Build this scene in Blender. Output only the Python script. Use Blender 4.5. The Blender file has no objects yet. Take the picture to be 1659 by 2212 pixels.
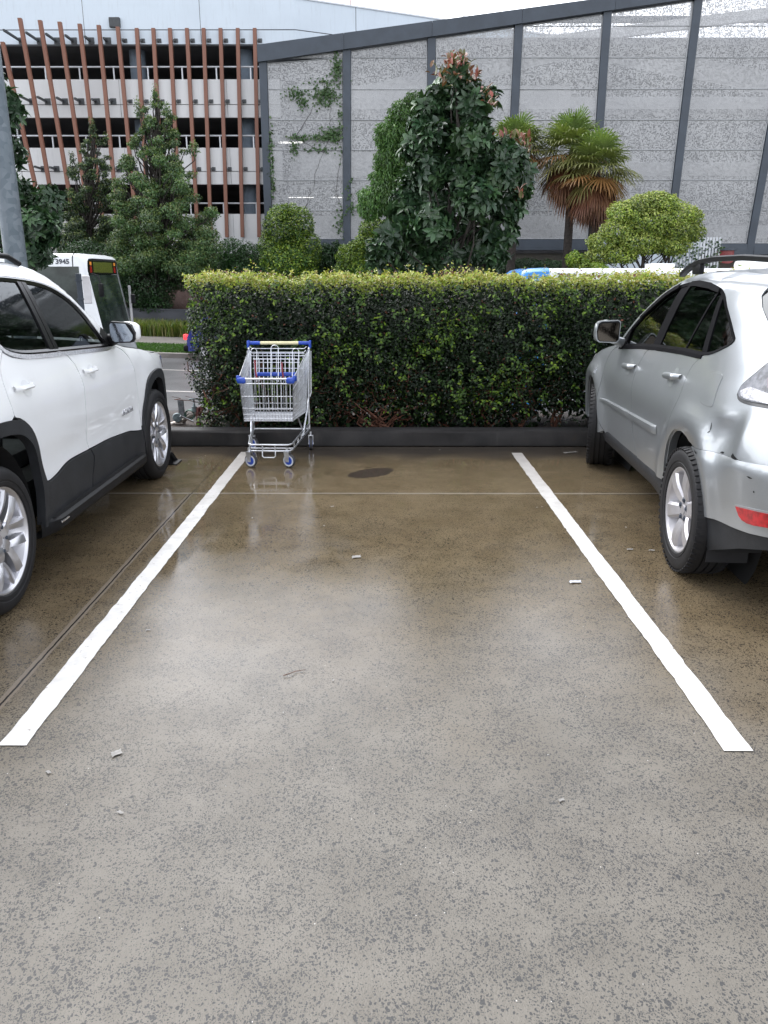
import bpy, bmesh, math, random
import numpy as np
from mathutils import Vector, Matrix
from mathutils.geometry import delaunay_2d_cdt

random.seed(7)
RNG = np.random.default_rng(11)
R = math.radians
SC = bpy.context.scene
COL = SC.collection

# ------------------------------------------------------------------ camera
CAM_H, CAM_P, CAM_YAW, FPX = 1.64, R(16.4), R(0.18), 1726.0
cam_d = bpy.data.cameras.new('camera')
cam = bpy.data.objects.new('camera', cam_d)
COL.objects.link(cam)
cam.location = (0, 0, CAM_H)
cam.rotation_euler = (R(90) - CAM_P, 0, CAM_YAW)
cam_d.sensor_fit = 'VERTICAL'
cam_d.sensor_height = 36.0
cam_d.lens = FPX / 2212.0 * 36.0
cam_d.clip_start = 0.05
cam_d.clip_end = 3000
SC.camera = cam


def ray(px, py):
    x = (px - 829.5) / FPX
    u = (1106.0 - py) / FPX
    d = (x, math.cos(CAM_P) + u * math.sin(CAM_P), -math.sin(CAM_P) + u * math.cos(CAM_P))
    c, s = math.cos(CAM_YAW), math.sin(CAM_YAW)
    return (c * d[0] - s * d[1], s * d[0] + c * d[1], d[2])


def at(px, py, Y):
    """world point seen at photo pixel (1659 px wide frame) at distance Y"""
    d = ray(px, py)
    t = Y / d[1]
    return Vector((d[0] * t, Y, CAM_H + d[2] * t))


def gnd(px, py, z=0.0):
    d = ray(px, py)
    t = (z - CAM_H) / d[2]
    return Vector((d[0] * t, d[1] * t, z))


def mpp(Y, z=1.6):
    """metres per photo pixel at distance Y"""
    return (Y * math.cos(CAM_P) - (z - CAM_H) * math.sin(CAM_P)) / FPX


# ------------------------------------------------------------------ tags
def tag(o, label=None, cat=None, group=None, kind=None):
    if label: o['label'] = label
    if cat: o['category'] = cat
    if group: o['group'] = group
    if kind: o['kind'] = kind
    return o


def empty(name, loc=(0, 0, 0), rz=0.0, parent=None):
    o = bpy.data.objects.new(name, None)
    COL.objects.link(o)
    o.location = loc
    o.rotation_euler = (0, 0, rz)
    o.empty_display_size = .1
    if parent: o.parent = parent
    return o


def thing(name, label, cat, loc=(0, 0, 0), rz=0.0, group=None):
    return tag(empty(name, loc, rz), label, cat, group)


# ------------------------------------------------------------------ mesh helpers
def link(name, me, mat, parent=None):
    o = bpy.data.objects.new(name, me)
    COL.objects.link(o)
    if mat: me.materials.append(mat)
    if parent: o.parent = parent
    return o


def pyd(name, v, f, mat, parent=None, smooth=None):
    me = bpy.data.meshes.new(name)
    me.from_pydata([tuple(map(float, p)) for p in v], [], f)
    me.update()
    if smooth is not None:
        me.shade_smooth()
        if smooth < 179:
            me.set_sharp_from_angle(angle=R(smooth))
    return link(name, me, mat, parent)


class MB:
    def __init__(s):
        s.v, s.f = [], []

    def add(s, v, f):
        n = len(s.v)
        s.v += [tuple(p) for p in v]
        s.f += [tuple(i + n for i in q) for q in f]
        return s

    def box(s, c, d, rot=None):
        h = Vector(d) / 2
        v = [Vector((sx * h.x, sy * h.y, sz * h.z)) for sz in (-1, 1) for sy in (-1, 1) for sx in (-1, 1)]
        if rot is not None: v = [rot @ p for p in v]
        v = [p + Vector(c) for p in v]
        return s.add(v, [(0, 2, 3, 1), (4, 5, 7, 6), (0, 1, 5, 4), (2, 6, 7, 3), (0, 4, 6, 2), (1, 3, 7, 5)])

    def bbox(s, c, d, b=.01, rot=None):
        """box with chamfered edges"""
        bm = bmesh.new()
        bmesh.ops.create_cube(bm, size=1)
        for q in bm.verts: q.co = Vector((q.co.x * d[0], q.co.y * d[1], q.co.z * d[2]))
        bmesh.ops.bevel(bm, geom=bm.edges[:], offset=b, segments=2, affect='EDGES', profile=.5)
        bm.verts.index_update()
        v = [q.co.copy() for q in bm.verts]
        f = [[q.index for q in p.verts] for p in bm.faces]
        bm.free()
        if rot is not None: v = [rot @ p for p in v]
        return s.add([p + Vector(c) for p in v], f)

    def ring(s, c, u, w, r, n):
        return [c + u * (r * math.cos(2 * math.pi * k / n)) + w * (r * math.sin(2 * math.pi * k / n)) for k in range(n)]

    def tube(s, pts, r, n=8, closed=False, cap=True):
        pts = [Vector(p) for p in pts]
        m = len(pts)
        rr = r if isinstance(r, (list, tuple)) else [r] * m
        rings = []
        prev = None
        for i, p in enumerate(pts):
            if closed:
                t = (pts[(i + 1) % m] - pts[i - 1])
            else:
                a = pts[max(i - 1, 0)]; b = pts[min(i + 1, m - 1)]
                t = b - a
            if t.length < 1e-9: t = Vector((0, 0, 1))
            t.normalize()
            if prev is None:
                ref = Vector((0, 0, 1)) if abs(t.z) < .9 else Vector((1, 0, 0))
                u = t.cross(ref).normalized()
            else:
                u = (prev - t * prev.dot(t))
                if u.length < 1e-6: u = t.orthogonal()
                u.normalize()
            prev = u
            w = t.cross(u)
            rings.append(s.ring(p, u, w, rr[i], n))
        v = [p for g in rings for p in g]
        f = []
        k = m if closed else m - 1
        for i in range(k):
            a = i * n; b = ((i + 1) % m) * n
            for j in range(n):
                f.append((a + j, a + (j + 1) % n, b + (j + 1) % n, b + j))
        if cap and not closed:
            f.append(tuple(range(n))[::-1]); f.append(tuple(range((m - 1) * n, m * n)))
        return s.add(v, f)

    def cyl(s, p0, p1, r0, r1=None, n=16):
        return s.tube([p0, p1], [r0, r0 if r1 is None else r1], n)

    def lathe(s, prof, n, org=(0, 0, 0), ax='x', closed=True):
        """prof: (axial, radius)"""
        o = Vector(org)
        v = []
        for a, r in prof:
            for k in range(n):
                t = 2 * math.pi * k / n
                c, q = r * math.cos(t), r * math.sin(t)
                v.append(o + (Vector((a, c, q)) if ax == 'x' else Vector((c, a, q)) if ax == 'y' else Vector((c, q, a))))
        f = []
        m = len(prof)
        for i in range(m if closed else m - 1):
            a = i * n; b = ((i + 1) % m) * n
            for j in range(n):
                f.append((a + j, a + (j + 1) % n, b + (j + 1) % n, b + j))
        return s.add(v, f)

    def prism(s, poly, fn0, fn1):
        """poly of 2D points; fn0 / fn1 map them to two 3D loops"""
        n = len(poly)
        v = [fn0(*p) for p in poly] + [fn1(*p) for p in poly]
        f = [tuple(range(n))[::-1], tuple(range(n, 2 * n))]
        f += [(i, (i + 1) % n, n + (i + 1) % n, n + i) for i in range(n)]
        return s.add(v, f)

    def grid(s, rows):
        """rows of equal length"""
        m = len(rows[0])
        v = [p for r in rows for p in r]
        f = [(i * m + j, i * m + j + 1, (i + 1) * m + j + 1, (i + 1) * m + j) for i in range(len(rows) - 1) for j in range(m - 1)]
        return s.add(v, f)

    def build(s, name, mat, parent=None, smooth=None, fix=True):
        me = bpy.data.meshes.new(name)
        me.from_pydata([tuple(map(float, p)) for p in s.v], [], s.f)
        if fix:
            bm = bmesh.new(); bm.from_mesh(me)
            bmesh.ops.recalc_face_normals(bm, faces=bm.faces[:])
            bm.to_mesh(me); bm.free()
        me.update()
        if smooth is not None:
            me.shade_smooth()
            if smooth < 179: me.set_sharp_from_angle(angle=R(smooth))
        return link(name, me, mat, parent)


def text(name, body, size, mat, parent, loc, rot, depth=.002, bold=0.0, spacing=1.0, xs=1.0, line=1.0):
    c = bpy.data.curves.new(name, 'FONT')
    c.body = body
    c.size = size
    c.extrude = depth
    c.offset = bold
    c.space_character = spacing
    c.resolution_u = 3
    c.space_line = line
    c.materials.append(mat)
    tmp = bpy.data.objects.new(name, c)
    COL.objects.link(tmp)
    bpy.context.view_layer.update()
    me = bpy.data.meshes.new_from_object(tmp.evaluated_get(bpy.context.evaluated_depsgraph_get()))
    bpy.data.objects.remove(tmp)
    o = bpy.data.objects.new(name, me)
    COL.objects.link(o)
    o.parent = parent
    o.location = loc
    o.rotation_euler = rot
    o.scale = (xs, 1, 1)
    return o


# ------------------------------------------------------------------ materials
def nodes(name):
    m = bpy.data.materials.new(name)
    m.use_nodes = True
    nt = m.node_tree
    for n in list(nt.nodes): nt.nodes.remove(n)
    out = nt.nodes.new('ShaderNodeOutputMaterial')
    return m, nt, out


class NT:
    def __init__(s, nt): s.nt = nt

    def n(s, typ, **kw):
        nd = s.nt.nodes.new(typ)
        for k, v in kw.items(): setattr(nd, k, v)
        return nd

    def l(s, a, b): s.nt.links.new(a, b)

    def val(s, inp, v):
        if isinstance(v, bpy.types.NodeSocket): s.l(v, inp)
        elif isinstance(v, (tuple, list)) and len(v) == 3 and inp.type == 'RGBA': inp.default_value = (*v, 1)
        else: inp.default_value = v

    def math(s, op, a, b=0.0, c=None, clamp=False):
        nd = s.n('ShaderNodeMath', operation=op, use_clamp=clamp)
        s.val(nd.inputs[0], a); s.val(nd.inputs[1], b)
        if c is not None: s.val(nd.inputs[2], c)
        return nd.outputs[0]

    def mix(s, f, a, b, typ='MIX'):
        nd = s.n('ShaderNodeMix', data_type='RGBA', blend_type=typ)
        s.val(nd.inputs[0], f); s.val(nd.inputs[6], a); s.val(nd.inputs[7], b)
        return nd.outputs[2]

    def ramp(s, x, lo, hi, a=0.0, b=1.0):
        nd = s.n('ShaderNodeMapRange', interpolation_type='SMOOTHSTEP')
        s.val(nd.inputs[0], x); nd.inputs[1].default_value = lo; nd.inputs[2].default_value = hi
        nd.inputs[3].default_value = a; nd.inputs[4].default_value = b
        return nd.outputs[0]

    def noise(s, vec, scale, detail=3, rough=.5, dist=0.0):
        nd = s.n('ShaderNodeTexNoise')
        if vec is not None: s.l(vec, nd.inputs['Vector'])
        nd.inputs['Scale'].default_value = scale
        nd.inputs['Detail'].default_value = detail
        nd.inputs['Roughness'].default_value = rough
        nd.inputs['Distortion'].default_value = dist
        return nd.outputs[0]

    def voro(s, vec, scale, feature='F1'):
        nd = s.n('ShaderNodeTexVoronoi', feature=feature)
        if vec is not None: s.l(vec, nd.inputs['Vector'])
        nd.inputs['Scale'].default_value = scale
        return nd

    def coord(s): return s.n('ShaderNodeTexCoord').outputs['Object']

    def scale(s, vec, k):
        nd = s.n('ShaderNodeMapping')
        s.l(vec, nd.inputs['Vector'])
        nd.inputs['Scale'].default_value = k
        return nd.outputs[0]

    def bump(s, h, strength, dist=.01):
        nd = s.n('ShaderNodeBump')
        s.val(nd.inputs['Height'], h)
        nd.inputs['Strength'].default_value = strength
        nd.inputs['Distance'].default_value = dist
        return nd.outputs[0]

    def bsdf(s, out, base, rough=.5, metal=0.0, ior=None, spec=None, coat=0.0, coat_rough=.05, normal=None, emit=None, emit_s=0.0):
        b = s.n('ShaderNodeBsdfPrincipled')
        s.val(b.inputs['Base Color'], base)
        s.val(b.inputs['Roughness'], rough)
        s.val(b.inputs['Metallic'], metal)
        if ior: b.inputs['IOR'].default_value = ior
        if spec is not None: s.val(b.inputs['Specular IOR Level'], spec)
        s.val(b.inputs['Coat Weight'], coat)
        b.inputs['Coat Roughness'].default_value = coat_rough
        if normal is not None: s.l(normal, b.inputs['Normal'])
        if emit:
            b.inputs['Emission Color'].default_value = (*emit, 1)
            b.inputs['Emission Strength'].default_value = emit_s
        if out is not None: s.l(b.outputs[0], out.inputs[0])
        return b.outputs[0]


def mat(name, base, rough=.5, metal=0.0, var=.15, scale=8.0, bump=0.0, bscale=60.0, **kw):
    """plain surface with procedural tone variation"""
    m, nt, out = nodes(name)
    g = NT(nt)
    co = g.coord()
    n = g.noise(co, scale, 4, .6)
    c = g.mix(g.ramp(n, .3, .7), tuple(x * (1 - var) for x in base), tuple(min(1, x * (1 + var)) for x in base))
    nm = g.bump(g.noise(co, bscale, 2), bump, .004) if bump else None
    g.bsdf(out, c, rough, metal, normal=nm, **kw)
    return m


def leafmat(name, rough=.35, transl=.22, spec=.5):
    m, nt, out = nodes(name)
    g = NT(nt)
    a = g.n('ShaderNodeAttribute', attribute_name='tint').outputs['Color']
    b = g.bsdf(None, a, rough, spec=spec)
    t = g.n('ShaderNodeBsdfTranslucent')
    tc = g.mix(1.0, a, (1.0, 1.15, .45), 'MULTIPLY')
    g.l(tc, t.inputs[0])
    mx = g.n('ShaderNodeMixShader')
    mx.inputs[0].default_value = transl
    g.l(b, mx.inputs[1]); g.l(t.outputs[0], mx.inputs[2])
    g.l(mx.outputs[0], out.inputs[0])
    return m


M = {}
M['rubber'] = mat('rubber', (.0095, .0095, .011), .62, var=.25, bump=.15, bscale=140, spec=.35)
M['black_plastic'] = mat('black_plastic', (.0065, .0068, .008), .5, var=.15, bump=.1, bscale=300, spec=.2)
M['pillar_black'] = mat('pillar_black', (.006, .006, .007), .7, var=.2, spec=.03)
M['trim_grey'] = mat('trim_grey', (.022, .0235, .0265), .5, var=.18, bump=.25, bscale=420, spec=.3)
M['black_gloss'] = mat('black_gloss', (.006, .006, .007), .25, var=.1, spec=.3)
M['underbody'] = mat('underbody', (.008, .008, .009), .9, var=.1)
M['alloy'] = mat('alloy', (.62, .62, .65), .28, .85, var=.05)
M['alloy_dull'] = mat('alloy_dull', (.55, .54, .56), .42, .75, var=.08)
M['chrome'] = mat('chrome', (.8, .8, .82), .12, 1.0, var=.03)
M['zinc'] = mat('zinc', (.66, .68, .72), .3, .9, var=.12, scale=40)
M['galv'] = None
M['blue_plastic'] = mat('blue_plastic', (.02, .07, .42), .35, var=.1)
M['cream_plastic'] = mat('cream_plastic', (.74, .68, .42), .4, var=.05)
M['red_lens'] = mat('red_lens', (.34, .008, .012), .2, var=.4, scale=30, coat=.3)
M['clear_lens'] = mat('clear_lens', (.40, .41, .43), .14, .5, var=.3, scale=24, coat=.5)
M['white_gloss'] = mat('white_gloss', (.78, .8, .82), .25, var=.03, coat=.3)
M['dark_steel'] = mat('dark_steel', (.045, .058, .078), .5, var=.12, scale=1.5)
M['letter_dark'] = mat('letter_dark', (.05, .055, .07), .5, var=.05)
M['bark'] = mat('bark', (.030, .025, .021), .85, var=.4, scale=14, bump=.6, bscale=40)
M['palm_bark'] = mat('palm_bark', (.035, .028, .025), .9, var=.4, scale=10, bump=.6, bscale=30)
M['twig'] = mat('twig', (.12, .05, .03), .8, var=.4, scale=20)
M['seat_cloth'] = mat('seat_cloth', (.06, .065, .07), .8, var=.2)


def glass_mat(name, tint, drops=.12):
    m, nt, out = nodes(name)
    g = NT(nt)
    co = g.coord()
    v = g.voro(co, 70)
    h = g.ramp(v.outputs['Distance'], .0, .28, 1, 0)
    nm = g.bump(h, drops, .003)
    gl = g.n('ShaderNodeBsdfGlossy'); gl.inputs['Roughness'].default_value = .04
    gl.inputs['Color'].default_value = (.9, .93, .95, 1)
    g.l(nm, gl.inputs['Normal'])
    tr = g.n('ShaderNodeBsdfTransparent'); tr.inputs[0].default_value = (*tint, 1)
    fr = g.n('ShaderNodeFresnel'); fr.inputs[0].default_value = 1.5
    g.l(nm, fr.inputs['Normal'])
    mx = g.n('ShaderNodeMixShader')
    g.l(fr.outputs[0], mx.inputs[0]); g.l(tr.outputs[0], mx.inputs[1]); g.l(gl.outputs[0], mx.inputs[2])
    g.l(mx.outputs[0], out.inputs[0])
    return m


M['tint_glass'] = glass_mat('tint_glass', (.2, .23, .22))
M['dark_glass'] = glass_mat('dark_glass', (.07, .075, .085))
M['bus_glass'] = glass_mat('bus_glass', (.16, .2, .19), .0)


def paint_mat(name, base, rough, metal, coat, dirt=.05):
    m, nt, out = nodes(name)
    g = NT(nt)
    co = g.coord()
    n = g.noise(co, 2.2, 4, .6)
    c = g.mix(g.ramp(n, .35, .75), base, tuple(x * (1 - dirt) for x in base))
    fl = g.noise(co, 900, 1)
    c = g.mix(g.math('MULTIPLY', g.ramp(fl, .45, .75), .10 if metal else 0.0), c, (1, 1, 1))
    # water beads
    v = g.voro(co, 55)
    h = g.ramp(v.outputs['Distance'], 0, .2, 1, 0)
    sel = g.ramp(v.outputs['Color'], .55, .6)
    nm = g.bump(g.math('MULTIPLY', h, sel), .12, .002)
    g.bsdf(out, c, rough, metal, coat=coat, coat_rough=.04, normal=nm)
    return m


M['white_paint'] = paint_mat('white_paint', (.80, .815, .83), .35, 0, .7)
M['silver_paint'] = paint_mat('silver_paint', (.335, .355, .372), .30, .62, .6, .08)
# ------------------------------------------------------------------ world, sun
SUN_EL, SUN_AZ = R(50), R(-38)
w = bpy.data.worlds.new('World')
SC.world = w
w.use_nodes = True
wn = w.node_tree
for n in list(wn.nodes): wn.nodes.remove(n)
g = NT(wn)
sky = g.n('ShaderNodeTexSky', sky_type='NISHITA')
sky.sun_disc = False
sky.sun_elevation = SUN_EL
sky.sun_rotation = SUN_AZ
sky.air_density = 1.0
sky.dust_density = 1.0
sky.ozone_density = 1.0
hs = g.n('ShaderNodeHueSaturation')
hs.inputs['Saturation'].default_value = .12
g.l(sky.outputs[0], hs.inputs['Color'])
cl = g.mix(1.0, hs.outputs[0], (.975, .99, 1.03), 'MULTIPLY')
bg = g.n('ShaderNodeBackground')
bg.inputs[1].default_value = .15
g.l(cl, bg.inputs[0])
wo = g.n('ShaderNodeOutputWorld')
g.l(bg.outputs[0], wo.inputs[0])
sl = bpy.data.lights.new('sun', 'SUN')
sl.energy = .7
sl.angle = R(60)
sl.color = (1, .97, .93)
so = bpy.data.objects.new('sun', sl)
COL.objects.link(so)
d = Vector((math.sin(SUN_AZ) * math.cos(SUN_EL), math.cos(SUN_AZ) * math.cos(SUN_EL), math.sin(SUN_EL)))
so.rotation_euler = d.to_track_quat('Z', 'Y').to_euler()
vs = SC.view_settings
vs.view_transform = 'Standard'
vs.look = 'None'
vs.gamma = 1
vs.exposure = 1.75
vs.use_curve_mapping = False
SC.cycles.max_bounces = 8
SC.cycles.transparent_max_bounces = 16
SC.cycles.use_denoising = True
SC.cycles.sample_clamp_indirect = 8

# ------------------------------------------------------------------ car park slab
KERB_Y = 7.95
JX, JY = -1.545, 6.08


def concrete_ground():
    m, nt, out = nodes('wet_aggregate_concrete')
    g = NT(nt)
    co = g.coord()
    sx = g.n('ShaderNodeSeparateXYZ'); g.l(co, sx.inputs[0])
    X, Y = sx.outputs[0], sx.outputs[1]
    # warped coordinates for uneven stones
    nz = g.n('ShaderNodeTexNoise'); g.l(co, nz.inputs['Vector']); nz.inputs['Scale'].default_value = 60; nz.inputs['Detail'].default_value = 2
    wv = g.n('ShaderNodeVectorMath', operation='MULTIPLY_ADD')
    g.l(nz.outputs['Color'], wv.inputs[0]); wv.inputs[1].default_value = (.016, .016, .016); g.l(co, wv.inputs[2])
    P = wv.outputs[0]
    stones = None
    big = g.noise(co, 1.1, 4, .6)
    patch = g.noise(co, 5.5, 3, .6)
    sizes = ((148, .60, .5), (94, .20, .46), (270, .72, .5))
    cover = g.ramp(patch, .3, .68, .35, 1.15)
    for sc, pr, rad in sizes:
        v = g.voro(g.scale(P, (1, .8, 1)), sc)
        cs = g.n('ShaderNodeSeparateColor'); g.l(v.outputs['Color'], cs.inputs[0])
        sel = g.math('LESS_THAN', cs.outputs[0], g.math('MULTIPLY', cover, pr))
        r = g.math('MULTIPLY', cs.outputs[1], rad)
        edge = g.math('LESS_THAN', v.outputs['Distance'], g.math('ADD', r, .1))
        s_ = g.math('MULTIPLY', sel, edge)
        stones = s_ if stones is None else g.math('MAXIMUM', stones, s_)
    far = g.ramp(g.math('ADD', Y, g.math('MULTIPLY', g.math('SUBTRACT', big, .5), 2.2)), 5.0, 6.3, 1, .15)
    stones = g.math('MULTIPLY', stones, far)
    # where the slab is soaked or shaded by the cars (brown), or only damp (pale grey)
    soak_shade = g.math('ADD', Y, g.math('MULTIPLY', g.math('SUBTRACT', big, .5), 2.4))
    ax = g.math('ABSOLUTE', g.math('ADD', X, .05))
    side = g.ramp(ax, 1.0, 2.2, 0, 1.3)  # browner towards both cars: the shade beside them put into the colour
    soak_shade = g.ramp(g.math('ADD', soak_shade, side), 1.9, 4.9)
    slick = g.ramp(g.math('ADD', Y, g.math('MULTIPLY', g.math('SUBTRACT', big, .5), 1.2)), 2.0, 3.3)
    dry = g.mix(g.ramp(g.noise(co, 3.0, 5, .65), .3, .7), (.135, .122, .102), (.178, .163, .139))
    wet = g.mix(g.ramp(g.noise(co, 2.3, 6, .7), .25, .75), (.118, .088, .050), (.178, .138, .086))
    base = g.mix(soak_shade, dry, wet)
    fine = g.noise(co, 420, 2)
    base = g.mix(g.math('MULTIPLY', g.ramp(fine, .3, .7), .22), base, (.07, .062, .05))
    sc_ = g.mix(soak_shade, (.033, .035, .038), (.018, .015, .012))
    base = g.mix(g.math('MULTIPLY', stones, .84), base, sc_)
    # sparse white grit
    vg = g.voro(co, 26)
    cs = g.n('ShaderNodeSeparateColor'); g.l(vg.outputs['Color'], cs.inputs[0])
    grit = g.math('MULTIPLY', g.math('LESS_THAN', vg.outputs['Distance'], .05), g.math('LESS_THAN', cs.outputs[0], .16))
    base = g.mix(grit, base, (.5, .48, .45))
    # oily mark near the kerb
    dx = g.math('DIVIDE', g.math('SUBTRACT', X, -.135), .2)
    dy = g.math('DIVIDE', g.math('SUBTRACT', g.math('SUBTRACT', Y, 6.78), g.math('MULTIPLY', g.math('ADD', X, .13), .45)), .165)
    rr = g.math('ADD', g.math('ADD', g.math('MULTIPLY', dx, dx), g.math('MULTIPLY', dy, dy)), g.math('MULTIPLY', g.math('SUBTRACT', g.noise(co, 9, 4), .5), .9))
    mark = g.ramp(rr, .88, 1.06, 1, 0)
    base = g.mix(g.math('MULTIPLY', mark, .8), base, (.03, .025, .025))
    # darker band along the kerb foot and blotches
    far_tone = g.ramp(g.math('ADD', Y, g.math('MULTIPLY', g.math('SUBTRACT', g.noise(co, 2.2, 4), .5), .7)), 7.15, 7.65)
    base = g.mix(g.math('MULTIPLY', far_tone, .82), base, (.032, .028, .026))
    bl = g.ramp(g.noise(co, 4.5, 5, .7), .6, .72)
    base = g.mix(g.math('MULTIPLY', g.math('MULTIPLY', bl, soak_shade), .6), base, (.05, .036, .022))
    # joints cut in the slab
    wob = g.math('MULTIPLY', g.math('SUBTRACT', g.noise(co, 14, 3), .5), .010)

    def joint(v, pos, half): return g.math('LESS_THAN', g.math('ABSOLUTE', g.math('SUBTRACT', g.math('ADD', v, wob), pos)), half)

    before = g.math('LESS_THAN', Y, JY)
    jl_p = g.math('MULTIPLY', joint(X, JX, .021), before)
    jl_d = g.math('MULTIPLY', joint(X, JX + .003, .0048), before)
    jl2 = g.math('MULTIPLY', joint(X, JX + .01, .004), g.math('SUBTRACT', 1, before))
    jt_p = joint(Y, JY + .012, .016)
    jt_d = g.math('MULTIPLY', joint(Y, JY - .006, .006), g.ramp(g.noise(co, 3.1, 2), .45, .55))
    base = g.mix(g.math('MULTIPLY', jl_p, .8), base, (.185, .155, .125))
    base = g.mix(g.math('MULTIPLY', jt_p, .85), base, (.27, .245, .21))
    base = g.mix(g.math('MAXIMUM', g.math('MAXIMUM', jl_d, jt_d), g.math('MULTIPLY', jl2, .8)), base, (.02, .017, .014))
    # film of water: smooth over the soaked part, rougher where only damp
    pud = g.ramp(g.math('ADD', g.noise(co, 1.6, 4, .6), g.math('MULTIPLY', g.math('SUBTRACT', patch, .5), .2)), .40, .60)
    strip = g.math('MULTIPLY', g.ramp(g.math('ABSOLUTE', g.math('SUBTRACT', X, -1.36)), .14, .26, 1, 0), g.ramp(Y, 3.6, 4.6))
    film = g.math('MAXIMUM', strip, g.math('MULTIPLY', g.ramp(Y, 3.2, 5.2), pud))
    rough = g.mix(film, g.mix(slick, (.30,) * 3, (.075,) * 3), (.045,) * 3)
    rough = g.math('ADD', g.n('ShaderNodeRGBToBW').outputs[0], 0) if False else rough
    bh = g.math('ADD', g.math('MULTIPLY', g.noise(co, 150, 3, .6), 1.0), g.math('MULTIPLY', stones, -.25))
    bstr = g.math('MULTIPLY', g.math('SUBTRACT', 1.0, g.math('MULTIPLY', film, .93)), g.math('SUBTRACT', .42, g.math('MULTIPLY', slick, .30)))
    b = g.n('ShaderNodeBump'); b.inputs['Distance'].default_value = .006
    g.l(bh, b.inputs['Height']); g.l(bstr, b.inputs['Strength'])
    bw = g.n('ShaderNodeRGBToBW'); g.l(rough, bw.inputs[0])
    g.bsdf(out, base, bw.outputs[0], ior=1.37, normal=b.outputs[0])
    return m


M['slab'] = concrete_ground()
s = pyd('car_park_ground', [(-60, -40, 0), (60, -40, 0), (60, KERB_Y, 0), (-60, KERB_Y, 0)], [(0, 1, 2, 3)], M['slab'])
tag(s, 'wet exposed aggregate concrete car park floor', kind='structure')


def worn_paint(name, hi, lo, wear):
    m, nt, out = nodes(name)
    g = NT(nt)
    co = g.coord()
    sx = g.n('ShaderNodeSeparateXYZ'); g.l(co, sx.inputs[0])
    c = g.mix(g.ramp(g.noise(co, 9, 4, .6), .3, .75), hi, lo)
    chip = g.ramp(g.noise(co, 30, 5, .75), .63, .66)
    c = g.mix(g.math('MULTIPLY', chip, wear), c, (.12, .09, .06))
    far_tone = g.ramp(sx.outputs[1], 5.0, 7.4, 0, .5)  # dirtier, greyer paint towards the far end
    c = g.mix(far_tone, c, (.34, .30, .265))
    nm = g.bump(g.noise(co, 160, 2), .25, .003)
    g.bsdf(out, c, .38, normal=nm)
    return m


M['line'] = worn_paint('line_paint', (.70, .69, .68), (.52, .51, .49), .85)


def parking_line(p0, p1, wd, seed, label):
    rnd = random.Random(seed)
    a, b = gnd(*p0), gnd(*p1)
    n = 150
    t = (b - a).normalized()
    q = Vector((t.y, -t.x, 0))
    rows = []
    jl = jr = 0
    for i in range(n + 1):
        k = i / n
        jl = jl * .6 + rnd.gauss(0, .0016); jr = jr * .6 + rnd.gauss(0, .0016)
        p = a.lerp(b, k)
        rows.append([p - q * (wd / 2 + jl), p - q * .01, p + q * .01, p + q * (wd / 2 + jr)])
    mb = MB().grid([[Vector((v.x, v.y, .004)) for v in r] for r in rows])
    o = mb.build('parking_line', M['line'])
    tag(o, label, kind='structure')
    return o


parking_line((26.5, 1612), (532, 977), .100, 1, 'white painted bay line running to the trolley')
parking_line((1597, 1624), (1116, 979), .103, 2, 'white painted bay line beside the silver car')

# kerb
m, nt, out = nodes('kerb_concrete')
g = NT(nt)
co = g.coord()
c = g.mix(g.ramp(g.noise(co, 3, 5, .65), .3, .7), (.017, .016, .016), (.036, .033, .032))
st = g.scale(co, (1, 1, .08))
c = g.mix(g.math('MULTIPLY', g.ramp(g.noise(st, 7, 4, .7), .55, .8), .4), c, (.075, .07, .065))
c = g.mix(g.math('MULTIPLY', g.ramp(g.noise(co, 6, 4, .7), .6, .75), .6), c, (.05, .034, .02))
sz = g.n('ShaderNodeSeparateXYZ'); g.l(co, sz.inputs[0])
c = g.mix(g.ramp(sz.outputs[2], .148, .153, 0, .6), c, (.05, .049, .05))  # top face coloured paler, as if lit from above
g.bsdf(out, c, .6, spec=.25, normal=g.bump(g.noise(co, 90, 3), .35, .005))
M['kerb'] = m
mb = MB()
rows = []
for i in range(241):
    x = -30 + i * .25
    j = .004 * math.sin(x * 5.1) + .003 * math.sin(x * 13)
    rows.append([(x, KERB_Y + .004 * math.sin(x * 3), 0), (x, KERB_Y + .012, .13 + j), (x, KERB_Y + .03, .148 + j), (x, KERB_Y + .06, .155 + j), (x, KERB_Y + .19, .155), (x, KERB_Y + .2, .04)])
mb.grid(rows)
tag(mb.build('kerb', M['kerb'], smooth=40), 'dark wet concrete kerb at the head of the bays', kind='structure')


# ------------------------------------------------------------------ terrain beyond
def sstep(a, b, x):
    t = min(1, max(0, (x - a) / (b - a)))
    return t * t * (3 - 2 * t)


PROF = [(7.9, .0), (8.14, .0), (8.16, .10), (9.8, .06), (13.6, -.9), (24.4, -.9), (24.6, -.78), (33.0, -.75), (33.3, -.05), (40, 2.7), (46, 2.9), (900, 2.9)]


def tz(x, y):
    z = float(np.interp(y, [p[0] for p in PROF], [p[1] for p in PROF]))
    return z - .03 * max(-22, min(22, x)) * sstep(9.8, 13.6, y) * (1 - sstep(31, 38, y))


def strip(name, y0, y1, x0, x1, dz, mt, label, nx=60, ny=6, kind='structure'):
    ys = sorted(set([y0 + (y1 - y0) * i / ny for i in range(ny + 1)] + [p[0] for p in PROF if y0 < p[0] < y1]))
    rows = [[(x0 + (x1 - x0) * j / nx, y, tz(x0 + (x1 - x0) * j / nx, y) + dz) for j in range(nx + 1)] for y in ys]
    o = MB().grid(rows).build(name, mt, smooth=35)
    return tag(o, label, kind=kind)


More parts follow.
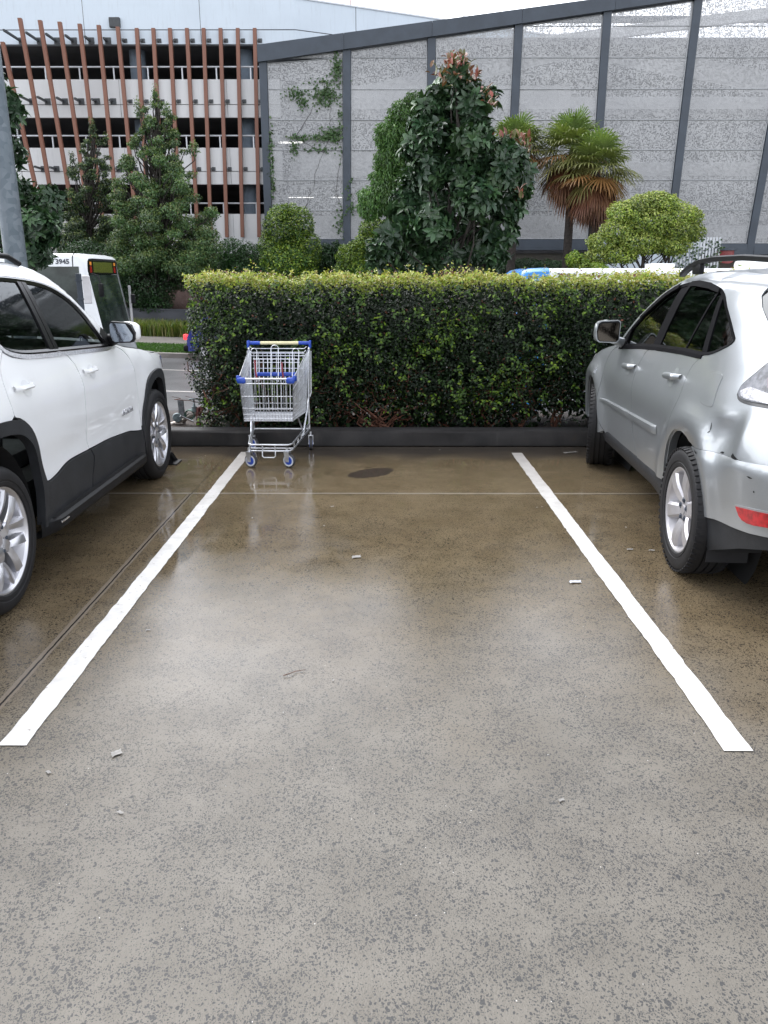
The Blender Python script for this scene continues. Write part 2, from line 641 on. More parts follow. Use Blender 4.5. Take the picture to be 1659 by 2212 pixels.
m, nt, out = nodes('soil')
g = NT(nt); co = g.coord()
c = g.mix(g.ramp(g.noise(co, 2, 6, .7), .3, .7), (.018, .013, .010), (.05, .032, .022))
sy = sx0 = g.n('ShaderNodeSeparateXYZ'); g.l(co, sy.inputs[0])
mul = g.math('MULTIPLY', g.ramp(sy.outputs[1], 33.0, 33.4, 0, .8), g.ramp(sx0.outputs[0], -8.2, -7.6, 1, 0))
c = g.mix(g.math('MULTIPLY', g.ramp(sy.outputs[1], 33.0, 33.4), .6), c, (.02, .022, .014))
c = g.mix(mul, c, (.06, .021, .015))
c = g.mix(g.math('MULTIPLY', g.ramp(sy.outputs[1], 9.4, 10.2), g.ramp(sy.outputs[1], 24.0, 25.0, 1, 0)), c, (.11, .11, .115))
g.bsdf(out, c, .8, normal=g.bump(g.noise(co, 12, 5, .7), .7, .05))
M['soil'] = m
strip('ground', 7.9, 900, -400, 400, 0, M['soil'], 'soil and mulch ground rising to the building', nx=240, ny=40)

m, nt, out = nodes('road_asphalt')
g = NT(nt); co = g.coord()
c = g.mix(g.ramp(g.noise(co, 1.2, 5, .6), .3, .7), (.07, .07, .074), (.115, .115, .122))
c = g.mix(g.math('MULTIPLY', g.ramp(g.noise(g.scale(co, (.12, 2.2, 1)), 2, 3, .6), .5, .75), .5), c, (.055, .055, .06))
g.bsdf(out, c, .34, normal=g.bump(g.noise(co, 120, 3), .4, .006))
M['road'] = m
strip('road', 13.4, 24.38, -120, 120, .006, M['road'], 'wet grey asphalt road beyond the hedge', nx=200)
for y, wd in ((17.35, .13), (21.2, .13)):
    strip('lane_line', y, y + wd, -60, 60, .012, M['line'], 'white lane line on the road', nx=150, ny=1)
M['pale_concrete'] = mat('pale_concrete', (.17, .155, .14), .6, var=.2, scale=3)
mb = MB()
rows = []
for i in range(121):
    x = -60 + i
    z = tz(x, 24)
    rows.append([(x, 24.36, z), (x, 24.40, z + .13), (x, 24.62, z + .14), (x, 24.64, z + .05)])
tag(MB().grid(rows).build('far_kerb', M['pale_concrete'], smooth=40), 'pale concrete kerb on the far side of the road', kind='structure')
M['grass_base'] = mat('grass_base', (.05, .11, .016), .8, var=.3, scale=6)
strip('verge', 24.62, 27.4, -60, 60, .012, M['grass_base'], 'bright green grass verge past the road', nx=100)
strip('footpath', 27.4, 30.2, -60, 60, .02, M['pale_concrete'], 'concrete footpath behind the verge', nx=100)

# verge grass blades (nobody could count them)
def blades(name, x0, x1, y0, y1, n, h0, h1, wd, cols, mt, lean=.5):
    x = RNG.uniform(x0, x1, n); y = RNG.uniform(y0, y1, n)
    z = np.array([tz(a, b) for a, b in zip(x, y)])
    h = RNG.uniform(h0, h1, n)
    an = RNG.uniform(0, 2 * np.pi, n)
    dx, dy = np.cos(an), np.sin(an)
    ln = RNG.uniform(.1, 1, n) * lean * h
    V = np.zeros((n, 5, 3))
    hw = wd / 2
    bx, by = -dy * hw, dx * hw
    V[:, 0] = np.stack([x - bx, y - by, z], 1); V[:, 1] = np.stack([x + bx, y + by, z], 1)
    V[:, 2] = np.stack([x + dx * ln * .35 - bx, y + dy * ln * .35 - by, z + h * .65], 1)
    V[:, 3] = np.stack([x + dx * ln * .35 + bx, y + dy * ln * .35 + by, z + h * .65], 1)
    V[:, 4] = np.stack([x + dx * ln, y + dy * ln, z + h * RNG.uniform(.75, 1, n)], 1)
    base = np.arange(n)[:, None] * 5
    T = np.array([[0, 1, 3], [0, 3, 2], [2, 3, 4]])
    F = (base[:, :, None] + T[None]).reshape(-1, 3)
    c = np.array(cols)[RNG.integers(0, len(cols), n)] * RNG.uniform(.75, 1.25, (n, 1))
    return tri_mesh(name, V.reshape(-1, 3), F, np.repeat(c, 5, 0), mt)


def tri_mesh(name, V, F, C, mt, parent=None):
    me = bpy.data.meshes.new(name)
    nv, nf = len(V), len(F)
    k = F.shape[1]
    me.vertices.add(nv); me.vertices.foreach_set('co', np.ascontiguousarray(V, dtype=np.float32).ravel())
    me.loops.add(nf * k); me.loops.foreach_set('vertex_index', np.ascontiguousarray(F, dtype=np.int32).ravel())
    me.polygons.add(nf); me.polygons.foreach_set('loop_start', np.arange(0, nf * k, k, dtype=np.int32))
    me.update(calc_edges=True)
    if C is not None:
        at_ = me.attributes.new('tint', 'FLOAT_COLOR', 'POINT')
        at_.data.foreach_set('color', np.concatenate([np.clip(C, 0, 1), np.ones((nv, 1))], 1).astype(np.float32).ravel())
    return link(name, me, mt, parent)


M['leaf'] = leafmat('leaf', .38, .22)
M['leaf_gloss'] = leafmat('leaf_gloss', .36, .14, .32)
M['leaf_big'] = leafmat('leaf_big', .40, .10, .5)
M['grass'] = leafmat('grass', .5, .3)
tag(blades('verge_grass', -13, -5.4, 24.66, 27.35, 16000, .04, .1, .02, [(.05, .12, .014), (.07, .155, .02), (.035, .09, .01)], M['grass']),
    'short bright green grass on the verge', 'grass', kind='stuff')
# ------------------------------------------------------------------ car body kit
def smooth_table(zs, ws):
    z = np.linspace(0, 2, 401)
    v = np.interp(z, zs, ws)
    k = np.exp(-.5 * (np.arange(-16, 17) / 6.5) ** 2); k /= k.sum()
    return z, np.convolve(np.pad(v, 16, 'edge'), k, 'valid')


def gauss2(y, z, y0, z0, sy, sz): return np.exp(-.5 * (((y - y0) / sy) ** 2 + ((z - z0) / sz) ** 2))


class Body:
    """half width as a function of the side view (y forward from the rear axle, z up)"""
    def __init__(s, tab, top, r_top, yF, rcF, bF, rear, rcR, bR, feats):
        s.tz, s.tw = smooth_table(*tab)
        top = sorted(top)
        s.ty = [p[0] for p in top]; s.tt = [p[1] for p in top]
        s.r_top = r_top
        s.yF, s.rcF, s.bF, s.rcR, s.bR = yF, rcF, bF, rcR, bR
        rear = sorted((z, y) for y, z in rear)
        s.rz = [p[0] for p in rear]; s.ry = [p[1] for p in rear]
        s.feats = feats

    def zt(s, y): return np.interp(y, s.ty, s.tt)

    def W(s, y, z):
        y = np.asarray(y, float); z = np.asarray(z, float)
        w = np.interp(z, s.tz, s.tw)
        w = w + s.feats(y, z)
        zt = s.zt(y)
        t = np.clip((z - (zt - s.r_top)) / s.r_top, 0, 1)
        w = w - s.r_top * (1 - np.sqrt(np.maximum(0, 1 - t * t))) * .9
        t = np.clip((s.rcF - (s.yF - y)) / s.rcF, 0, .995)
        w = w - s.bF * (1 - np.sqrt(1 - t * t))
        yr = np.interp(z, s.rz, s.ry)
        t = np.clip((s.rcR - (y - yr)) / s.rcR, 0, .995)
        w = w - s.bR * (1 - np.sqrt(1 - t * t))
        return w

    def P(s, y, z, side, off=0.0):
        y = np.asarray(y, float); z = np.asarray(z, float)
        e = .004
        w = s.W(y, z)
        gy = np.clip((s.W(y + e, z) - s.W(y - e, z)) / (2 * e), -4, 4)
        gz = np.clip((s.W(y, z + e) - s.W(y, z - e)) / (2 * e), -4, 4)
        n = np.stack([np.ones_like(w), -gy, -gz], -1)
        n /= np.linalg.norm(n, axis=-1, keepdims=True)
        p = np.stack([w, y, z], -1) + n * off
        if side < 0:
            p = p * np.array([-1, 1, 1]); n = n * np.array([-1, 1, 1])
        return p, n


def resample(poly, step):
    out = []
    n = len(poly)
    for i in range(n):
        a = np.array(poly[i], float); b = np.array(poly[(i + 1) % n], float)
        d = np.linalg.norm(b - a)
        k = max(1, int(math.ceil(d / step)))
        for j in range(k): out.append(a + (b - a) * j / k)
    return np.array(out)


def smooth_open(pts, it=2):
    """corner cutting of an open polyline, ends kept"""
    p = [np.array(q, float) for q in pts]
    for _ in range(it):
        q = [p[0]]
        for a, b in zip(p[:-1], p[1:]):
            q += [a * .75 + b * .25, a * .25 + b * .75]
        q.append(p[-1])
        p = q
    return [tuple(x) for x in p]


def area2(p):
    x, y = p[:, 0], p[:, 1]
    return .5 * np.sum(x * np.roll(y, -1) - np.roll(x, -1) * y)


def inset(poly, d):
    p = np.array(poly, float)
    if area2(p) < 0: p = p[::-1]
    a = np.roll(p, 1, 0); b = np.roll(p, -1, 0)
    e1 = p - a; e2 = b - p
    e1 /= np.maximum(1e-9, np.linalg.norm(e1, axis=1, keepdims=True)); e2 /= np.maximum(1e-9, np.linalg.norm(e2, axis=1, keepdims=True))
    n1 = np.stack([-e1[:, 1], e1[:, 0]], 1); n2 = np.stack([-e2[:, 1], e2[:, 0]], 1)
    n = n1 + n2
    n /= np.maximum(.35, np.linalg.norm(n, axis=1, keepdims=True))
    k = 1 / np.maximum(.5, np.sum(n * n1, axis=1, keepdims=True))
    return p + n * d * np.minimum(k, 1.6)


def inside(poly, q):
    x, y = q[:, 0], q[:, 1]
    px, py = poly[:, 0], poly[:, 1]
    c = np.zeros(len(q), bool)
    j = len(poly) - 1
    for i in range(len(poly)):
        m = ((py[i] > y) != (py[j] > y))
        with np.errstate(divide='ignore', invalid='ignore'):
            xi = (px[j] - px[i]) * (y - py[i]) / (py[j] - py[i]) + px[i]
        c ^= m & (x < xi)
        j = i
    return c


def seg_dist(poly, q):
    d = np.full(len(q), 1e9)
    for i in range(len(poly)):
        a = poly[i]; b = poly[(i + 1) % len(poly)]
        ab = b - a
        t = np.clip(((q - a) @ ab) / max(1e-12, ab @ ab), 0, 1)
        d = np.minimum(d, np.linalg.norm(q - (a + t[:, None] * ab), axis=1))
    return d


def triangulate(poly, step):
    b = resample(poly, step)
    if area2(b) < 0: b = b[::-1]
    lo, hi = b.min(0), b.max(0)
    gx, gy = np.meshgrid(np.arange(lo[0] + step / 2, hi[0], step), np.arange(lo[1] + step / 2, hi[1], step))
    q = np.stack([gx.ravel(), gy.ravel()], 1)
    if len(q):
        q = q[inside(b, q)]
    if len(q):
        q = q[seg_dist(b, q) > step * .45]
    pts = np.concatenate([b, q]) if len(q) else b
    n = len(b)
    r = delaunay_2d_cdt([Vector(p) for p in pts], [], [list(range(n))], 1, 1e-6)
    v = np.array([tuple(p) for p in r[0]])
    return v, [tuple(f) for f in r[2]]


def patch(mb, B, poly, side, off=0.0, depth=.014, gap=.0, step=.045, ring=.0):
    """a panel of the body side: polygon in side view laid on the body surface, edges turned in"""
    if gap: poly = inset(poly, gap)
    v2, f = triangulate(np.array(poly, float), step)
    p, n = B.P(v2[:, 0], v2[:, 1], side, off)
    # outward orientation
    f2 = []
    for t in f:
        a, b_, c = (p[i] for i in t[:3])
        nn = np.cross(b_ - a, c - a)
        f2.append(t if nn @ n[t[0]] > 0 else t[::-1])
    cnt = {}
    for t in f2:
        for i in range(len(t)):
            e = (t[i], t[(i + 1) % len(t)])
            cnt[e] = 1
    bd = [e for e in cnt if (e[1], e[0]) not in cnt]
    base = len(p)
    idx = {}
    vv = [tuple(x) for x in p]
    for e in bd:
        for i in e:
            if i not in idx:
                idx[i] = len(vv)
                vv.append(tuple(p[i] - n[i] * depth))
    if depth:
        for a, b_ in bd: f2.append((b_, a, idx[a], idx[b_]))
    mb.add(vv, f2)
    return mb


def top_strip(mb, B, sil, k0, k1, crown=.03, bow=.05, nk=14, off=0.0, lift=0.0):
    """across-the-car surface following the side silhouette between fractions k0..k1 of the half width"""
    rows = []
    for y, z in sil:
        xe = float(B.W(y, z))
        row = []
        for i in range(nk + 1):
            k = k0 + (k1 - k0) * i / nk
            row.append((xe * k, y + (bow if y > 1 else -bow) * (1 - k * k) * min(1, abs(y - 1) / 1.5), z + crown * (1 - k * k) + lift))
        rows.append(row)
    return mb.grid(rows)


def corner_fill(mb, B, s, z0, z1, off=-.004, a0=.55, nz=26, na=12):
    """the rounded rear corner under the panel edges, from the flank round to the tail"""
    rows = []
    for i in range(nz + 1):
        z = z0 + (z1 - z0) * i / nz
        yr = float(np.interp(z, B.rz, B.ry))
        row = []
        for j in range(na + 1):
            a = a0 + (math.asin(.995) - a0) * j / na
            y = yr + B.rcR * (1 - math.sin(a))
            p, n = B.P(y, z, s, off)
            row.append(tuple(p))
        row.append((s * (float(B.W(yr, z)) - .03), yr + .002, z))
        rows.append(row)
    return mb.grid(rows)


def dens(pts, step=.06):
    out = []
    for a, b in zip(pts[:-1], pts[1:]):
        k = max(1, int(math.ceil(math.dist(a, b) / step)))
        out += [(a[0] + (b[0] - a[0]) * j / k, a[1] + (b[1] - a[1]) * j / k) for j in range(k)]
    out.append(pts[-1])
    return out


def tyre_mb(Rt, rim, wd, blocks=0):
    w = wd / 2
    pr = [(-w * .82, rim - .01), (-w * .98, rim + .02), (-w, Rt * .86), (-w * .9, Rt * .955), (-w * .72, Rt * .993)]
    for gx in (-.38, 0, .38):
        pr += [(w * (gx - .055), Rt), (w * (gx - .045), Rt - .009), (w * (gx + .045), Rt - .009), (w * (gx + .055), Rt)]
    pr += [(w * .72, Rt * .993), (w * .9, Rt * .955), (w * .985, Rt * .90), (w, Rt * .85), (w * .99, rim + .045), (w * .965, rim + .043), (w * .955, rim + .036),
           (w * .98, rim + .034), (w * .96, rim + .016), (w * .86, rim + .004), (w * .8, rim - .012)]
    mb = MB().lathe(pr, 72, closed=False)
    if blocks:
        for k in range(blocks):
            a = 2 * math.pi * k / blocks
            for sx in (-1, 1):
                rot = Matrix.Rotation(a, 3, 'X')
                c = rot @ Vector((sx * w * .80, 0, Rt * .976))
                mb.box(c, (w * .36, Rt * math.pi / blocks * 1.15, Rt * .028), rot @ Matrix.Rotation(sx * R(14), 3, 'Y'))
    return mb


def spoke(mb, ah, ar, wh, wr, r0, r1, a0, a1, th, cham=.35, n=7, twist=0.0):
    """arm from the hub (angle ah) to the rim (angle ar); a = axial position of the front face"""
    p0 = (r0 * math.cos(ah), r0 * math.sin(ah)); p1 = (r1 * math.cos(ar), r1 * math.sin(ar))
    dx, dy = p1[0] - p0[0], p1[1] - p0[1]
    L = math.hypot(dx, dy); ux, uy = dx / L, dy / L
    vx, vy = -uy, ux
    rows = []
    for i in range(n + 1):
        k = i / n
        cx, cy = p0[0] + dx * k, p0[1] + dy * k
        w = wh + (wr - wh) * k
        a = a0 + (a1 - a0) * k + .012 * math.sin(math.pi * k)
        rows.append([(a - th, cx - vx * w / 2, cy - vy * w / 2), (a - th * .25, cx - vx * w / 2, cy - vy * w / 2), (a + twist, cx - vx * w * cham / 2 * 1.3, cy - vy * w * cham / 2 * 1.3),
                     (a - twist, cx + vx * w * cham / 2 * 1.3, cy + vy * w * cham / 2 * 1.3), (a - th * .25, cx + vx * w / 2, cy + vy * w / 2), (a - th, cx + vx * w / 2, cy + vy * w / 2)])
    return mb.grid(rows)


def make_wheel(parent, pos, side, Rt, rim, wd, style, rz=0.0, spin=0.0, blocks=0):
    mb = MB()
    mb.cyl((-.03, 0, 0), (.01, 0, 0), rim * .78, n=40)          # brake disc
    mb.cyl((-.08, 0, 0), (.03, 0, 0), rim * .3, n=24)
    wh = mb.build('wheel', M['underbody'], parent, smooth=40)
    wh.location = pos
    wh.rotation_euler = (spin, 0, rz + (math.pi if side < 0 else 0))
    tyre_mb(Rt, rim, wd, blocks).build('tyre', M['rubber'], wh, smooth=35)
    w = wd / 2
    mb = MB().lathe([(-w * .8, rim - .012), (-w * .6, rim - .035), (w * .1, rim - .045), (w * .55, rim - .02), (w * .80, rim - .012), (w * .90, rim + .002), (w * .90, rim + .012), (w * .82, rim + .01)], 72, closed=False)
    if style == 'split':
        for k in range(6):
            a = R(30 + 60 * k)
            for s in (-1, 1):
                spoke(mb, a, a + s * R(20), .030, .062, rim * .36, rim * .985, w * .62, w * .80, .045, .5, twist=s * .004)
            spoke(mb, a, a, .085, .055, rim * .12, rim * .46, w * .58, w * .66, .045, .6)
        mb.lathe([(w * .2, .02), (w * .2, rim * .30), (w * .56, rim * .29), (w * .60, rim * .25), (w * .60, .02)], 30, closed=False)
        nl, lr = 6, rim * .27
    else:
        for k in range(6):
            a = R(12 + 60 * k)
            spoke(mb, a, a, .07, .108, rim * .26, rim * .985, w * .64, w * .84, .05, .52)
        mb.lathe([(w * .2, .02), (w * .2, rim * .36), (w * .58, rim * .35), (w * .64, rim * .29), (w * .64, .02)], 30, closed=False)
        nl, lr = 5, rim * .24
    rm = mb.build('rim', M['alloy'] if style == 'split' else M['alloy_dull'], wh, smooth=28)
    mb = MB().cyl((w * .5, 0, 0), (w * .69, 0, 0), rim * .13, rim * .115, 24)
    mb.build('centre_cap', M['alloy_dull'], wh, smooth=40)
    first = None
    for k in range(nl):
        a = 2 * math.pi * k / nl + (0 if style == 'split' else .3)
        if first is None:
            mb = MB().cyl((w * .55, 0, 0), (w * .72, 0, 0), .0125, .010, 6)
            mb.lathe([(w * .60, .0205), (w * .655, .0195), (w * .655, .0135)], 14, closed=False)
            o = first = mb.build('lug_nut', M['dark_steel'], wh, smooth=40)
        else:
            o = first.copy(); COL.objects.link(o)
        o.location = (0, lr * math.cos(a), lr * math.sin(a))
    return wh


def loft_box(mb, secs):
    """closed rounded body through cross sections: each (centre, (half y, half z), x-axis sections)"""
    n = 20
    rows = []
    for c, hy, hz in secs:
        r = []
        for k in range(n):
            a = 2 * math.pi * k / n
            ca, sa = math.cos(a), math.sin(a)
            e = .62
            r.append((c[0], c[1] + hy * math.copysign(abs(ca) ** e, ca), c[2] + hz * math.copysign(abs(sa) ** e, sa)))
        rows.append(r)
    b = len(mb.v)
    v = [p for r in rows for p in r]
    f = []
    for i in range(len(rows) - 1):
        for j in range(n): f.append((i * n + j, i * n + (j + 1) % n, (i + 1) * n + (j + 1) % n, (i + 1) * n + j))
    f.append(tuple(range(n))[::-1]); f.append(tuple(range((len(rows) - 1) * n, len(rows) * n)))
    return mb.add(v, f)


def seat(mb, x, y, z=.55):
    mb.bbox((x, y, z), (.5, .52, .16), .05)
    rot = Matrix.Rotation(R(-14), 3, 'X')
    mb.bbox((x, y - .30, z + .36), (.48, .14, .66), .06, rot)
    mb.bbox((x, y - .41, z + .80), (.27, .1, .2), .045, rot)


def car_shell(root, B, sill, wb, wa, rt, half_w):
    """dark inside of the body: floor, bulkheads, wheel housings"""
    mb = MB()
    mb.box((0, wb / 2, .42), (1.30, wb + 1.7, .22))
    mb.box((0, (wb - .6) / 2, .42), (1.66, wb - 1.35, .22))
    mb.box((0, wb + .45, .72), (1.2, .8, .5))
    mb.box((0, -.55, .68), (1.2, .7, .4))
    for y in (0, wb):
        rr = rt + .115
        for s in (-1, 1):
            rows = []
            for i in range(25):
                a = math.pi * (-.08 + 1.16 * i / 24)
                rows.append([(s * .60, y + rr * math.cos(a), rt + rr * math.sin(a)), (s * (half_w - .045), y + rr * math.cos(a), rt + rr * math.sin(a))])
            mb.grid(rows)
            mb.add([(s * .60, y + rr * math.cos(2 * math.pi * k / 24), rt + rr * math.sin(2 * math.pi * k / 24)) for k in range(24)], [tuple(range(24))])
    for s in (-1, 1):    # inner skins of doors and quarters
        z0, z1 = sill, 1.06
        patch(mb, B, [(wa[0], z0), (wa[1], z0), (wa[1], z1), (wa[0], z1)], s, -.05, 0, step=.12)
    return mb.build('underbody', M['underbody'], root)
# ------------------------------------------------------------------ white SUV
def build_white():
    WB = 2.83
    top = [(3.62, .99), (3.35, 1.01), (2.95, 1.045), (2.65, 1.10), (2.30, 1.15), (2.15, 1.195), (1.96, 1.372), (1.85, 1.458), (1.75, 1.542), (1.66, 1.605), (1.58, 1.648), (1.45, 1.686),
           (1.3, 1.710), (1.1, 1.722), (.9, 1.724), (.3, 1.722), (-.4, 1.70), (-.78, 1.66)]
    rear = [(-.80, 1.65), (-.92, 1.5), (-1.02, 1.2), (-1.07, 1.0), (-1.10, .8), (-1.12, .5), (-1.08, .3)]

    def feats(y, z):
        f = 0.0
        for y0 in (0.0, WB):
            r = np.hypot(y - y0, (z - .40) * 1.02)
            f = f + .012 * np.exp(-((r - .52) / .11) ** 2) * (z < 1.05)
        f = f - .016 * gauss2(y, z, 1.4, .64, .75, .07)
        f = f + .008 * gauss2(y, z, 1.2, .98, 1.6, .05)
        return f

    B = Body(([.1, .2, .35, .6, .85, 1.0, 1.1, 1.2, 1.4, 1.6, 1.68], [.93, .935, .945, .952, .955, .945, .92, .88, .80, .71, .66]), top, .06,
             3.74, 1.15, .34, rear, .8, .24, feats)
    root = thing('parked_car', 'white SUV with dark lower cladding parked on the trolley side of the bay', 'car', (-2.853, 3.78, 0))
    P = M['white_paint']
    # --- outlines in side view
    dlo_low = smooth_open([(.37, 1.43), (.405, 1.345), (.448, 1.298), (.497, 1.269), (.6, 1.247), (.735, 1.233), (.968, 1.221), (1.321, 1.205), (1.729, 1.186), (1.93, 1.178)], 1)
    dlo_top = smooth_open([(1.937, 1.182), (1.883, 1.26), (1.837, 1.328), (1.794, 1.394), (1.702, 1.48), (1.584, 1.54), (1.454, 1.583), (1.312, 1.608), (1.165, 1.622), (1.019, 1.631), (.878, 1.638), (.5, 1.64), (.27, 1.632)], 1)
    sil_up = [(2.13, 1.20), (1.96, 1.366), (1.85, 1.452), (1.75, 1.536), (1.66, 1.599), (1.58, 1.642), (1.45, 1.680), (1.3, 1.704), (1.1, 1.716), (.9, 1.718), (.3, 1.716), (-.4, 1.694), (-.77, 1.654)]
    q_low = [(.10, 1.60), (.22, 1.42), (.27, 1.37), (.10, 1.345), (-.25, 1.36), (-.52, 1.40)]
    arcFi = [(2.40, .30), (2.43, .45), (2.47, .58), (2.503, .659), (2.558, .747), (2.642, .812), (2.74, .842), (2.83, .85)]
    arcFi = smooth_open(arcFi + [(2 * WB - y, z) for y, z in arcFi[-2::-1]], 1)
    arcFo = [(2.325, .50), (2.375, .62), (2.436, .717), (2.50, .82), (2.56, .867), (2.643, .898), (2.74, .912), (2.83, .915)]
    arcFo_full = smooth_open(arcFo + [(2 * WB - y, z) for y, z in arcFo[-2::-1]] + [(3.37, .38)], 1)
    h = [(0, .89), (.087, .886), (.164, .881), (.268, .862), (.34, .825), (.398, .774), (.436, .686), (.463, .545), (.462, .435), (.443, .32)]
    arcRi = smooth_open(h[::-1] + [(-y, z) for y, z in h[1:]], 1)          # front to rear
    ho = [(0, .957), (.117, .953), (.251, .942), (.308, .929), (.368, .902), (.422, .854), (.459, .774), (.48, .676), (.501, .604), (.515, .559)]
    arcRo = smooth_open(ho[::-1] + [(-y, z) for y, z in ho[1:]] + [(-.53, .40)], 1)
    clad_top = smooth_open([(2.325, .503), (2.218, .514), (2.074, .541), (1.853, .556), (1.598, .572), (1.294, .574), (1.043, .58), (.906, .58), (.809, .566), (.715, .545), (.609, .536), (.555, .54), (.515, .559)], 1)
    gap_fr = [(1.10, 1.212), (1.20, 1.175), (1.246, 1.12), (1.255, 1.06), (1.251, .969), (1.238, .818), (1.234, .70), (1.245, .63), (1.262, .576)]
    gap_fen = [(2.05, 1.172), (2.20, 1.12), (2.262, 1.06), (2.30, .95), (2.311, .873), (2.318, .688), (2.325, .503)]
    gap_rear = [(.44, 1.27), (.33, 1.20), (.285, 1.134), (.262, 1.052), (.253, .961), (.251, .942)]

    def between(poly, y0, y1): return [p for p in poly if min(y0, y1) <= p[0] <= max(y0, y1)]

    body = MB()
    belt = [(1.93, 1.15), (1.729, 1.157), (1.321, 1.176), (.968, 1.192), (.735, 1.204), (.6, 1.217), (.50, 1.235), (.44, 1.262)]
    for s in (1, -1):
        # roof side rail with pillars
        band = sil_up + [(-.60, 1.60), (-.45, 1.615), (.02, 1.628), (.18, 1.63)] + dlo_top[::-1]
        patch(body, B, band, s, 0, .02, step=.035)
        # quarter panel and rear pillar
        ro = [p for p in arcRo]
        quarter = gap_rear[:-1] + ro[next(i for i, p in enumerate(ro) if p[1] > .94):] + [(-.75, .42), (-1.02, .42), (-1.085, .8), (-1.055, 1.0), (-1.01, 1.2), (-.915, 1.5), (-.80, 1.63), (-.62, 1.59),
                  (-.52, 1.40), (-.25, 1.36), (.10, 1.345), (.27, 1.375), (.22, 1.44), (.06, 1.62), (.26, 1.625), (.36, 1.44), (.40, 1.34)]
        patch(body, B, quarter, s, 0, .02, step=.05)
    # hood, roof, tail as across-the-car surfaces
    hood_s = dens([(3.72, .92), (3.62, .985), (3.35, 1.008), (2.95, 1.043), (2.65, 1.098), (2.30, 1.143), (2.16, 1.168)])
    roof_s = dens([(1.58, 1.648), (1.45, 1.686), (1.3, 1.710), (1.1, 1.722), (.9, 1.724), (.3, 1.722), (-.4, 1.70), (-.79, 1.657)])
    scr_s = dens([(2.15, 1.195), (1.96, 1.372), (1.85, 1.458), (1.75, 1.542), (1.66, 1.605), (1.58, 1.648)])
    tail_s = dens([(-.80, 1.65), (-.92, 1.5), (-1.02, 1.2)])
    tail2 = dens([(-1.02, 1.2), (-1.07, 1.0), (-1.10, .8), (-1.12, .5), (-1.08, .3)])
    nose = dens([(3.74, .3), (3.78, .55), (3.76, .80), (3.72, .92)])
    top_strip(body, B, roof_s, -1, 1, .03, .05, 20)
    for a, b in ((-1, -.93), (.93, 1)):
        top_strip(body, B, scr_s, a, b, .03, .08, 3)
        top_strip(body, B, tail_s, a * 1.0, b * 1.0, .0, .05, 3)
    top_strip(body, B, tail2, -1, 1, 0, .05, 16)
    for s in (1, -1): corner_fill(body, B, s, .42, 1.62)
    body.build('body', P, root, smooth=40, fix=False)
    mb = MB(); top_strip(mb, B, hood_s, -1, 1, .035, .14, 20); mb.build('bonnet', P, root, smooth=40)
    mb = MB(); top_strip(mb, B, nose, -1, 1, 0, .14, 20); mb.build('front_bumper', M['trim_grey'], root, smooth=50)
    mb = MB(); top_strip(mb, B, scr_s, -.93, .93, .03, .08, 14); mb.build('windscreen', M['tint_glass'], root, smooth=60)
    mb = MB(); top_strip(mb, B, tail_s, -.93, .93, 0, .05, 14); mb.build('rear_window', M['dark_glass'], root, smooth=60)
    mb = MB()
    for z in (.62, .70, .78): mb.bbox((0, 3.90, z), (1.1, .03, .035), .008)
    mb.bbox((0, 3.89, .70), (1.2, .03, .28), .02)
    mb.build('grille', M['black_gloss'], root, smooth=40)
    for s in (1, -1):
        # doors
        fd = gap_fen[:1] + gap_fen[1:] + [p for p in clad_top if 1.27 < p[0] < 2.32] + gap_fr[::-1] + [p for p in belt[::-1] if 1.12 < p[0]]
        mb = MB(); patch(mb, B, fd, s, 0, .02, .005, .05)
        door = mb.build('door', P, root, smooth=40, fix=False)
        rd = gap_fr + [p for p in clad_top if .53 < p[0] < 1.25] + [(.515, .575), (.501, .62), (.483, .69), (.461, .784), (.425, .862), (.37, .91), (.308, .937), (.27, .945)] + gap_rear[::-1][1:] + [p for p in belt[::-1] if p[0] < 1.1]
        mb = MB(); patch(mb, B, rd, s, 0, .02, .005, .05)
        door2 = mb.build('door', P, root, smooth=40, fix=False)
        # handles: pull bar over a flat disc coloured as the cup's shade
        for dr, (hy, hz) in ((door, (1.418, 1.062)), (door2, (.46, 1.08))):
            x = float(B.W(hy, hz))
            hb = MB()
            rows = []
            for i in range(13):
                k = i / 12
                yy = hy + .085 - .19 * k
                out = .034 * min(1, math.sin(math.pi * min(1, max(0, k))) * 2.2)
                rows.append([(s * (x + out + .006), yy, hz - .016 + .006), (s * (x + out + .014), yy, hz), (s * (x + out + .004), yy, hz + .018), (s * (x + out - .012), yy, hz + .008), (s * (x + out - .012), yy, hz - .01), (s * (x + out + .006), yy, hz - .016 + .006)])
            hb.grid(rows)
            cup = [(hy + .035 + .052 * math.cos(a), hz - .012 + .045 * math.sin(a)) for a in np.linspace(0, 2 * math.pi, 20, endpoint=False)]
            hb.build('handle', P, dr, smooth=50)
            mb = MB(); patch(mb, B, cup, s, .0015, .0, 0, .02); mb.build('handle_cup_shade', M['handle_cup_shade'], dr, smooth=60, fix=False)
        # front wing
        ao = arcFo_full
        wing = [(2.14, 1.168), (2.30, 1.138), (2.65, 1.093), (2.95, 1.038), (3.35, 1.003), (3.60, .975), (3.66, .88), (3.68, .72), (3.50, .60), (3.345, .50)] + [p for p in ao[::-1] if p[1] > .50] + gap_fen[::-1][1:]
        mb = MB(); patch(mb, B, wing, s, 0, .02, .003, .05); mb.build('wing', P, root, smooth=40, fix=False)
        # headlight
        mb = MB(); patch(mb, B, [(3.18, .985), (3.40, .985), (3.62, .955), (3.68, .90), (3.66, .83), (3.45, .86), (3.25, .92)], s, .004, .02, 0, .03)
        mb.build('headlight', M['clear_lens'], root, smooth=40, fix=False)
        # cladding
        mb = MB()
        ring = [p for p in ao] + [(3.30, .36)] + [p for p in arcFi[::-1]]
        patch(mb, B, ring, s, .014, .05, 0, .03)
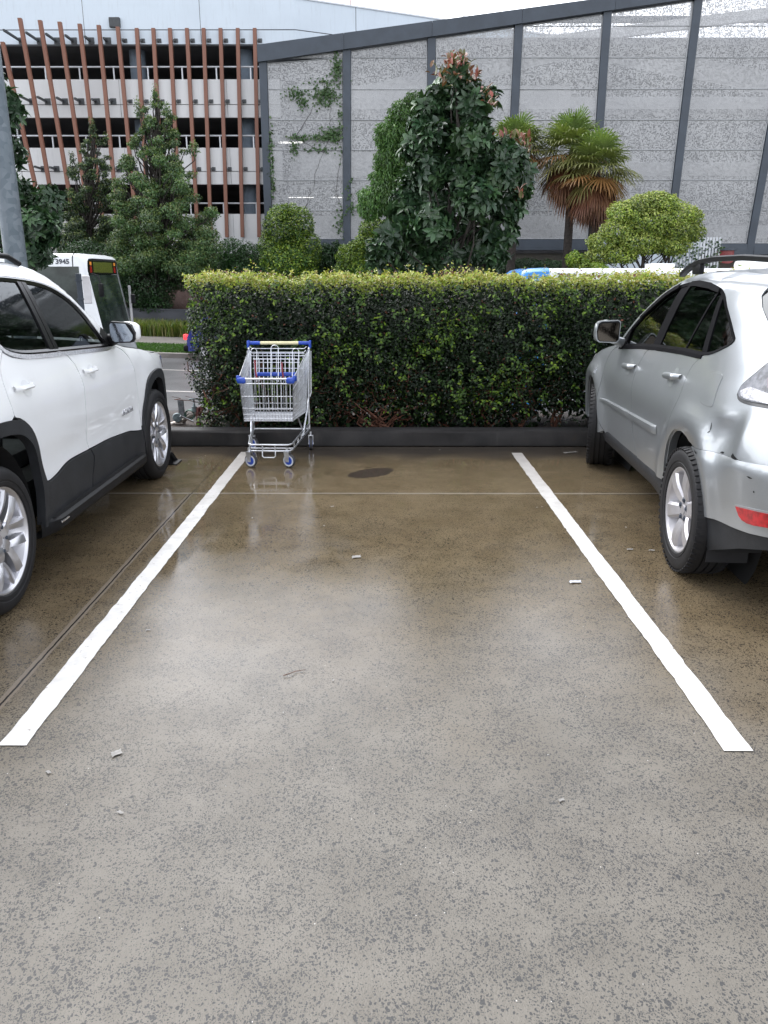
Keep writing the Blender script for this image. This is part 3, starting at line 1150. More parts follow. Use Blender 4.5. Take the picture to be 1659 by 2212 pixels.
        mb.build('arch_trim', M['trim_grey'], root, smooth=40, fix=False)
        mb = MB()
        ring = arcRo + arcRi[::-1]
        patch(mb, B, ring, s, .014, .05, 0, .03)
        mb.build('arch_trim', M['trim_grey'], root, smooth=40, fix=False)
        for lo, hi in ((1.283, 2.9), (0, 1.27)):
            ct = [p for p in clad_top if lo - .02 < p[0] < hi + .02]
            if lo > 1:
                pl = ct + [(1.268, .575), (1.30, .52), (1.27, .46), (1.235, .40), (1.22, .30), (2.36, .30), (2.36, .46)]
            else:
                pl = [(1.258, .575), (1.29, .52), (1.26, .46), (1.225, .40), (1.21, .30), (.455, .30), (.475, .44), (.473, .545), (.50, .56)] + [p for p in ct[::-1]]
            mb = MB(); patch(mb, B, pl, s, .010, .03, .0025, .05)
            mb.build('side_cladding', M['trim_grey'], root, smooth=40, fix=False)
        # side step
        rows = []
        for i in range(40):
            y = .44 + (2.38 - .44) * i / 39
            e = min(1, min(i, 39 - i) / 3 + .15)
            x0 = .93
            rows.append([(s * x0, y, .335), (s * (x0 + .055 * e), y, .332), (s * (x0 + .075 * e), y, .318), (s * (x0 + .075 * e), y, .275), (s * (x0 + .05 * e), y, .245), (s * (x0 - .08), y, .232)])
        mb = MB().grid(rows)
        st = mb.build('side_step', M['black_plastic'], root, smooth=35)
        mb = MB()
        for i in range(9):
            mb.box((s * (.965), 1.41, .3352), (.004, 1.7, .004)) if i == 0 else mb.box((s * (.945 + .005 * i), 1.41, .3345), (.0025, 1.75, .004))
        mb.build('tread_ribs', M['rubber'], st)
        MB().bbox((s * 1.004, .62, .300), (.006, .11, .012), .002).build('step_badge', M['chrome'], st)
        # glass
        mb = MB(); patch(mb, B, [p for p in dlo_low if p[0] > 1.14] + [p for p in dlo_top if p[0] > 1.18] + [(1.172, 1.624), (1.134, 1.222)], s, -.012, 0, .004, .05)
        mb.build('window', M['tint_glass'], root, smooth=60, fix=False)
        mb = MB(); patch(mb, B, [p for p in dlo_low if p[0] < 1.02] + [(1.024, 1.222), (1.068, 1.63)] + [p for p in dlo_top if p[0] < 1.06], s, -.012, 0, .004, .05)
        mb.build('window', M['tint_glass'], root, smooth=60, fix=False)
        mb = MB(); patch(mb, B, [(.04, 1.60), (.18, 1.42), (.22, 1.385), (.10, 1.36), (-.25, 1.375), (-.50, 1.41), (-.55, 1.56), (-.45, 1.60)], s, -.004, .01, 0, .05)
        mb.build('window', M['dark_glass'], root, smooth=60, fix=False)
        # centre pillar and window rubber
        mb = MB()
        patch(mb, B, [(1.020, 1.218), (1.078, 1.216), (1.118, 1.628), (1.066, 1.63)], s, -.004, .02, .002, .04)
        mb.build('door_pillar', M['black_gloss'], root, smooth=40, fix=False)
        mb = MB()
        patch(mb, B, [(1.082, 1.216), (1.138, 1.214), (1.176, 1.626), (1.122, 1.628)], s, -.004, .02, .002, .04)
        mb.build('door_pillar', M['black_gloss'], root, smooth=40, fix=False)
        loop = dlo_low + dlo_top
        inn = inset(loop, .017)
        mb = MB()
        L0 = np.array(loop)
        if area2(L0) < 0: L0 = L0[::-1]
        a, _ = B.P(L0[:, 0], L0[:, 1], s, .002); b, _ = B.P(inn[:, 0], inn[:, 1], s, -.008); c, _ = B.P(inn[:, 0], inn[:, 1], s, -.022)
        n = len(a)
        mb.add([tuple(p) for p in a] + [tuple(p) for p in b] + [tuple(p) for p in c], [(i, (i + 1) % n, n + (i + 1) % n, n + i) for i in range(n)] + [(n + i, n + (i + 1) % n, 2 * n + (i + 1) % n, 2 * n + i) for i in range(n)])
        mb.build('window_seal', M['black_gloss'], root, smooth=50)
        mb = MB()
        lowc = smooth_open([(.385, 1.41), (.44, 1.29), (.50, 1.258), (.6, 1.236), (.735, 1.222), (.968, 1.21), (1.321, 1.194), (1.729, 1.175), (2.06, 1.162)], 2)
        lw = smooth_open([(.37, 1.40), (.425, 1.272), (.49, 1.236), (.6, 1.213), (.735, 1.198), (.968, 1.186), (1.321, 1.171), (1.729, 1.153), (2.04, 1.146)], 2)
        patch(mb, B, lowc + lw[::-1], s, .007, .015, 0, .03)
        upc = [(y, z + .010) for y, z in dlo_top if y < 1.9]
        patch(mb, B, upc + [(y, z - .004) for y, z in upc[::-1]], s, .004, .012, 0, .03)
        mb.build('window_chrome', M['satin'], root, smooth=50, fix=False)
        # mirror
        X = s * 1.045
        mb = MB()
        loft_box(mb, [((s * .935, 2.0, 1.266), .03, .05), ((s * .95, 2.0, 1.268), .045, .066), ((s * 1.03, 2.0, 1.270), .052, .070), ((s * 1.08, 1.99, 1.268), .05, .064), ((s * 1.105, 1.985, 1.265), .038, .05), ((s * 1.114, 1.985, 1.262), .012, .026)])
        mir = mb.build('mirror', P, root, smooth=60)
        rows2 = [(s * .925, 1.335), (s * .94, 1.349), (s * 1.055, 1.341), (s * 1.09, 1.322), (s * 1.115, 1.265), (s * 1.108, 1.215), (s * 1.085, 1.193), (s * .962, 1.190), (s * .942, 1.203), (s * .925, 1.25)]
        rows2 = [(s * (.925 + (abs(x) - .925) * .9), 1.27 + (z - 1.27) * .92) for x, z in rows2]
        MB().prism(rows2, lambda x, z: (x, 1.90, z), lambda x, z: (x, 1.965, z)).build('mirror_bezel', M['black_plastic'], mir)
        cx = sum(p[0] for p in rows2) / len(rows2); cz = sum(p[1] for p in rows2) / len(rows2)
        r3 = [(cx + (x - cx) * .9, cz + (z - cz) * .88) for x, z in rows2]
        MB().prism(r3, lambda x, z: (x, 1.893 + .10 * s * (x - cx) + .06 * (z - cz), z), lambda x, z: (x, 1.915, z)).build('mirror_glass', M['mirror'], mir)
        mb = MB(); mb.tube([(s * .87, 2.03, 1.20), (s * .93, 2.01, 1.225), (s * .99, 1.995, 1.24)], [.045, .04, .035], 10); mb.build('mirror_arm', M['black_plastic'], mir, smooth=60)
        mb = MB(); patch(mb, B, [(1.93, 1.185), (2.11, 1.178), (1.97, 1.30), (1.90, 1.262)], s, .004, .01, 0, .03); mb.build('mirror_base', M['black_plastic'], root, smooth=60, fix=False)
        # wheels
        for y in (0, WB): make_wheel(root, (s * .842, y, .375), s, .375, .262, .235, 'split', spin=R(9) if y else R(-4), blocks=0)
        # tail lamp
        mb = MB(); patch(mb, B, [(-.62, 1.16), (-.99, 1.16), (-1.04, 1.0), (-.98, .95), (-.75, 1.02)], s, .006, .02, 0, .03); mb.build('tail_lamp', M['red_lens'], root, smooth=50, fix=False)
        # roof rack bar
        mb = MB(); mb.tube([(s * .64, 1.25, 1.715), (s * .63, 1.12, 1.755), (s * .63, .6, 1.765), (s * .63, -.45, 1.75), (s * .64, -.6, 1.70)], .016, 10); mb.build('roof_rail', M['black_plastic'], root, smooth=60)
    # lettering on the front door
    e = .003
    y0, z0 = 2.163, .700
    gz = float((B.W(2.05, z0 + .03) - B.W(2.05, z0 - .03)) / .06)
    t = text('badge', 'ACADIA', .052, M['chrome'], root, (float(B.W(y0, z0)) + .002, 1.945, z0 - .022), (R(90) - math.atan(-gz) * 0, 0, R(90)), .003, .0015, 1.1, 1.15)
    # inside
    mb = MB()
    for x in (-.38, .38): seat(mb, x, 1.12)
    for x in (-.42, .05, .42): seat(mb, x, .22)
    mb.build('seat', M['seat_cloth'], root, smooth=40)
    mb = MB(); mb.bbox((0, 1.95, .92), (1.45, .5, .36), .08); mb.build('dashboard', M['black_plastic'], root, smooth=40)
    mb = MB().lathe([(-.014, .185), (0, .198), (.014, .185), (0, .172)], 32, ax='y')
    sw = mb.build('steering_wheel', M['black_plastic'], root, smooth=60)
    sw.location = (.38, 1.58, 1.0); sw.rotation_euler = (R(-25), 0, 0)
    car_shell(root, B, .32, WB, (.55, 2.28), .375, .93)
    return root


M['handle_cup_shade'] = paint_mat('handle_cup_shade', (.70, .715, .735), .35, 0, .6)  # white paint a step darker, the cup's shade put into its colour
M['satin'] = mat('satin', (.62, .62, .65), .3, .8, var=.25, scale=90, bump=.3, bscale=260)
m, nt, out = nodes('mirror'); g = NT(nt)
g.bsdf(out, (.13, .145, .17), .04, 1.0, normal=g.bump(g.ramp(g.voro(g.coord(), 120).outputs['Distance'], 0, .3, 1, 0), .12, .002))
M['mirror'] = m
WHITE = build_white()
# ------------------------------------------------------------------ silver SUV
def build_silver():
    WB = 2.715
    top = [(3.50, .86), (3.30, .94), (3.0, 1.0), (2.7, 1.05), (2.4, 1.10), (2.27, 1.135), (2.13, 1.27), (1.994, 1.382), (1.83, 1.475), (1.678, 1.555), (1.55, 1.605), (1.443, 1.638), (1.258, 1.664), (1.029, 1.675),
           (.5, 1.662), (-.017, 1.632), (-.35, 1.585), (-.55, 1.55)]
    rear = [(-.58, 1.54), (-.72, 1.42), (-.88, 1.22), (-.96, 1.08), (-1.0, .95), (-1.05, .86), (-1.10, .78), (-1.12, .6), (-1.08, .42), (-1.0, .25)]

    def feats(y, z):
        f = 0.0
        for y0, k in ((.02, .024), (WB, .05)):
            r = np.hypot(y - y0, (z - .39))
            f = f + k * np.exp(-((r - .47) / .085) ** 2) * np.clip((1.0 - z) / .1, 0, 1)
        # dents in the rear quarter
        f = f - .030 * gauss2(y, z, -.49, .87, .10, .075) - .008 * gauss2(y, z, -.33, .84, .04, .04)
        f = f + .012 * gauss2(y, z, -.42, .965, .06, .022) + .012 * gauss2(y, z, -.635, .90, .035, .08)
        # step out of the rear bumper
        lip = np.clip((.745 + .07 * np.clip(-y - .1, 0, 1.2) - z) / .02, 0, 1) * np.clip((-.10 - y) / .12, 0, 1)
        f = f + .010 * lip
        f = f + .012 * gauss2(y, z, 1.2, .88, 1.5, .06)
        return f

    B = Body(([.1, .2, .3, .55, .8, .95, 1.03, 1.1, 1.3, 1.5, 1.6, 1.68], [.84, .855, .875, .893, .90, .88, .858, .83, .76, .68, .62, .55]), top, .08,
             3.60, 1.05, .34, rear, .85, .28, feats)
    a = R(3.0)
    root = thing('parked_car', 'silver SUV with a dented rear quarter parked beside the hedge', 'car', (2.605, 4.42, 0), -a)
    P = M['silver_paint']
    dlo_low = [(2.118, 1.099), (1.555, 1.150), (1.11, 1.176), (.598, 1.198), (.226, 1.204)]
    dlo_rear = smooth_open([(.226, 1.204), (.111, 1.218), (.013, 1.246), (-.105, 1.288), (-.128, 1.319), (-.076, 1.346), (.069, 1.415), (.237, 1.486)], 1)
    dlo_top = smooth_open([(.237, 1.486), (.36, 1.54), (.443, 1.562), (.512, 1.577), (.716, 1.599), (.982, 1.612), (1.211, 1.602), (1.406, 1.572), (1.558, 1.516), (1.718, 1.434), (1.88, 1.345), (2.02, 1.245), (2.118, 1.135)], 1)
    dlo = dlo_low + dlo_rear[1:] + dlo_top[1:]
    sil_up = [(2.235, 1.135), (2.13, 1.265), (1.994, 1.376), (1.83, 1.470), (1.678, 1.55), (1.55, 1.600), (1.443, 1.632), (1.258, 1.658), (1.029, 1.668), (.5, 1.666), (-.017, 1.644), (-.14, 1.63)]
    def arch(cy, r, z0): return [(cy + r * math.cos(t), .375 + r * 1.04 * math.sin(t)) for t in np.linspace(math.asin((z0 - .375) / r / 1.04), math.pi - math.asin((z0 - .375) / r / 1.04), 40)]
    aF = arch(WB, .405, .36); aR = smooth_open([(.396, .40), (.398, .454), (.388, .53), (.366, .60), (.323, .69), (.235, .765), (.148, .790), (.047, .786), (-.035, .762), (-.107, .715), (-.212, .642), (-.297, .555), (-.347, .455), (-.372, .415)], 2)
    gF = smooth_open([(2.13, 1.10), (2.27, 1.075), (2.33, 1.02), (2.345, .94), (2.325, .80), (2.31, .66), (2.275, .53), (2.19, .43), (2.13, .385)], 1)
    gM = smooth_open([(1.285, 1.158), (1.35, 1.125), (1.388, 1.05), (1.375, .948), (1.325, .826), (1.29, .698), (1.24, .55), (1.14, .45), (1.08, .405)], 1)
    gR = smooth_open([(.225, 1.198), (.30, 1.155), (.325, 1.094), (.307, 1.033), (.288, .972), (.292, .90), (.315, .80), (.345, .71)], 1)
    gR[-1] = min(aR, key=lambda p: (p[0] < .1) * 9 + abs(p[1] - .655))
    belt = [(2.12, 1.082), (1.555, 1.131), (1.11, 1.157), (.598, 1.178), (.235, 1.186)]
    body = MB()
    rline = [(-.06, 1.61), (-.085, 1.545), (-.175, 1.49), (-.30, 1.43), (-.47, 1.36), (-.68, 1.255)]
    bump_top = [(-.17, .745), (-.27, .757), (-.40, .771), (-.55, .780), (-.71, .789), (-.88, .808), (-1.06, .845)]
    for s in (1, -1):
        z0 = gR[-1][1]
        aq = [p for p in aR if (p[1] > z0 + .01 and p[0] > 0) or (p[0] <= 0 and p[1] > .752)]
        shell = sil_up[:-1] + [(-.03, 1.632)] + rline + [(-.83, 1.24), (-.90, 1.18), (-.955, 1.08), (-.99, .95)] + bump_top[::-1] + aq[::-1] + gR[::-1] + dlo_rear[1:] + dlo_top[1:]
        patch(body, B, shell, s, 0, .02, step=.03)
        sillp = [(2.10, .385), (1.08, .40), (.42, .40), (.40, .36), (2.2, .345)]
    hood_s = dens([(3.52, .85), (3.42, .905), (3.30, .94), (3.0, 1.0), (2.7, 1.05), (2.4, 1.10), (2.28, 1.13)])
    roof_s = dens([(1.55, 1.605), (1.443, 1.638), (1.258, 1.664), (1.029, 1.675), (.5, 1.662), (-.017, 1.632), (-.35, 1.585), (-.60, 1.538)])
    scr_s = dens([(2.27, 1.135), (2.13, 1.27), (1.994, 1.382), (1.83, 1.475), (1.678, 1.555), (1.55, 1.605)])
    win_s = dens([(-.58, 1.54), (-.72, 1.42), (-.88, 1.22)])
    tail_s = dens([(-.88, 1.22), (-.96, 1.08), (-1.0, .95), (-1.05, .86)])
    bump_s = dens([(-1.05, .86), (-1.10, .78), (-1.12, .6), (-1.08, .46)])
    nose = dens([(3.50, .35), (3.60, .55), (3.58, .75), (3.52, .85)])
    top_strip(body, B, roof_s, -1, 1, .02, .03, 20)
    for k in ((-1, -.93), (.93, 1)): top_strip(body, B, scr_s, *k, .03, .06, 3)
    top_strip(body, B, tail_s, -1, 1, 0, .06, 16)
    for s in (1, -1): corner_fill(body, B, s, .84, 1.23)
    body.build('body', P, root, smooth=40, fix=False)
    mb = MB(); top_strip(mb, B, hood_s, -1, 1, .04, .14, 20); mb.build('bonnet', P, root, smooth=40)
    mb = MB(); top_strip(mb, B, nose, -1, 1, 0, .14, 20); mb.build('front_bumper', P, root, smooth=50)
    mb = MB(); top_strip(mb, B, scr_s, -.93, .93, .03, .06, 14); mb.build('windscreen', M['tint_glass'], root, smooth=60)
    mb = MB(); top_strip(mb, B, win_s, -1, 1, 0, .06, 14)
    for s in (1, -1): patch(mb, B, rline + [(-.80, 1.25), (-.70, 1.41), (-.57, 1.542), (-.35, 1.582)], s, -.006, .01, 0, .04)
    for s in (1, -1): corner_fill(mb, B, s, 1.225, 1.55, -.010)
    mb.build('rear_window', M['dark_glass'], root, smooth=60)
    mb = MB(); top_strip(mb, B, bump_s, -1, 1, 0, .07, 16)
    btm = [(-.27, .42), (-.42, .425), (-.52, .440), (-.67, .446), (-.81, .457), (-.93, .476), (-1.075, .50)]
    for s in (1, -1):
        bp = [p for p in aR if p[0] < 0 and p[1] < .742] + [(-.37, .42)] + btm[1:] + [(-1.11, .70), (-1.075, .81), (-1.045, .856)] + bump_top[::-1][1:]
        patch(mb, B, inset(bp, .0015), s, 0, .02, 0, .03)
    for s in (1, -1): corner_fill(mb, B, s, .50, .85)
    bumper = mb.build('rear_bumper', P, root, smooth=40, fix=False)
    mb = MB()
    for s in (1, -1):
        lo = [(-.36, .415)] + [(y, z - .006) for y, z in btm[1:]] + [(-1.06, .42), (-.93, .41), (-.71, .345), (-.44, .24), (-.385, .26)]
        patch(mb, B, lo, s, -.012, .03, 0, .04)
    top_strip(mb, B, dens([(-1.08, .50), (-1.06, .42), (-.98, .38)]), -1, 1, 0, .07, 12)
    mb.build('lower_bumper', M['trim_grey'], root, smooth=40)
    for s in (-1, 1):
        fd = gF + [(2.1, .40), (1.09, .412)] + gM[::-1] + [p for p in belt[::-1] if p[0] > 1.3]
        mb = MB(); patch(mb, B, fd, s, 0, .02, .0035, .04)
        door = mb.build('door', P, root, smooth=40, fix=False)
        ar = [p for p in aR if p[0] > .2 and p[1] < gR[-1][1] - .01]
        rd = gM + [(.60, .412), (.42, .415)] + ar + gR[::-1] + [p for p in belt[::-1] if p[0] < 1.28]
        mb = MB(); patch(mb, B, rd, s, 0, .02, .0035, .04)
        door2 = mb.build('door', P, root, smooth=40, fix=False)
        for dr, (hy, hz) in ((door, (1.56, 1.003)), (door2, (.53, 1.052))):
            x = float(B.W(hy, hz))
            rows = []
            for i in range(15):
                k = i / 14
                yy = hy + .125 - .25 * k
                out = .040 * min(1, math.sin(math.pi * k) * 2.6)
                h = .021 * (1 - .35 * abs(2 * k - 1) ** 3)
                zz = hz + (.5 - k) * -.016
                rows.append([(s * (x + out - .010), yy, zz - h * .8), (s * (x + out + .004), yy, zz - h), (s * (x + out + .013), yy, zz - h * .3), (s * (x + out + .010), yy, zz + h * .7), (s * (x + out - .004), yy, zz + h), (s * (x + out - .014), yy, zz + h * .6), (s * (x + out - .010), yy, zz - h * .8)])
            MB().grid(rows).build('handle', P, dr, smooth=60)
            cup = [(hy - .0 + .062 * math.cos(t), hz - .01 + .062 * math.sin(t)) for t in np.linspace(0, 2 * math.pi, 24, endpoint=False)]
            mb = MB()
            v2, f = triangulate(np.array(cup), .02)
            rr = np.hypot(v2[:, 0] - hy, v2[:, 1] - hz + .01) / .062
            p, n = B.P(v2[:, 0], v2[:, 1], s, .0015)
            p = p - n * 0.0
            mb.add(p, f).build('handle_cup_shade', M['silver_shade'], dr, smooth=60)
        # side moulding
        for y0, y1, dr in ((1.385, 2.26, door), (.65, 1.375, door2)):
            rows = []
            n_ = 20
            for i in range(n_ + 1):
                k = i / n_
                y = y1 + (y0 - y1) * k
                t = (2.26 - y) / 1.6
                zb = .636 + .024 * t
                zt_ = .666 + .052 * t
                sh = .012 * (1 - k) if y0 < 1 else 0
                row = []
                for f_, o_ in ((0, -.002), (.04, .016), (.45, .021), (.85, .019), (1, -.002)):
                    z = zb + (zt_ - zb) * f_
                    p, n = B.P(y + (-.028 * (1 - f_) if (y0 < 1 and i == n_) else 0), z, s, o_ * (.2 if i in (0, n_) else 1))
                    row.append(tuple(p))
                rows.append(row)
            MB().grid(rows).build('side_moulding', P, dr, smooth=30)
        # front wing
        wing = [(2.25, 1.122), (2.4, 1.093), (2.7, 1.043), (3.0, .993), (3.28, .935), (3.40, .89), (3.46, .75), (3.46, .45), (3.10, .42)] + [p for p in aF] + [(2.19, .42)] + gF[::-1][2:-1]
        wing = [(2.25, 1.122), (2.4, 1.093), (2.7, 1.043), (3.0, .993), (3.28, .935), (3.40, .89), (3.46, .75), (3.46, .40), (3.12, .37)] + aF + [(2.22, .375), (2.16, .40)] + gF[::-1][1:-1]
        mb = MB(); patch(mb, B, wing, s, 0, .03, .0025, .04); mb.build('wing', P, root, smooth=40, fix=False)
        mb = MB(); patch(mb, B, [(2.50, .845), (2.53, .85), (2.535, .89), (2.505, .887)], s, .006, .01, 0, .02); mb.build('side_indicator', M['clear_lens'], root, smooth=50, fix=False)
        mb = MB(); patch(mb, B, [(3.05, .96), (3.28, .925), (3.42, .86), (3.45, .74), (3.30, .74), (3.12, .84)], s, .004, .02, 0, .03); mb.build('headlight', M['clear_lens'], root, smooth=40, fix=False)
        # arch lips
        for arc_ in (aF, aR):
            cy = WB if arc_ is aF else .02
            pl = arc_ + [(cy + (y - cy) * .972, .375 + (z - .375) * .972) for y, z in arc_[::-1]]
            mb = MB(); patch(mb, B, pl, s, -.012, .05, 0, .03); mb.build('arch_lip', P, root, smooth=60, fix=False)
        # sill
        rows = []
        for i in range(24):
            y = .37 + (2.25 - .37) * i / 23
            dz = -.05 * max(0, (.75 - y) / .4) if y < .75 else 0
            rows.append([(s * .882, y, .413), (s * .888, y, .40), (s * .885, y, .36 + dz * .3), (s * .86, y, .30 + dz), (s * .80, y, .285 + dz), (s * .66, y, .285)])
        MB().grid(rows).build('sill', M['trim_grey'], root, smooth=40)
        # fuel flap on the visible flank only
        if s < 0:
            fl = smooth_open([(.005, 1.12), (-.02, 1.138), (-.17, 1.147), (-.205, 1.13), (-.212, 1.07), (-.255, .99), (-.235, .976), (-.09, .976), (-.045, .995), (-.015, 1.045), (.005, 1.12)], 1)[:-1]
            mb = MB(); patch(mb, B, fl, s, .0035, .006, 0, .03)
            L0 = np.array(fl); L0 = L0[::-1] if area2(L0) < 0 else L0
            mb.build('fuel_flap', P, root, smooth=40, fix=False)
            mb = MB(); o = inset(fl, -.005); patch(mb, B, o, s, .001, .0, 0, .03); mb.build('flap_gap', M['silver_shade'], root, smooth=60, fix=False)
        # scuffs: bare dark marks
            mb = MB()
            for pl in ([(-.307, .907), (-.311, .906), (-.318, .876), (-.310, .855), (-.296, .849), (-.298, .854), (-.311, .864), (-.309, .882)],
                       [(-.175, .741), (-.20, .735), (-.235, .738), (-.268, .736), (-.27, .728), (-.22, .724), (-.19, .730)],
                       [(-.585, .788), (-.60, .806), (-.63, .797), (-.668, .788), (-.64, .781), (-.60, .781)],
                       [(-.462, .779), (-.475, .788), (-.502, .79), (-.495, .779)], [(-.765, .729), (-.78, .733), (-.81, .729), (-.79, .724)],
                       [(-.824, .67), (-.829, .676), (-.835, .67), (-.829, .664)]):
                patch(mb, B, pl, s, .0015, 0, 0, .02)
            mb.build('scrape', M['black_plastic'], root, smooth=60, fix=False)
        # glazing
        glass = MB()
        patch(glass, B, [p for p in dlo_low if p[0] > 1.28] + [(1.276, 1.165), (1.285, 1.588)] + [p for p in dlo_top if p[0] > 1.3], s, -.012, 0, .004, .05)
        glass.build('window', M['tint_glass'], root, smooth=60, fix=False)
        glass = MB()
        patch(glass, B, [(1.123, 1.176), (.598, 1.199), (.258, 1.204), (.455, 1.556), (.716, 1.597), (.982, 1.609), (1.13, 1.604)], s, -.012, 0, .004, .05)
        glass.build('window', M['dark_glass'], root, smooth=60, fix=False)
        glass = MB()
        patch(glass, B, [(.175, 1.215), (.111, 1.225), (.013, 1.252), (-.10, 1.292), (-.118, 1.318), (-.07, 1.343), (.069, 1.41), (.237, 1.48), (.385, 1.538)], s, -.008, 0, .012, .05)
        glass.build('window', M['dark_glass'], root, smooth=60, fix=False)
        mb = MB()
        patch(mb, B, [(1.282, 1.160), (1.118, 1.170), (1.135, 1.606), (1.292, 1.594)], s, -.006, .02, 0, .04)
        mb.build('door_pillar', M['pillar_black'], root, smooth=40, fix=False)
        mb = MB()
        patch(mb, B, [(.600, 1.195), (.578, 1.196), (.520, 1.574), (.542, 1.578)], s, -.008, .012, 0, .04)
        mb.build('door_pillar', M['pillar_black'], root, smooth=40, fix=False)
        mb = MB()
        patch(mb, B, [(.258, 1.20), (.180, 1.206), (.392, 1.55), (.458, 1.562)], s, -.003, .02, 0, .04)
        mb.build('door_pillar', M['pillar_black'], root, smooth=40, fix=False)
        inn = inset(dlo, .02)
        L0 = np.array(dlo)
        if area2(L0) < 0: L0 = L0[::-1]
        mb = MB()
        a_, _ = B.P(L0[:, 0], L0[:, 1], s, .004); b_, _ = B.P(inn[:, 0], inn[:, 1], s, -.002); c_, _ = B.P(inn[:, 0], inn[:, 1], s, -.024)
        n = len(a_)
        mb.add(list(a_) + list(b_) + list(c_), [(i, (i + 1) % n, n + (i + 1) % n, n + i) for i in range(n)] + [(n + i, n + (i + 1) % n, 2 * n + (i + 1) % n, 2 * n + i) for i in range(n)])
        patch(mb, B, dlo_low + [(y, z - .02) for y, z in dlo_low[::-1]], s, .006, .01, 0, .03)
        mb.build('window_seal', M['pillar_black'], root, smooth=50)
        # rain deflectors above the glass
        for pl in ([(1.31, 1.597), (1.406, 1.570), (1.558, 1.514), (1.718, 1.432), (1.88, 1.343), (1.86, 1.325), (1.70, 1.402), (1.54, 1.482), (1.40, 1.535), (1.31, 1.56)],
                   [(1.12, 1.604), (.982, 1.611), (.716, 1.598), (.50, 1.572), (.47, 1.545), (.56, 1.552), (.716, 1.566), (.982, 1.577), (1.12, 1.571)]):
            mb = MB(); patch(mb, B, pl, s, .012, .0, 0, .03); mb.build('rain_deflector', M['pillar_black'], root, smooth=60, fix=False)
        # tail lamp
        lamp = smooth_open([(-.436, 1.072), (-.428, 1.10), (-.43, 1.122), (-.457, 1.157), (-.486, 1.19), (-.51, 1.225), (-.55, 1.27), (-.64, 1.305), (-.76, 1.27), (-.89, 1.17), (-.945, 1.06), (-.92, 1.05), (-.70, 1.044), (-.57, 1.040), (-.51, 1.041), (-.465, 1.05), (-.436, 1.072)], 1)[:-1]
        mb = MB(); patch(mb, B, lamp, s, .002, .012, 0, .03); tl = mb.build('tail_lamp', M['lamp_dark'], root, smooth=50, fix=False)
        mb = MB(); patch(mb, B, inset(lamp, .016), s, .009, .010, 0, .025); mb.build('lamp_cover', M['lens_grey'], tl, smooth=60, fix=False)
        mb = MB(); patch(mb, B, [(-.463, 1.092), (-.52, 1.118), (-.60, 1.112), (-.72, 1.10), (-.86, 1.085), (-.90, 1.066), (-.70, 1.062), (-.54, 1.062), (-.492, 1.07)], s, .0125, .006, 0, .02); rv = mb.build('reversing_lamp', M['lens_bright'], tl, smooth=50, fix=False)
        mb = MB()
        for k in range(5):
            z = 1.068 + .009 * k
            patch(mb, B, [(-.50, z), (-.56, z), (-.56, z + .002), (-.50, z + .002)], s, .0145, .0, 0, .03)
        mb.build('lamp_fins', M['lamp_dark'], rv, fix=False) if False else None
        mb = MB(); patch(mb, B, [(-.60, 1.17), (-.66, 1.25), (-.76, 1.235), (-.84, 1.16), (-.86, 1.12), (-.72, 1.128), (-.64, 1.13)], s, .0115, .006, 0, .02); mb.build('brake_lamp', M['lamp_pink'], tl, smooth=50, fix=False)
        # bumper reflector
        rf = [(-.712, .566), (-.76, .572), (-.81, .579), (-.93, .594), (-1.02, .604), (-1.02, .545), (-.93, .527), (-.85, .512), (-.80, .508), (-.765, .513), (-.74, .527)]
        mb = MB(); patch(mb, B, inset(rf, -.009), s, .003, .01, 0, .025); rr = mb.build('reflector_surround', P, bumper, smooth=50, fix=False)
        mb = MB(); patch(mb, B, rf, s, .007, .01, 0, .025); mb.build('reflector', M['red_lens'], bumper, smooth=50, fix=False)
        # mirror
        cx, cz = s * .972, 1.228
        mb = MB()
        loft_box(mb, [((s * .885, 2.02, cz), .04, .055), ((s * .90, 2.02, cz), .06, .080), ((s * .985, 2.015, cz), .075, .088), ((s * 1.04, 2.0, cz - .002), .068, .080), ((s * 1.064, 1.995, cz - .006), .045, .062), ((s * 1.07, 1.995, cz - .006), .018, .03)])
        mir = mb.build('mirror', P, root, smooth=60)
        rows2 = [(cx + s * x, cz + z) for x, z in ((-.093, .075), (-.075, .089), (.06, .082), (.085, .066), (.097, .0), (.085, -.065), (.065, -.082), (-.07, -.086), (-.09, -.066))]
        MB().prism(rows2, lambda x, z: (x, 1.935, z), lambda x, z: (x, 1.985, z)).build('mirror_rim', P, mir)
        r3 = [(cx + (x - cx) * .93, cz + (z - cz) * .92) for x, z in rows2]
        MB().prism(r3, lambda x, z: (x, 1.932, z), lambda x, z: (x, 1.94, z)).build('mirror_bezel', M['black_plastic'], mir)
        r3 = [(cx + (x - cx) * .86, cz + (z - cz) * .82 - .004) for x, z in rows2]
        MB().prism(r3, lambda x, z: (x, 1.929, z), lambda x, z: (x, 1.937, z)).build('mirror_glass', M['mirror_dim'], mir)
        mb = MB(); mb.tube([(s * .82, 2.06, 1.13), (s * .87, 2.04, 1.15), (s * .93, 2.02, 1.165)], [.04, .035, .03], 10); mb.build('mirror_arm', P, mir, smooth=60)
        mb = MB(); patch(mb, B, [(2.118, 1.105), (1.97, 1.115), (1.985, 1.265), (2.03, 1.236), (2.116, 1.135)], s, .003, .01, 0, .03); mb.build('mirror_base', M['pillar_black'], root, smooth=60, fix=False)
        for y in (0, WB): make_wheel(root, (s * (.832 if y == 0 else .80), y - (.075 if y == 0 else 0), .362), s, .362, .236, .225, 'broad', rz=R(-12) if y else 0, spin=R(4) if y == 0 else R(20), blocks=56)
        # mud flap
        MB().bbox((s * .76, -.425, .30), (.22, .012, .27), .004, Matrix.Rotation(R(6), 3, 'X')).build('mud_flap', M['rubber'], root)
        # roof rail
        mb = MB()
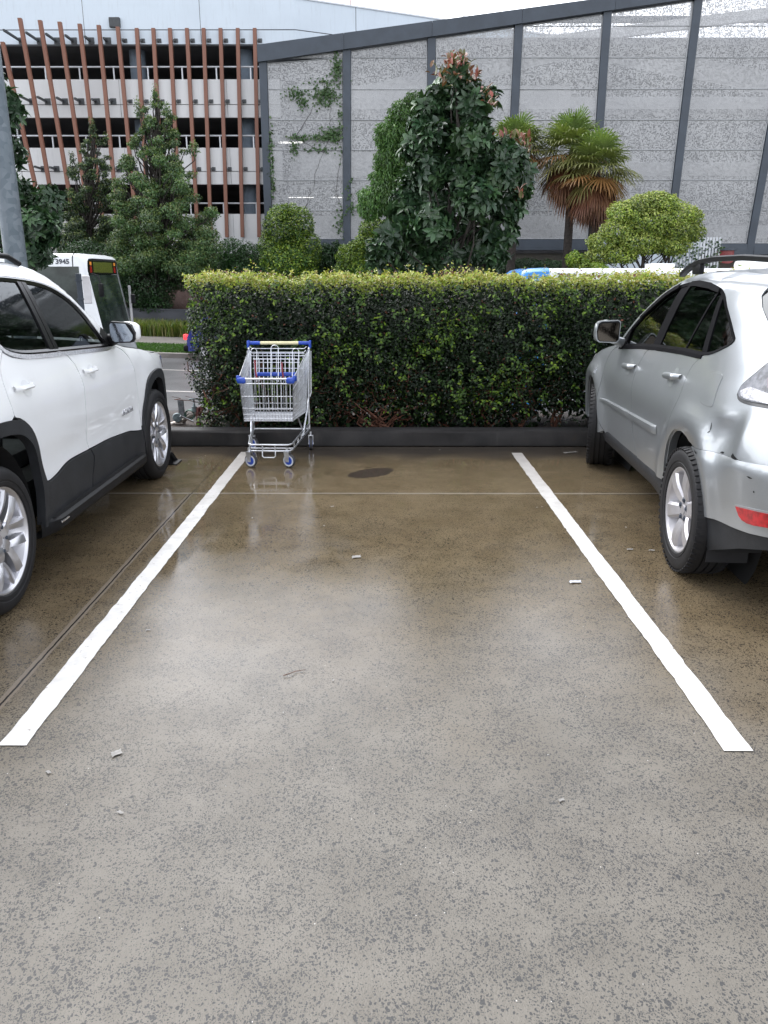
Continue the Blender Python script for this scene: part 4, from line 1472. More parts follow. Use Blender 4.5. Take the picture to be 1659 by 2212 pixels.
        pts = [(s * .60, 1.42, 1.655), (s * .60, 1.33, 1.685), (s * .598, 1.20, 1.715), (s * .595, 1.06, 1.736), (s * .595, .8, 1.748), (s * .592, .3, 1.745), (s * .59, -.15, 1.725), (s * .585, -.36, 1.69), (s * .58, -.47, 1.635)]
        rows = []
        for x, y, z in [pts[0]] + [(a + (b - a) * .5, c + (d_ - c) * .5, e_ + (f_ - e_) * .5) if False else (b, d_, f_) for (a, c, e_), (b, d_, f_) in zip(pts[:-1], pts[1:])]:
            rows.append([(x - .02, y, z - .016), (x - .022, y, z + .010), (x, y, z + .018), (x + .022, y, z + .010), (x + .02, y, z - .016), (x - .02, y, z - .016)])
        mb.grid(rows)
        for y, z in ((1.1, 1.70), (-.30, 1.665)): mb.bbox((s * .595, y, z), (.035, .16, .09), .012)
        mb.build('roof_rail', M['black_plastic'], root, smooth=45)
    mb = MB()
    for x in (-.36, .36): seat(mb, x, 1.05, .56)
    for x in (-.40, .05, .40): seat(mb, x, .18, .58)
    mb.build('seat', M['seat_cloth'], root, smooth=40)
    mb = MB(); mb.bbox((0, 1.95, .88), (1.4, .5, .36), .08); mb.build('dashboard', M['black_plastic'], root, smooth=40)
    car_shell(root, B, .36, WB, (.50, 2.2), .357, .885)
    return root


M['silver_shade'] = paint_mat('silver_shade', (.25, .265, .27), .4, .5, .4)  # silver paint darkened to stand for shade in handle cups and flap gap
M['lens_grey'] = mat('lens_grey', (.10, .105, .12), .3, .1, var=.45, scale=26, coat=.1, spec=.3)
M['lens_bright'] = mat('lens_bright', (.32, .32, .34), .3, .3, var=.45, scale=70, coat=.1)
M['lamp_dark'] = mat('lamp_dark', (.012, .012, .014), .3)
M['lamp_pink'] = mat('lamp_pink', (.17, .11, .125), .3, .2, scale=30, var=.3, coat=.1)
m, nt, out = nodes('mirror_dim'); g = NT(nt)
g.bsdf(out, (.07, .06, .05), .08, 1.0, normal=g.bump(g.ramp(g.voro(g.coord(), 120).outputs['Distance'], 0, .3, 1, 0), .12, .002))
M['mirror_dim'] = m
SILVER = build_silver()
# ------------------------------------------------------------------ car park building with timber-coloured fins
def streak_mat(name, base, dirt, amt, rough=.7, vs=9):
    m, nt, out = nodes(name)
    g = NT(nt); co = g.coord()
    st = g.noise(g.scale(co, (1, 1, .10)), vs, 5, .7)
    c = g.mix(g.math('MULTIPLY', g.ramp(st, .5, .8), amt), base, dirt)
    c = g.mix(g.math('MULTIPLY', g.ramp(g.noise(co, .6, 4, .6), .4, .7), amt * .6), c, tuple(x * .85 for x in base))
    g.bsdf(out, c, rough)
    return m


M['render_white'] = streak_mat('render_white', (.60, .67, .74), (.42, .45, .48), .5)
M['render_cream'] = streak_mat('render_cream', (.66, .665, .67), (.40, .40, .40), .4)
M['joint_dark'] = mat('joint_dark', (.10, .10, .11), .8)
M['deck_dark'] = mat('deck_dark', (.13, .13, .137), .85, var=.25, scale=.4)
M['deck_col'] = mat('deck_col', (.16, .20, .25), .7, var=.1, scale=2)
M['timber'] = streak_mat('timber', (.225, .098, .064), (.165, .065, .044), .6, .55, 14)
M['rail_white'] = mat('rail_white', (.55, .57, .6), .35, .2, var=.05)
M['tube_light'] = None

BY = 42.0
zy = lambda py, Y=BY: at(829, py, Y).z
z_top, z_o1t, z_o1b = 13.95, zy(95), zy(171)
z_o2t, z_o2b = zy(253.5), zy(319)
z_o3t, z_o3b = zy(398), zy(462)
z_bot = zy(516) - 1.6
XL, XR = -30.0, -9.2 + 3.0
XR = at(590, 300, BY).x + .4
CX_ = at(638, 64, BY).x

bld = thing('car_park_building', 'white multi level car park with a row of rust brown vertical fins', 'building', (0, 0, 0))


def wall_box(mb, x0, x1, y0, y1, z0, z1): return mb.box(((x0 + x1) / 2, (y0 + y1) / 2, (z0 + z1) / 2), (x1 - x0, y1 - y0, z1 - z0))


mb = MB()
zj = zy(64)
wall_box(mb, XL, CX_, BY, BY + .35, zj + .02, z_top)
mb.build('upper_wall', M['render_white'], bld)
mb = MB(); wall_box(mb, XL, CX_, BY + .006, BY + .33, z_o1t, zj - .02); mb.build('top_beam', M['render_white'], bld)
mb = MB(); wall_box(mb, XL, CX_, BY + .03, BY + .30, zj - .02, zj + .02); mb.build('wall_joint', M['joint_dark'], bld)
mb = MB()
for px in (180, 432):
    x = at(px * 1.0, 40, BY).x
    wall_box(mb, x - .012, x + .012, BY - .003, BY + .1, z_o1t + .03, z_top - .02)
mb.build('panel_joint', M['joint_dark'], bld)
# wall going back from the corner, behind the screen
ang = math.atan2(1.0, 2.14)
dvx, dvy = math.cos(ang), math.sin(ang)
mb = MB()
L = 34.0
p0 = Vector((CX_, BY, 0)); p1 = p0 + Vector((dvx, dvy, 0)) * L
nrm = Vector((dvy, -dvx, 0))
def slab_between(mb, a, b, th, z0, z1):
    q = -nrm * th
    v = [a, b, b + q, a + q]
    return mb.add([(p.x, p.y, z0) for p in v] + [(p.x, p.y, z1) for p in v], [(0, 1, 2, 3), (7, 6, 5, 4), (0, 4, 5, 1), (1, 5, 6, 2), (2, 6, 7, 3), (3, 7, 4, 0)])
slab_between(mb, p0, p1, .35, zj + .02, z_top)
slab_between(mb, p0 - nrm * -.0, p1, .33, z_o1t, zj - .02)
mb.build('return_wall', M['render_white'], bld)
mb = MB()
for k in (8.3, 3.05):
    a = p0 + Vector((dvx, dvy, 0)) * k + nrm * .003
    slab_between(mb, a, a + Vector((dvx, dvy, 0)) * .03, .1, z_o1t + .03, z_top)
slab_between(mb, p0 + nrm * -.02, p1 + nrm * -.02, .2, zj - .02, zj + .02)
mb.build('panel_joint', M['joint_dark'], bld)
mb = MB(); slab_between(mb, p0 + nrm * .05, p1 + nrm * .05, .45, z_top, z_top + .07); mb.build('parapet_cap', M['rail_white'], bld)
mb = MB(); mb.cyl((at(756, 3, BY + 1.4).x, BY + 1.6, z_top), (at(756, 3, BY + 1.4).x, BY + 1.6, z_top + .9), .035); mb.build('roof_pipe', M['timber'], bld)

for nm, zt_, zb, zjt in (('a', z_o1b, z_o2t, zy(225.6)), ('b', z_o2b, z_o3t, zy(370)), ('c', z_o3b, z_bot, None)):
    mb = MB()
    if zjt:
        wall_box(mb, XL, XR, BY, BY + .22, zjt + .015, zt_)
        wall_box(mb, XL, XR, BY + .012, BY + .22, zb, zjt - .015)
    else:
        wall_box(mb, XL, XR, BY, BY + .22, zb, zt_)
    sp = mb.build('spandrel', M['render_cream'], bld)
    mb = MB()
    x = -28.0
    while x < XR:
        wall_box(mb, x, x + .012, BY - .003, BY + .1, zb + .02, zt_ - .02); x += 5.1
    mb.build('spandrel_joint', M['joint_dark'], sp)
    # rail above the spandrel
    mb = MB()
    zr = zt_ + .55 if nm != 'c' else zt_ + .50
    mb.tube([(XL, BY + .12, zr), (XR, BY + .12, zr)], .042, 8)
    x = -27.5
    while x < XR:
        mb.box((x, BY + .12, (zr + zt_) / 2), (.06, .05, zr - zt_)); x += 1.62
    mb.build('railing', M['rail_white'], bld, smooth=60)
# decks, dark inside, columns
for z in (z_o1t + .05, z_o2t + .12, z_o3t + .12):
    mb = MB(); wall_box(mb, XL, 34, BY + .36, BY + 22, z, z + .30); mb.build('deck', M['deck_dark'], bld)
mb = MB(); wall_box(mb, XL, 40, BY + 22, BY + 22.3, z_bot, z_o1t + .3); mb.build('rear_wall', M['deck_dark'], bld)
for zt_, zb in ((z_o1t, z_o1b), (z_o2t, z_o2b), (z_o3t, z_o3b)):
    for x in (-24.2, -19.4, -12.1, -6.9):
        MB().cyl((x, BY + 1.4, zb - 1.0), (x, BY + 1.4, zt_ + .1), .38, n=20).build('deck_column', M['deck_col'], bld, smooth=40)
    for x in (-18.2, -11.9):
        if zt_ is z_o2t: MB().cyl((x, BY + 1.0, zb - 1.0), (x, BY + 1.0, zt_ + .1), .045, n=8).build('down_pipe', M['rail_white'], bld, smooth=40)
m, nt, out = nodes('lamp_tube'); g = NT(nt)
g.bsdf(out, (.8, .8, .8), .5, emit=(1, .98, .94), emit_s=1.2)
M['tube_light'] = m
for px, py, Y, ln in ((650, 426, 50, 1.5), (730, 426, 50, .9), (627, 308, 50, 1.4), (320, 306, 47, .5)):
    p = at(px, py, Y)
    tag(MB().bbox((p.x, Y, p.z), (ln, .12, .07), .02).build('ceiling_light', M['tube_light'], bld))
# fins: (top pixel, bottom pixel, stand-off at top, stand-off at bottom)
tops = [(4, 90), (41.2, 38.3), (84.9, 43), (127.5, 46.6), (170.8, 50.9), (212, 53.7), (253.2, 57.3), (294.4, 60.2), (330.2, 60.2), (366.3, 60.2), (402.9, 60.2), (439, 60.2), (475.6, 60.2), (512.8, 60.2), (549.7, 60.2)]
at640 = [35.8, 75.2, 116.4, 154.7, 191.5, 229.2, 269.3, 305.1, 339.5, 375, 411.8, 445.1, 480.9, 516.7, 553.3]
M['bracket'] = mat('bracket', (.05, .055, .06), .5)
for i, ((tx, ty), mx) in enumerate(zip(tops, at640)):
    so_t = max(.22, 1.75 - .235 * i)
    so_b = max(.20, .55 - .05 * i)
    pt = at(tx, ty, BY - so_t)
    ym = 229.2
    so_m = so_t + (so_b - so_t) * min(1, (ym - ty) / 460)
    pm = at(mx, ym, BY - so_m)
    d_ = pm - pt
    zb = zy(512, BY - .3) - (.1 if i < 12 else -.0) - (.6 if i < 10 else 0)
    k = (zb - pt.z) / d_.z
    pb = pt + d_ * k
    if pb.y > BY - .2: pb.y = BY - .2
    u = Vector((.083, 0, 0)); v = Vector((0, .16, 0))
    q = [pt - u, pt + u, pt + u + v, pt - u + v, pb - u, pb + u, pb + u + v, pb - u + v]
    mb = MB().add(q, [(0, 1, 2, 3), (7, 6, 5, 4), (0, 4, 5, 1), (1, 5, 6, 2), (2, 6, 7, 3), (3, 7, 4, 0)])
    fin = mb.build('fin', M['timber'], bld)
    for z in (z_o1t + .02 + .12, zy(219), zy(365)):
        kk = (z - pt.z) / d_.z
        c = pt + d_ * kk
        mb = MB()
        mb.box((c.x + .16, (c.y + .1 + BY) / 2, z), (.09, BY - c.y - .1, .09))
        pw = .27 if i < 6 else .17
        mb.box((c.x + .22, BY - .02, z), (pw, .05, pw))
        mb.build('fin_bracket', M['bracket'], fin)
mb = MB(); p = at(249, 62, BY - .05); mb.bbox((p.x, p.y, p.z + .25), (.5, .2, .42), .03); mb.build('wall_floodlight', M['bracket'], bld)

# ------------------------------------------------------------------ screen of perforated panels
scr = thing('perforated_screen', 'grey perforated metal screen wall in a dark steel frame with a rising top beam', 'screen wall', (0, 0, 0))
SY0, LEAN, ZREF = 40.0, .05, 3.0


def scr_pt(px, py):
    """pixel onto the leaning plane of the screen"""
    d = Vector(ray(px, py)); o = Vector((0, 0, CAM_H))
    n = Vector((0, 1, LEAN)); c = Vector((0, SY0, ZREF))
    t = n.dot(c - o) / n.dot(d)
    return o + d * t


def panel_mat():
    m, nt, out = nodes('perforated_panel')
    g = NT(nt); co = g.coord()
    sx = g.n('ShaderNodeSeparateXYZ'); g.l(co, sx.inputs[0])
    CELL = .031
    fl = lambda s_: g.math('FLOOR', g.math('DIVIDE', s_, CELL))
    cx, cz = fl(sx.outputs[0]), fl(sx.outputs[2])
    def wn(a, b, seed):
        cb = g.n('ShaderNodeCombineXYZ'); g.l(a, cb.inputs[0]); g.l(b, cb.inputs[1]); cb.inputs[2].default_value = seed
        w_ = g.n('ShaderNodeTexWhiteNoise', noise_dimensions='3D'); g.l(cb.outputs[0], w_.inputs['Vector'])
        return w_.outputs['Value']
    r1 = wn(cx, cz, 1.0)
    half = lambda s_: g.math('FLOOR', g.math('DIVIDE', s_, 3.0))
    r2 = wn(half(cx), cz, 5.0); r3 = wn(cx, half(cz), 9.0)
    pick = g.math('MAXIMUM', g.math('LESS_THAN', r1, .26), g.math('MAXIMUM', g.math('LESS_THAN', r2, .12), g.math('LESS_THAN', r3, .12)))
    fx = g.math('FRACT', g.math('DIVIDE', sx.outputs[0], CELL)); fz = g.math('FRACT', g.math('DIVIDE', sx.outputs[2], CELL))
    # fine mesh in every cell: small square openings, larger where picked
    ex = g.math('ABSOLUTE', g.math('SUBTRACT', fx, .5)); ez = g.math('ABSOLUTE', g.math('SUBTRACT', fz, .5))
    mx = g.math('MAXIMUM', ex, ez)
    size = g.math('ADD', g.math('MULTIPLY', pick, .215), .12)
    hole = g.math('LESS_THAN', mx, size)
    n = g.noise(co, .35, 4, .6)
    st = g.noise(g.scale(co, (1, 1, .15)), 1.2, 4, .6)
    c = g.mix(g.ramp(n, .3, .7), (.36, .363, .375), (.42, .422, .43))
    c = g.mix(g.math('MULTIPLY', g.ramp(st, .55, .8), .3), c, (.30, .30, .31))
    b = g.bsdf(None, c, .5, .25)
    tr = g.n('ShaderNodeBsdfTransparent')
    ms = g.n('ShaderNodeMixShader')
    g.l(hole, ms.inputs[0]); g.l(b, ms.inputs[1]); g.l(tr.outputs[0], ms.inputs[2])
    g.l(ms.outputs[0], out.inputs[0])
    return m


M['panel'] = panel_mat()
M['panel_edge'] = mat('panel_edge', (.40, .41, .42), .5, .3)
cols_px = [((568, 120), (582, 520)), ((749.5, 118), (749.5, 516)), ((932, 84), (931, 516)), ((1120, 55), (1097, 516)), ((1311, 22), (1277, 520)), ((1506, 2), (1444, 524)), ((1713, 0), (1618, 533))]
cols = [(scr_pt(*a), scr_pt(*b)) for a, b in cols_px]
a, b = cols[-1]
cols.append((a + (cols[-1][0] - cols[-2][0]), b + (cols[-1][1] - cols[-2][1])))
cols.append((a + 2 * (cols[-1][0] - cols[-2][0]), b + 2 * (cols[-1][1] - cols[-2][1])))
cols = [(a + (a - b) * .5, b) for a, b in cols]
# beam: line through two pixels on the plane
bm0t, bm1t = scr_pt(563, 100), scr_pt(1300, 0)
bm0b, bm1b = scr_pt(563, 137), scr_pt(1212, 42)
def on_line(p, q, x): k = (x - p.x) / (q.x - p.x); return p + (q - p) * k
zb_line = scr_pt(700, 516).z
XE = cols[-1][0].x + 2


def top_z(x): return on_line(bm0b, bm1b, x).z


def plane_y(z): return SY0 - LEAN * (z - ZREF)


xs = [bm0t.x - .12, at(745, 100, SY0).x, at(932, 60, SY0).x, at(1123, 30, SY0).x, at(1320, 10, SY0).x, at(1520, -10, SY0).x, at(1720, -30, SY0).x, XE]
for x0, x1 in zip(xs[:-1], xs[1:]):
    x1 -= .012
    v = []
    for x in (x0, x1):
        zt_, zb_ = on_line(bm0t, bm1t, x).z, on_line(bm0b, bm1b, x).z
        for dy in (-.32, .3):
            for z in (zb_, zt_): v.append((x, plane_y(z) + dy, z))
    MB().add(v, [(0, 1, 3, 2), (4, 6, 7, 5), (0, 4, 5, 1), (2, 3, 7, 6), (1, 5, 7, 3), (0, 2, 6, 4)]).build('top_beam', M['dark_steel'], scr)
for (a, b) in cols:
    d_ = (a - b)
    k = (top_z(b.x + d_.x * .5) - b.z + .1) / d_.z
    t = b + d_ * k
    u = Vector((.17, 0, 0)); v = Vector((0, .22, 0))
    base = b - d_.normalized() * .4
    q = [t - u - v * .8, t + u - v * .8, t + u + v, t - u + v, base - u - v * .8, base + u - v * .8, base + u + v, base - u + v]
    MB().add(q, [(0, 1, 2, 3), (7, 6, 5, 4), (0, 4, 5, 1), (1, 5, 6, 2), (2, 6, 7, 3), (3, 7, 4, 0)]).build('column', M['dark_steel'], scr)
joints = [scr_pt(829, p).z for p in (455, 390, 325, 260, 194, 126, 58, -10, -80)]
zlev = [zb_line] + joints
for ci in range(len(cols) - 1):
    (ta, ba), (tb, bb) = cols[ci], cols[ci + 1]
    def xat(c0, z): k = (z - c0[1].z) / (c0[0].z - c0[1].z); return c0[1].x + (c0[0].x - c0[1].x) * k
    drop = .20 if ci > 3 else 0.0
    for li in range(len(zlev) - 1):
        z0, z1 = zlev[li] + .001, zlev[li + 1] - .001
        z0 -= drop * (1 if li == 0 else 0)
        xa0, xb0, xa1, xb1 = xat(cols[ci], z0) + .2, xat(cols[ci + 1], z0) - .2, xat(cols[ci], z1) + .2, xat(cols[ci + 1], z1) - .2
        ztl, ztr = min(z1, top_z(xa1) - .06), min(z1, top_z(xb1) - .06)
        if ztr <= z0 + .1: continue
        ztl = max(ztl, z0 + .02)
        # slight bow so that each sheet catches the light a little differently
        rows = []
        nz_, nx_ = 5, 7
        tilt = random.uniform(-.02, .02); bow = random.uniform(-.01, .03)
        for i in range(nz_ + 1):
            kz = i / nz_
            row = []
            for j in range(nx_ + 1):
                kx = j / nx_
                zl = z0 + (ztl - z0) * kz; zr = z0 + (ztr - z0) * kz
                z = zl + (zr - zl) * kx
                x = (xa0 + (xa1 - xa0) * kz) * (1 - kx) + (xb0 + (xb1 - xb0) * kz) * kx
                row.append((x, plane_y(z) - .06 + tilt * (kz - .5) - bow * math.sin(math.pi * kx) * math.sin(math.pi * kz), z))
            rows.append(row)
        pn = MB().grid(rows).build('screen_panel', M['panel'], scr, smooth=60)
        mb = MB()
        e = [rows[0][0], rows[0][-1], rows[-1][-1], rows[-1][0]]
        for (p, q) in ((e[0], e[1]), (e[3], e[2]), (e[0], e[3]), (e[1], e[2])):
            p, q = Vector(p), Vector(q)
            mb.tube([p - Vector((0, .01, 0)), q - Vector((0, .01, 0))], .022, 4)
        mb.build('panel_edge', M['panel_edge'], pn)
# bottom beam
for i, (c0, c1) in enumerate(zip(cols[:-1], cols[1:])):
    dz = .20 if i > 3 else 0
    x0, x1 = c0[1].x + .175, c1[1].x - .175
    zt_ = zb_line - .03 - dz
    MB().box(((x0 + x1) / 2, plane_y(zt_), zt_ - .24), (x1 - x0, .34, .48)).build('bottom_beam', M['dark_steel'], scr)

# decks of the car park seen through the screen
mb = MB()
for zt_, zb in ((z_o1b, z_o2t), (z_o2b, z_o3t), (z_o3b, z_o3b - 1.5)):
    wall_box(mb, XR + .3, 9.0, BY + 1.3, BY + 1.55, zb, zt_)
    wall_box(mb, 9.0, 34, BY + 1.6, BY + 1.85, zb + .25, zt_ - .45)
mb.build('inner_parapet', M['render_cream'], bld)
mb = MB()
def ramp(x0, z0, x1, z1, y, h):
    mb.add([(x0, y, z0), (x1, y, z1), (x1, y, z1 + h), (x0, y, z0 + h), (x0, y + .3, z0), (x1, y + .3, z1), (x1, y + .3, z1 + h), (x0, y + .3, z0 + h)],
           [(0, 1, 2, 3), (7, 6, 5, 4), (0, 4, 5, 1), (1, 5, 6, 2), (2, 6, 7, 3), (3, 7, 4, 0)])
ramp(-4, 9.2, 9.5, 12.1, BY + 2.3, 1.0)
ramp(9.5, 12.1, 22, 9.9, BY + 2.31, 1.0)
ramp(3, 12.6, 26, 15.2, BY + 5.0, .5)
mb.build('ramp_parapet', M['render_cream'], bld)
mb = MB()
for z in (13.4, 14.6): wall_box(mb, 4, 34, BY + 6, BY + 6.25, z, z + .28)
mb.build('roof_beam', M['dark_steel'], bld)
mb = MB()
wall_box(mb, 12, 34, BY + 3, BY + 20, 10.0, 10.25)
mb.build('deck', M['deck_dark'], bld)

# wall, slatted fence, red post and undercroft at the lower right
z0 = 2.0
p = at(1380, 560, 37.5)
w_ = thing('garden_wall', 'plain white rendered wall behind the round yellow green tree', 'wall', (p.x, 37.5, 0))
MB().bbox((.2, 0, 2.1), (5.0, .25, 2.3), .02).build('wall_panel', M['render_white'], w_)
p = at(1515, 555, 36.6)
f_ = thing('slatted_fence', 'white upright slat fence with climbing leaves under the screen', 'fence', (p.x, 37.0, 0))
mb = MB()
for i in range(15): mb.box((-1.0 + i * .135, 0, 2.15), (.085, .03, 2.3))
mb.build('slats', M['rail_white'], f_)
mb = MB()
for z in (1.3, 2.9): mb.box((0, .035, z), (2.1, .04, .08))
mb.build('fence_rails', M['rail_white'], f_)
M['red_post'] = mat('red_post', (.22, .035, .035), .5, var=.15, scale=2)
p = at(1567, 560, 39.2)
rp = thing('red_column', 'dark red round column holding up the screen', 'column', (p.x, 39.4, 0))
MB().cyl((0, 0, .5), (0, 0, zb_line - .55), .42, n=28).build('shaft', M['red_post'], rp, smooth=40)
MB().cyl((0, 0, zb_line - .55), (0, 0, zb_line - .45), .5, n=28).build('cap_plate', M['dark_steel'], rp, smooth=40)
uc = thing('undercroft_wall', 'dark grey recessed wall under the steel screen', 'wall', (10, 43.0, 0))
MB().box((0, 0, 2.2), (46, .3, 2.6)).build('wall_panel', M['deck_dark'], uc)
mb = MB()
for x in (-9, -4.5, 0, 6.6, 8.4, 12): mb.box((x, -2.6, 2.0), (.3, .3, 3.0))
mb.build('support_posts', M['deck_dark'], uc)
rwl = thing('retaining_wall', 'low dark grey retaining wall behind the strappy grasses', 'wall', (-4, 33.1, 0))
M['retain'] = mat('retain', (.065, .068, .08), .7, var=.2, scale=1)
rows = []
for i in range(41):
    x = -30 + i * 1.3
    zb, zt_ = tz(x - 4, 32.9) - .2, tz(x - 4, 33.4) + .16
    rows.append([(x, 0, zb), (x, 0, zt_), (x, .22, zt_), (x, .22, zb)])
MB().grid(rows).build('wall_face', M['retain'], rwl, smooth=30)
MB().grid([[(r[1][0], -.03, r[1][2]), (r[1][0], -.03, r[1][2] + .06), (r[1][0], .26, r[1][2] + .06), (r[1][0], .26, r[1][2])] for r in rows]).build('coping', M['retain'], rwl, smooth=30)
# ------------------------------------------------------------------ foliage kit
T_RH = (np.array([[0, 0, 0], [.42, -.5, .10], [.42, .5, .10], [1, 0, -.06]]), np.array([[0, 1, 3], [0, 3, 2]]))
T_OV = (np.array([[0, 0, 0], [.28, -.42, .09], [.28, .42, .09], [.30, 0, .0], [.68, -.40, .04], [.68, .40, .04], [.68, 0, -.05], [1, 0, -.16]]),
        np.array([[0, 1, 3], [0, 3, 2], [1, 4, 6], [1, 6, 3], [2, 3, 6], [2, 6, 5], [4, 7, 6], [5, 6, 7]]))


def unit(v): return v / np.maximum(1e-9, np.linalg.norm(v, axis=-1, keepdims=True))


def leaves(name, pos, nrm, size, col, mt, parent, tpl=T_RH, aspect=.5, along=None):
    n = len(pos)
    nrm = unit(nrm)
    r = RNG.normal(size=(n, 3)) if along is None else along + RNG.normal(size=(n, 3)) * (.1 if tpl is T_OV else .35)
    t = unit(r - nrm * np.sum(r * nrm, 1, keepdims=True))
    b = np.cross(nrm, t)
    tv, tf = tpl
    s = size[:, None, None]
    V = pos[:, None, :] + s * (tv[None, :, 0:1] * t[:, None, :] + tv[None, :, 1:2] * aspect * b[:, None, :] + tv[None, :, 2:3] * nrm[:, None, :])
    k = len(tv)
    F = (np.arange(n)[:, None, None] * k + tf[None]).reshape(-1, 3)
    C = np.repeat(col, k, 0)
    return tri_mesh(name, V.reshape(-1, 3), F, C, mt, parent)


def pal(cols, n, j=.22, w=None):
    c = np.array(cols)[RNG.choice(len(cols), n, p=w)]
    return c * RNG.uniform(1 - j, 1 + j, (n, 1)) * RNG.uniform(.94, 1.06, (n, 3))


def limb(mb, a, b, r0, r1, wob=.06, n=7, seg=6):
    a, b = Vector(a), Vector(b)
    L = (b - a).length
    pts, rr = [], []
    for i in range(seg + 1):
        k = i / seg
        p = a.lerp(b, k)
        if 0 < i < seg: p += Vector((random.gauss(0, wob), random.gauss(0, wob), 0)) * L * .5
        pts.append(p); rr.append(r0 + (r1 - r0) * k)
    mb.tube(pts, rr, n)
    return pts


def clump_points(cl, n, shell=.22, up=.35, out=1.0, jit=.7):
    """cl: list of (centre xyz, radii xyz); points near the skins of the clumps"""
    c = np.array([x[0] for x in cl]); r = np.array([x[1] for x in cl])
    w = (r[:, 0] * r[:, 2] + r[:, 0] * r[:, 1]); w = w / w.sum()
    i = RNG.choice(len(cl), n, p=w)
    d = unit(RNG.normal(size=(n, 3)))
    f = 1 - np.abs(RNG.normal(0, shell, n))
    f = np.where(f < .1, RNG.uniform(.1, 1, n), f) * (1 + .10 * np.sin(7 * d[:, 0] + 3 * i) * np.cos(6 * d[:, 2] + i))
    p = c[i] + d * r[i] * f[:, None]
    nn = d * out + np.array([0, 0, up]) + RNG.normal(size=(n, 3)) * jit
    return p, nn, i, d


# ------------------------------------------------------------------ hedge
HX0, HX1, HY0, HY1, HZ0, HZ1 = -1.97, 4.6, 8.20, 9.45, .07, 1.585
hedge = thing('hedge', 'clipped green hedge with yellow new growth on top along the kerb', 'hedge', (0, 0, 0))


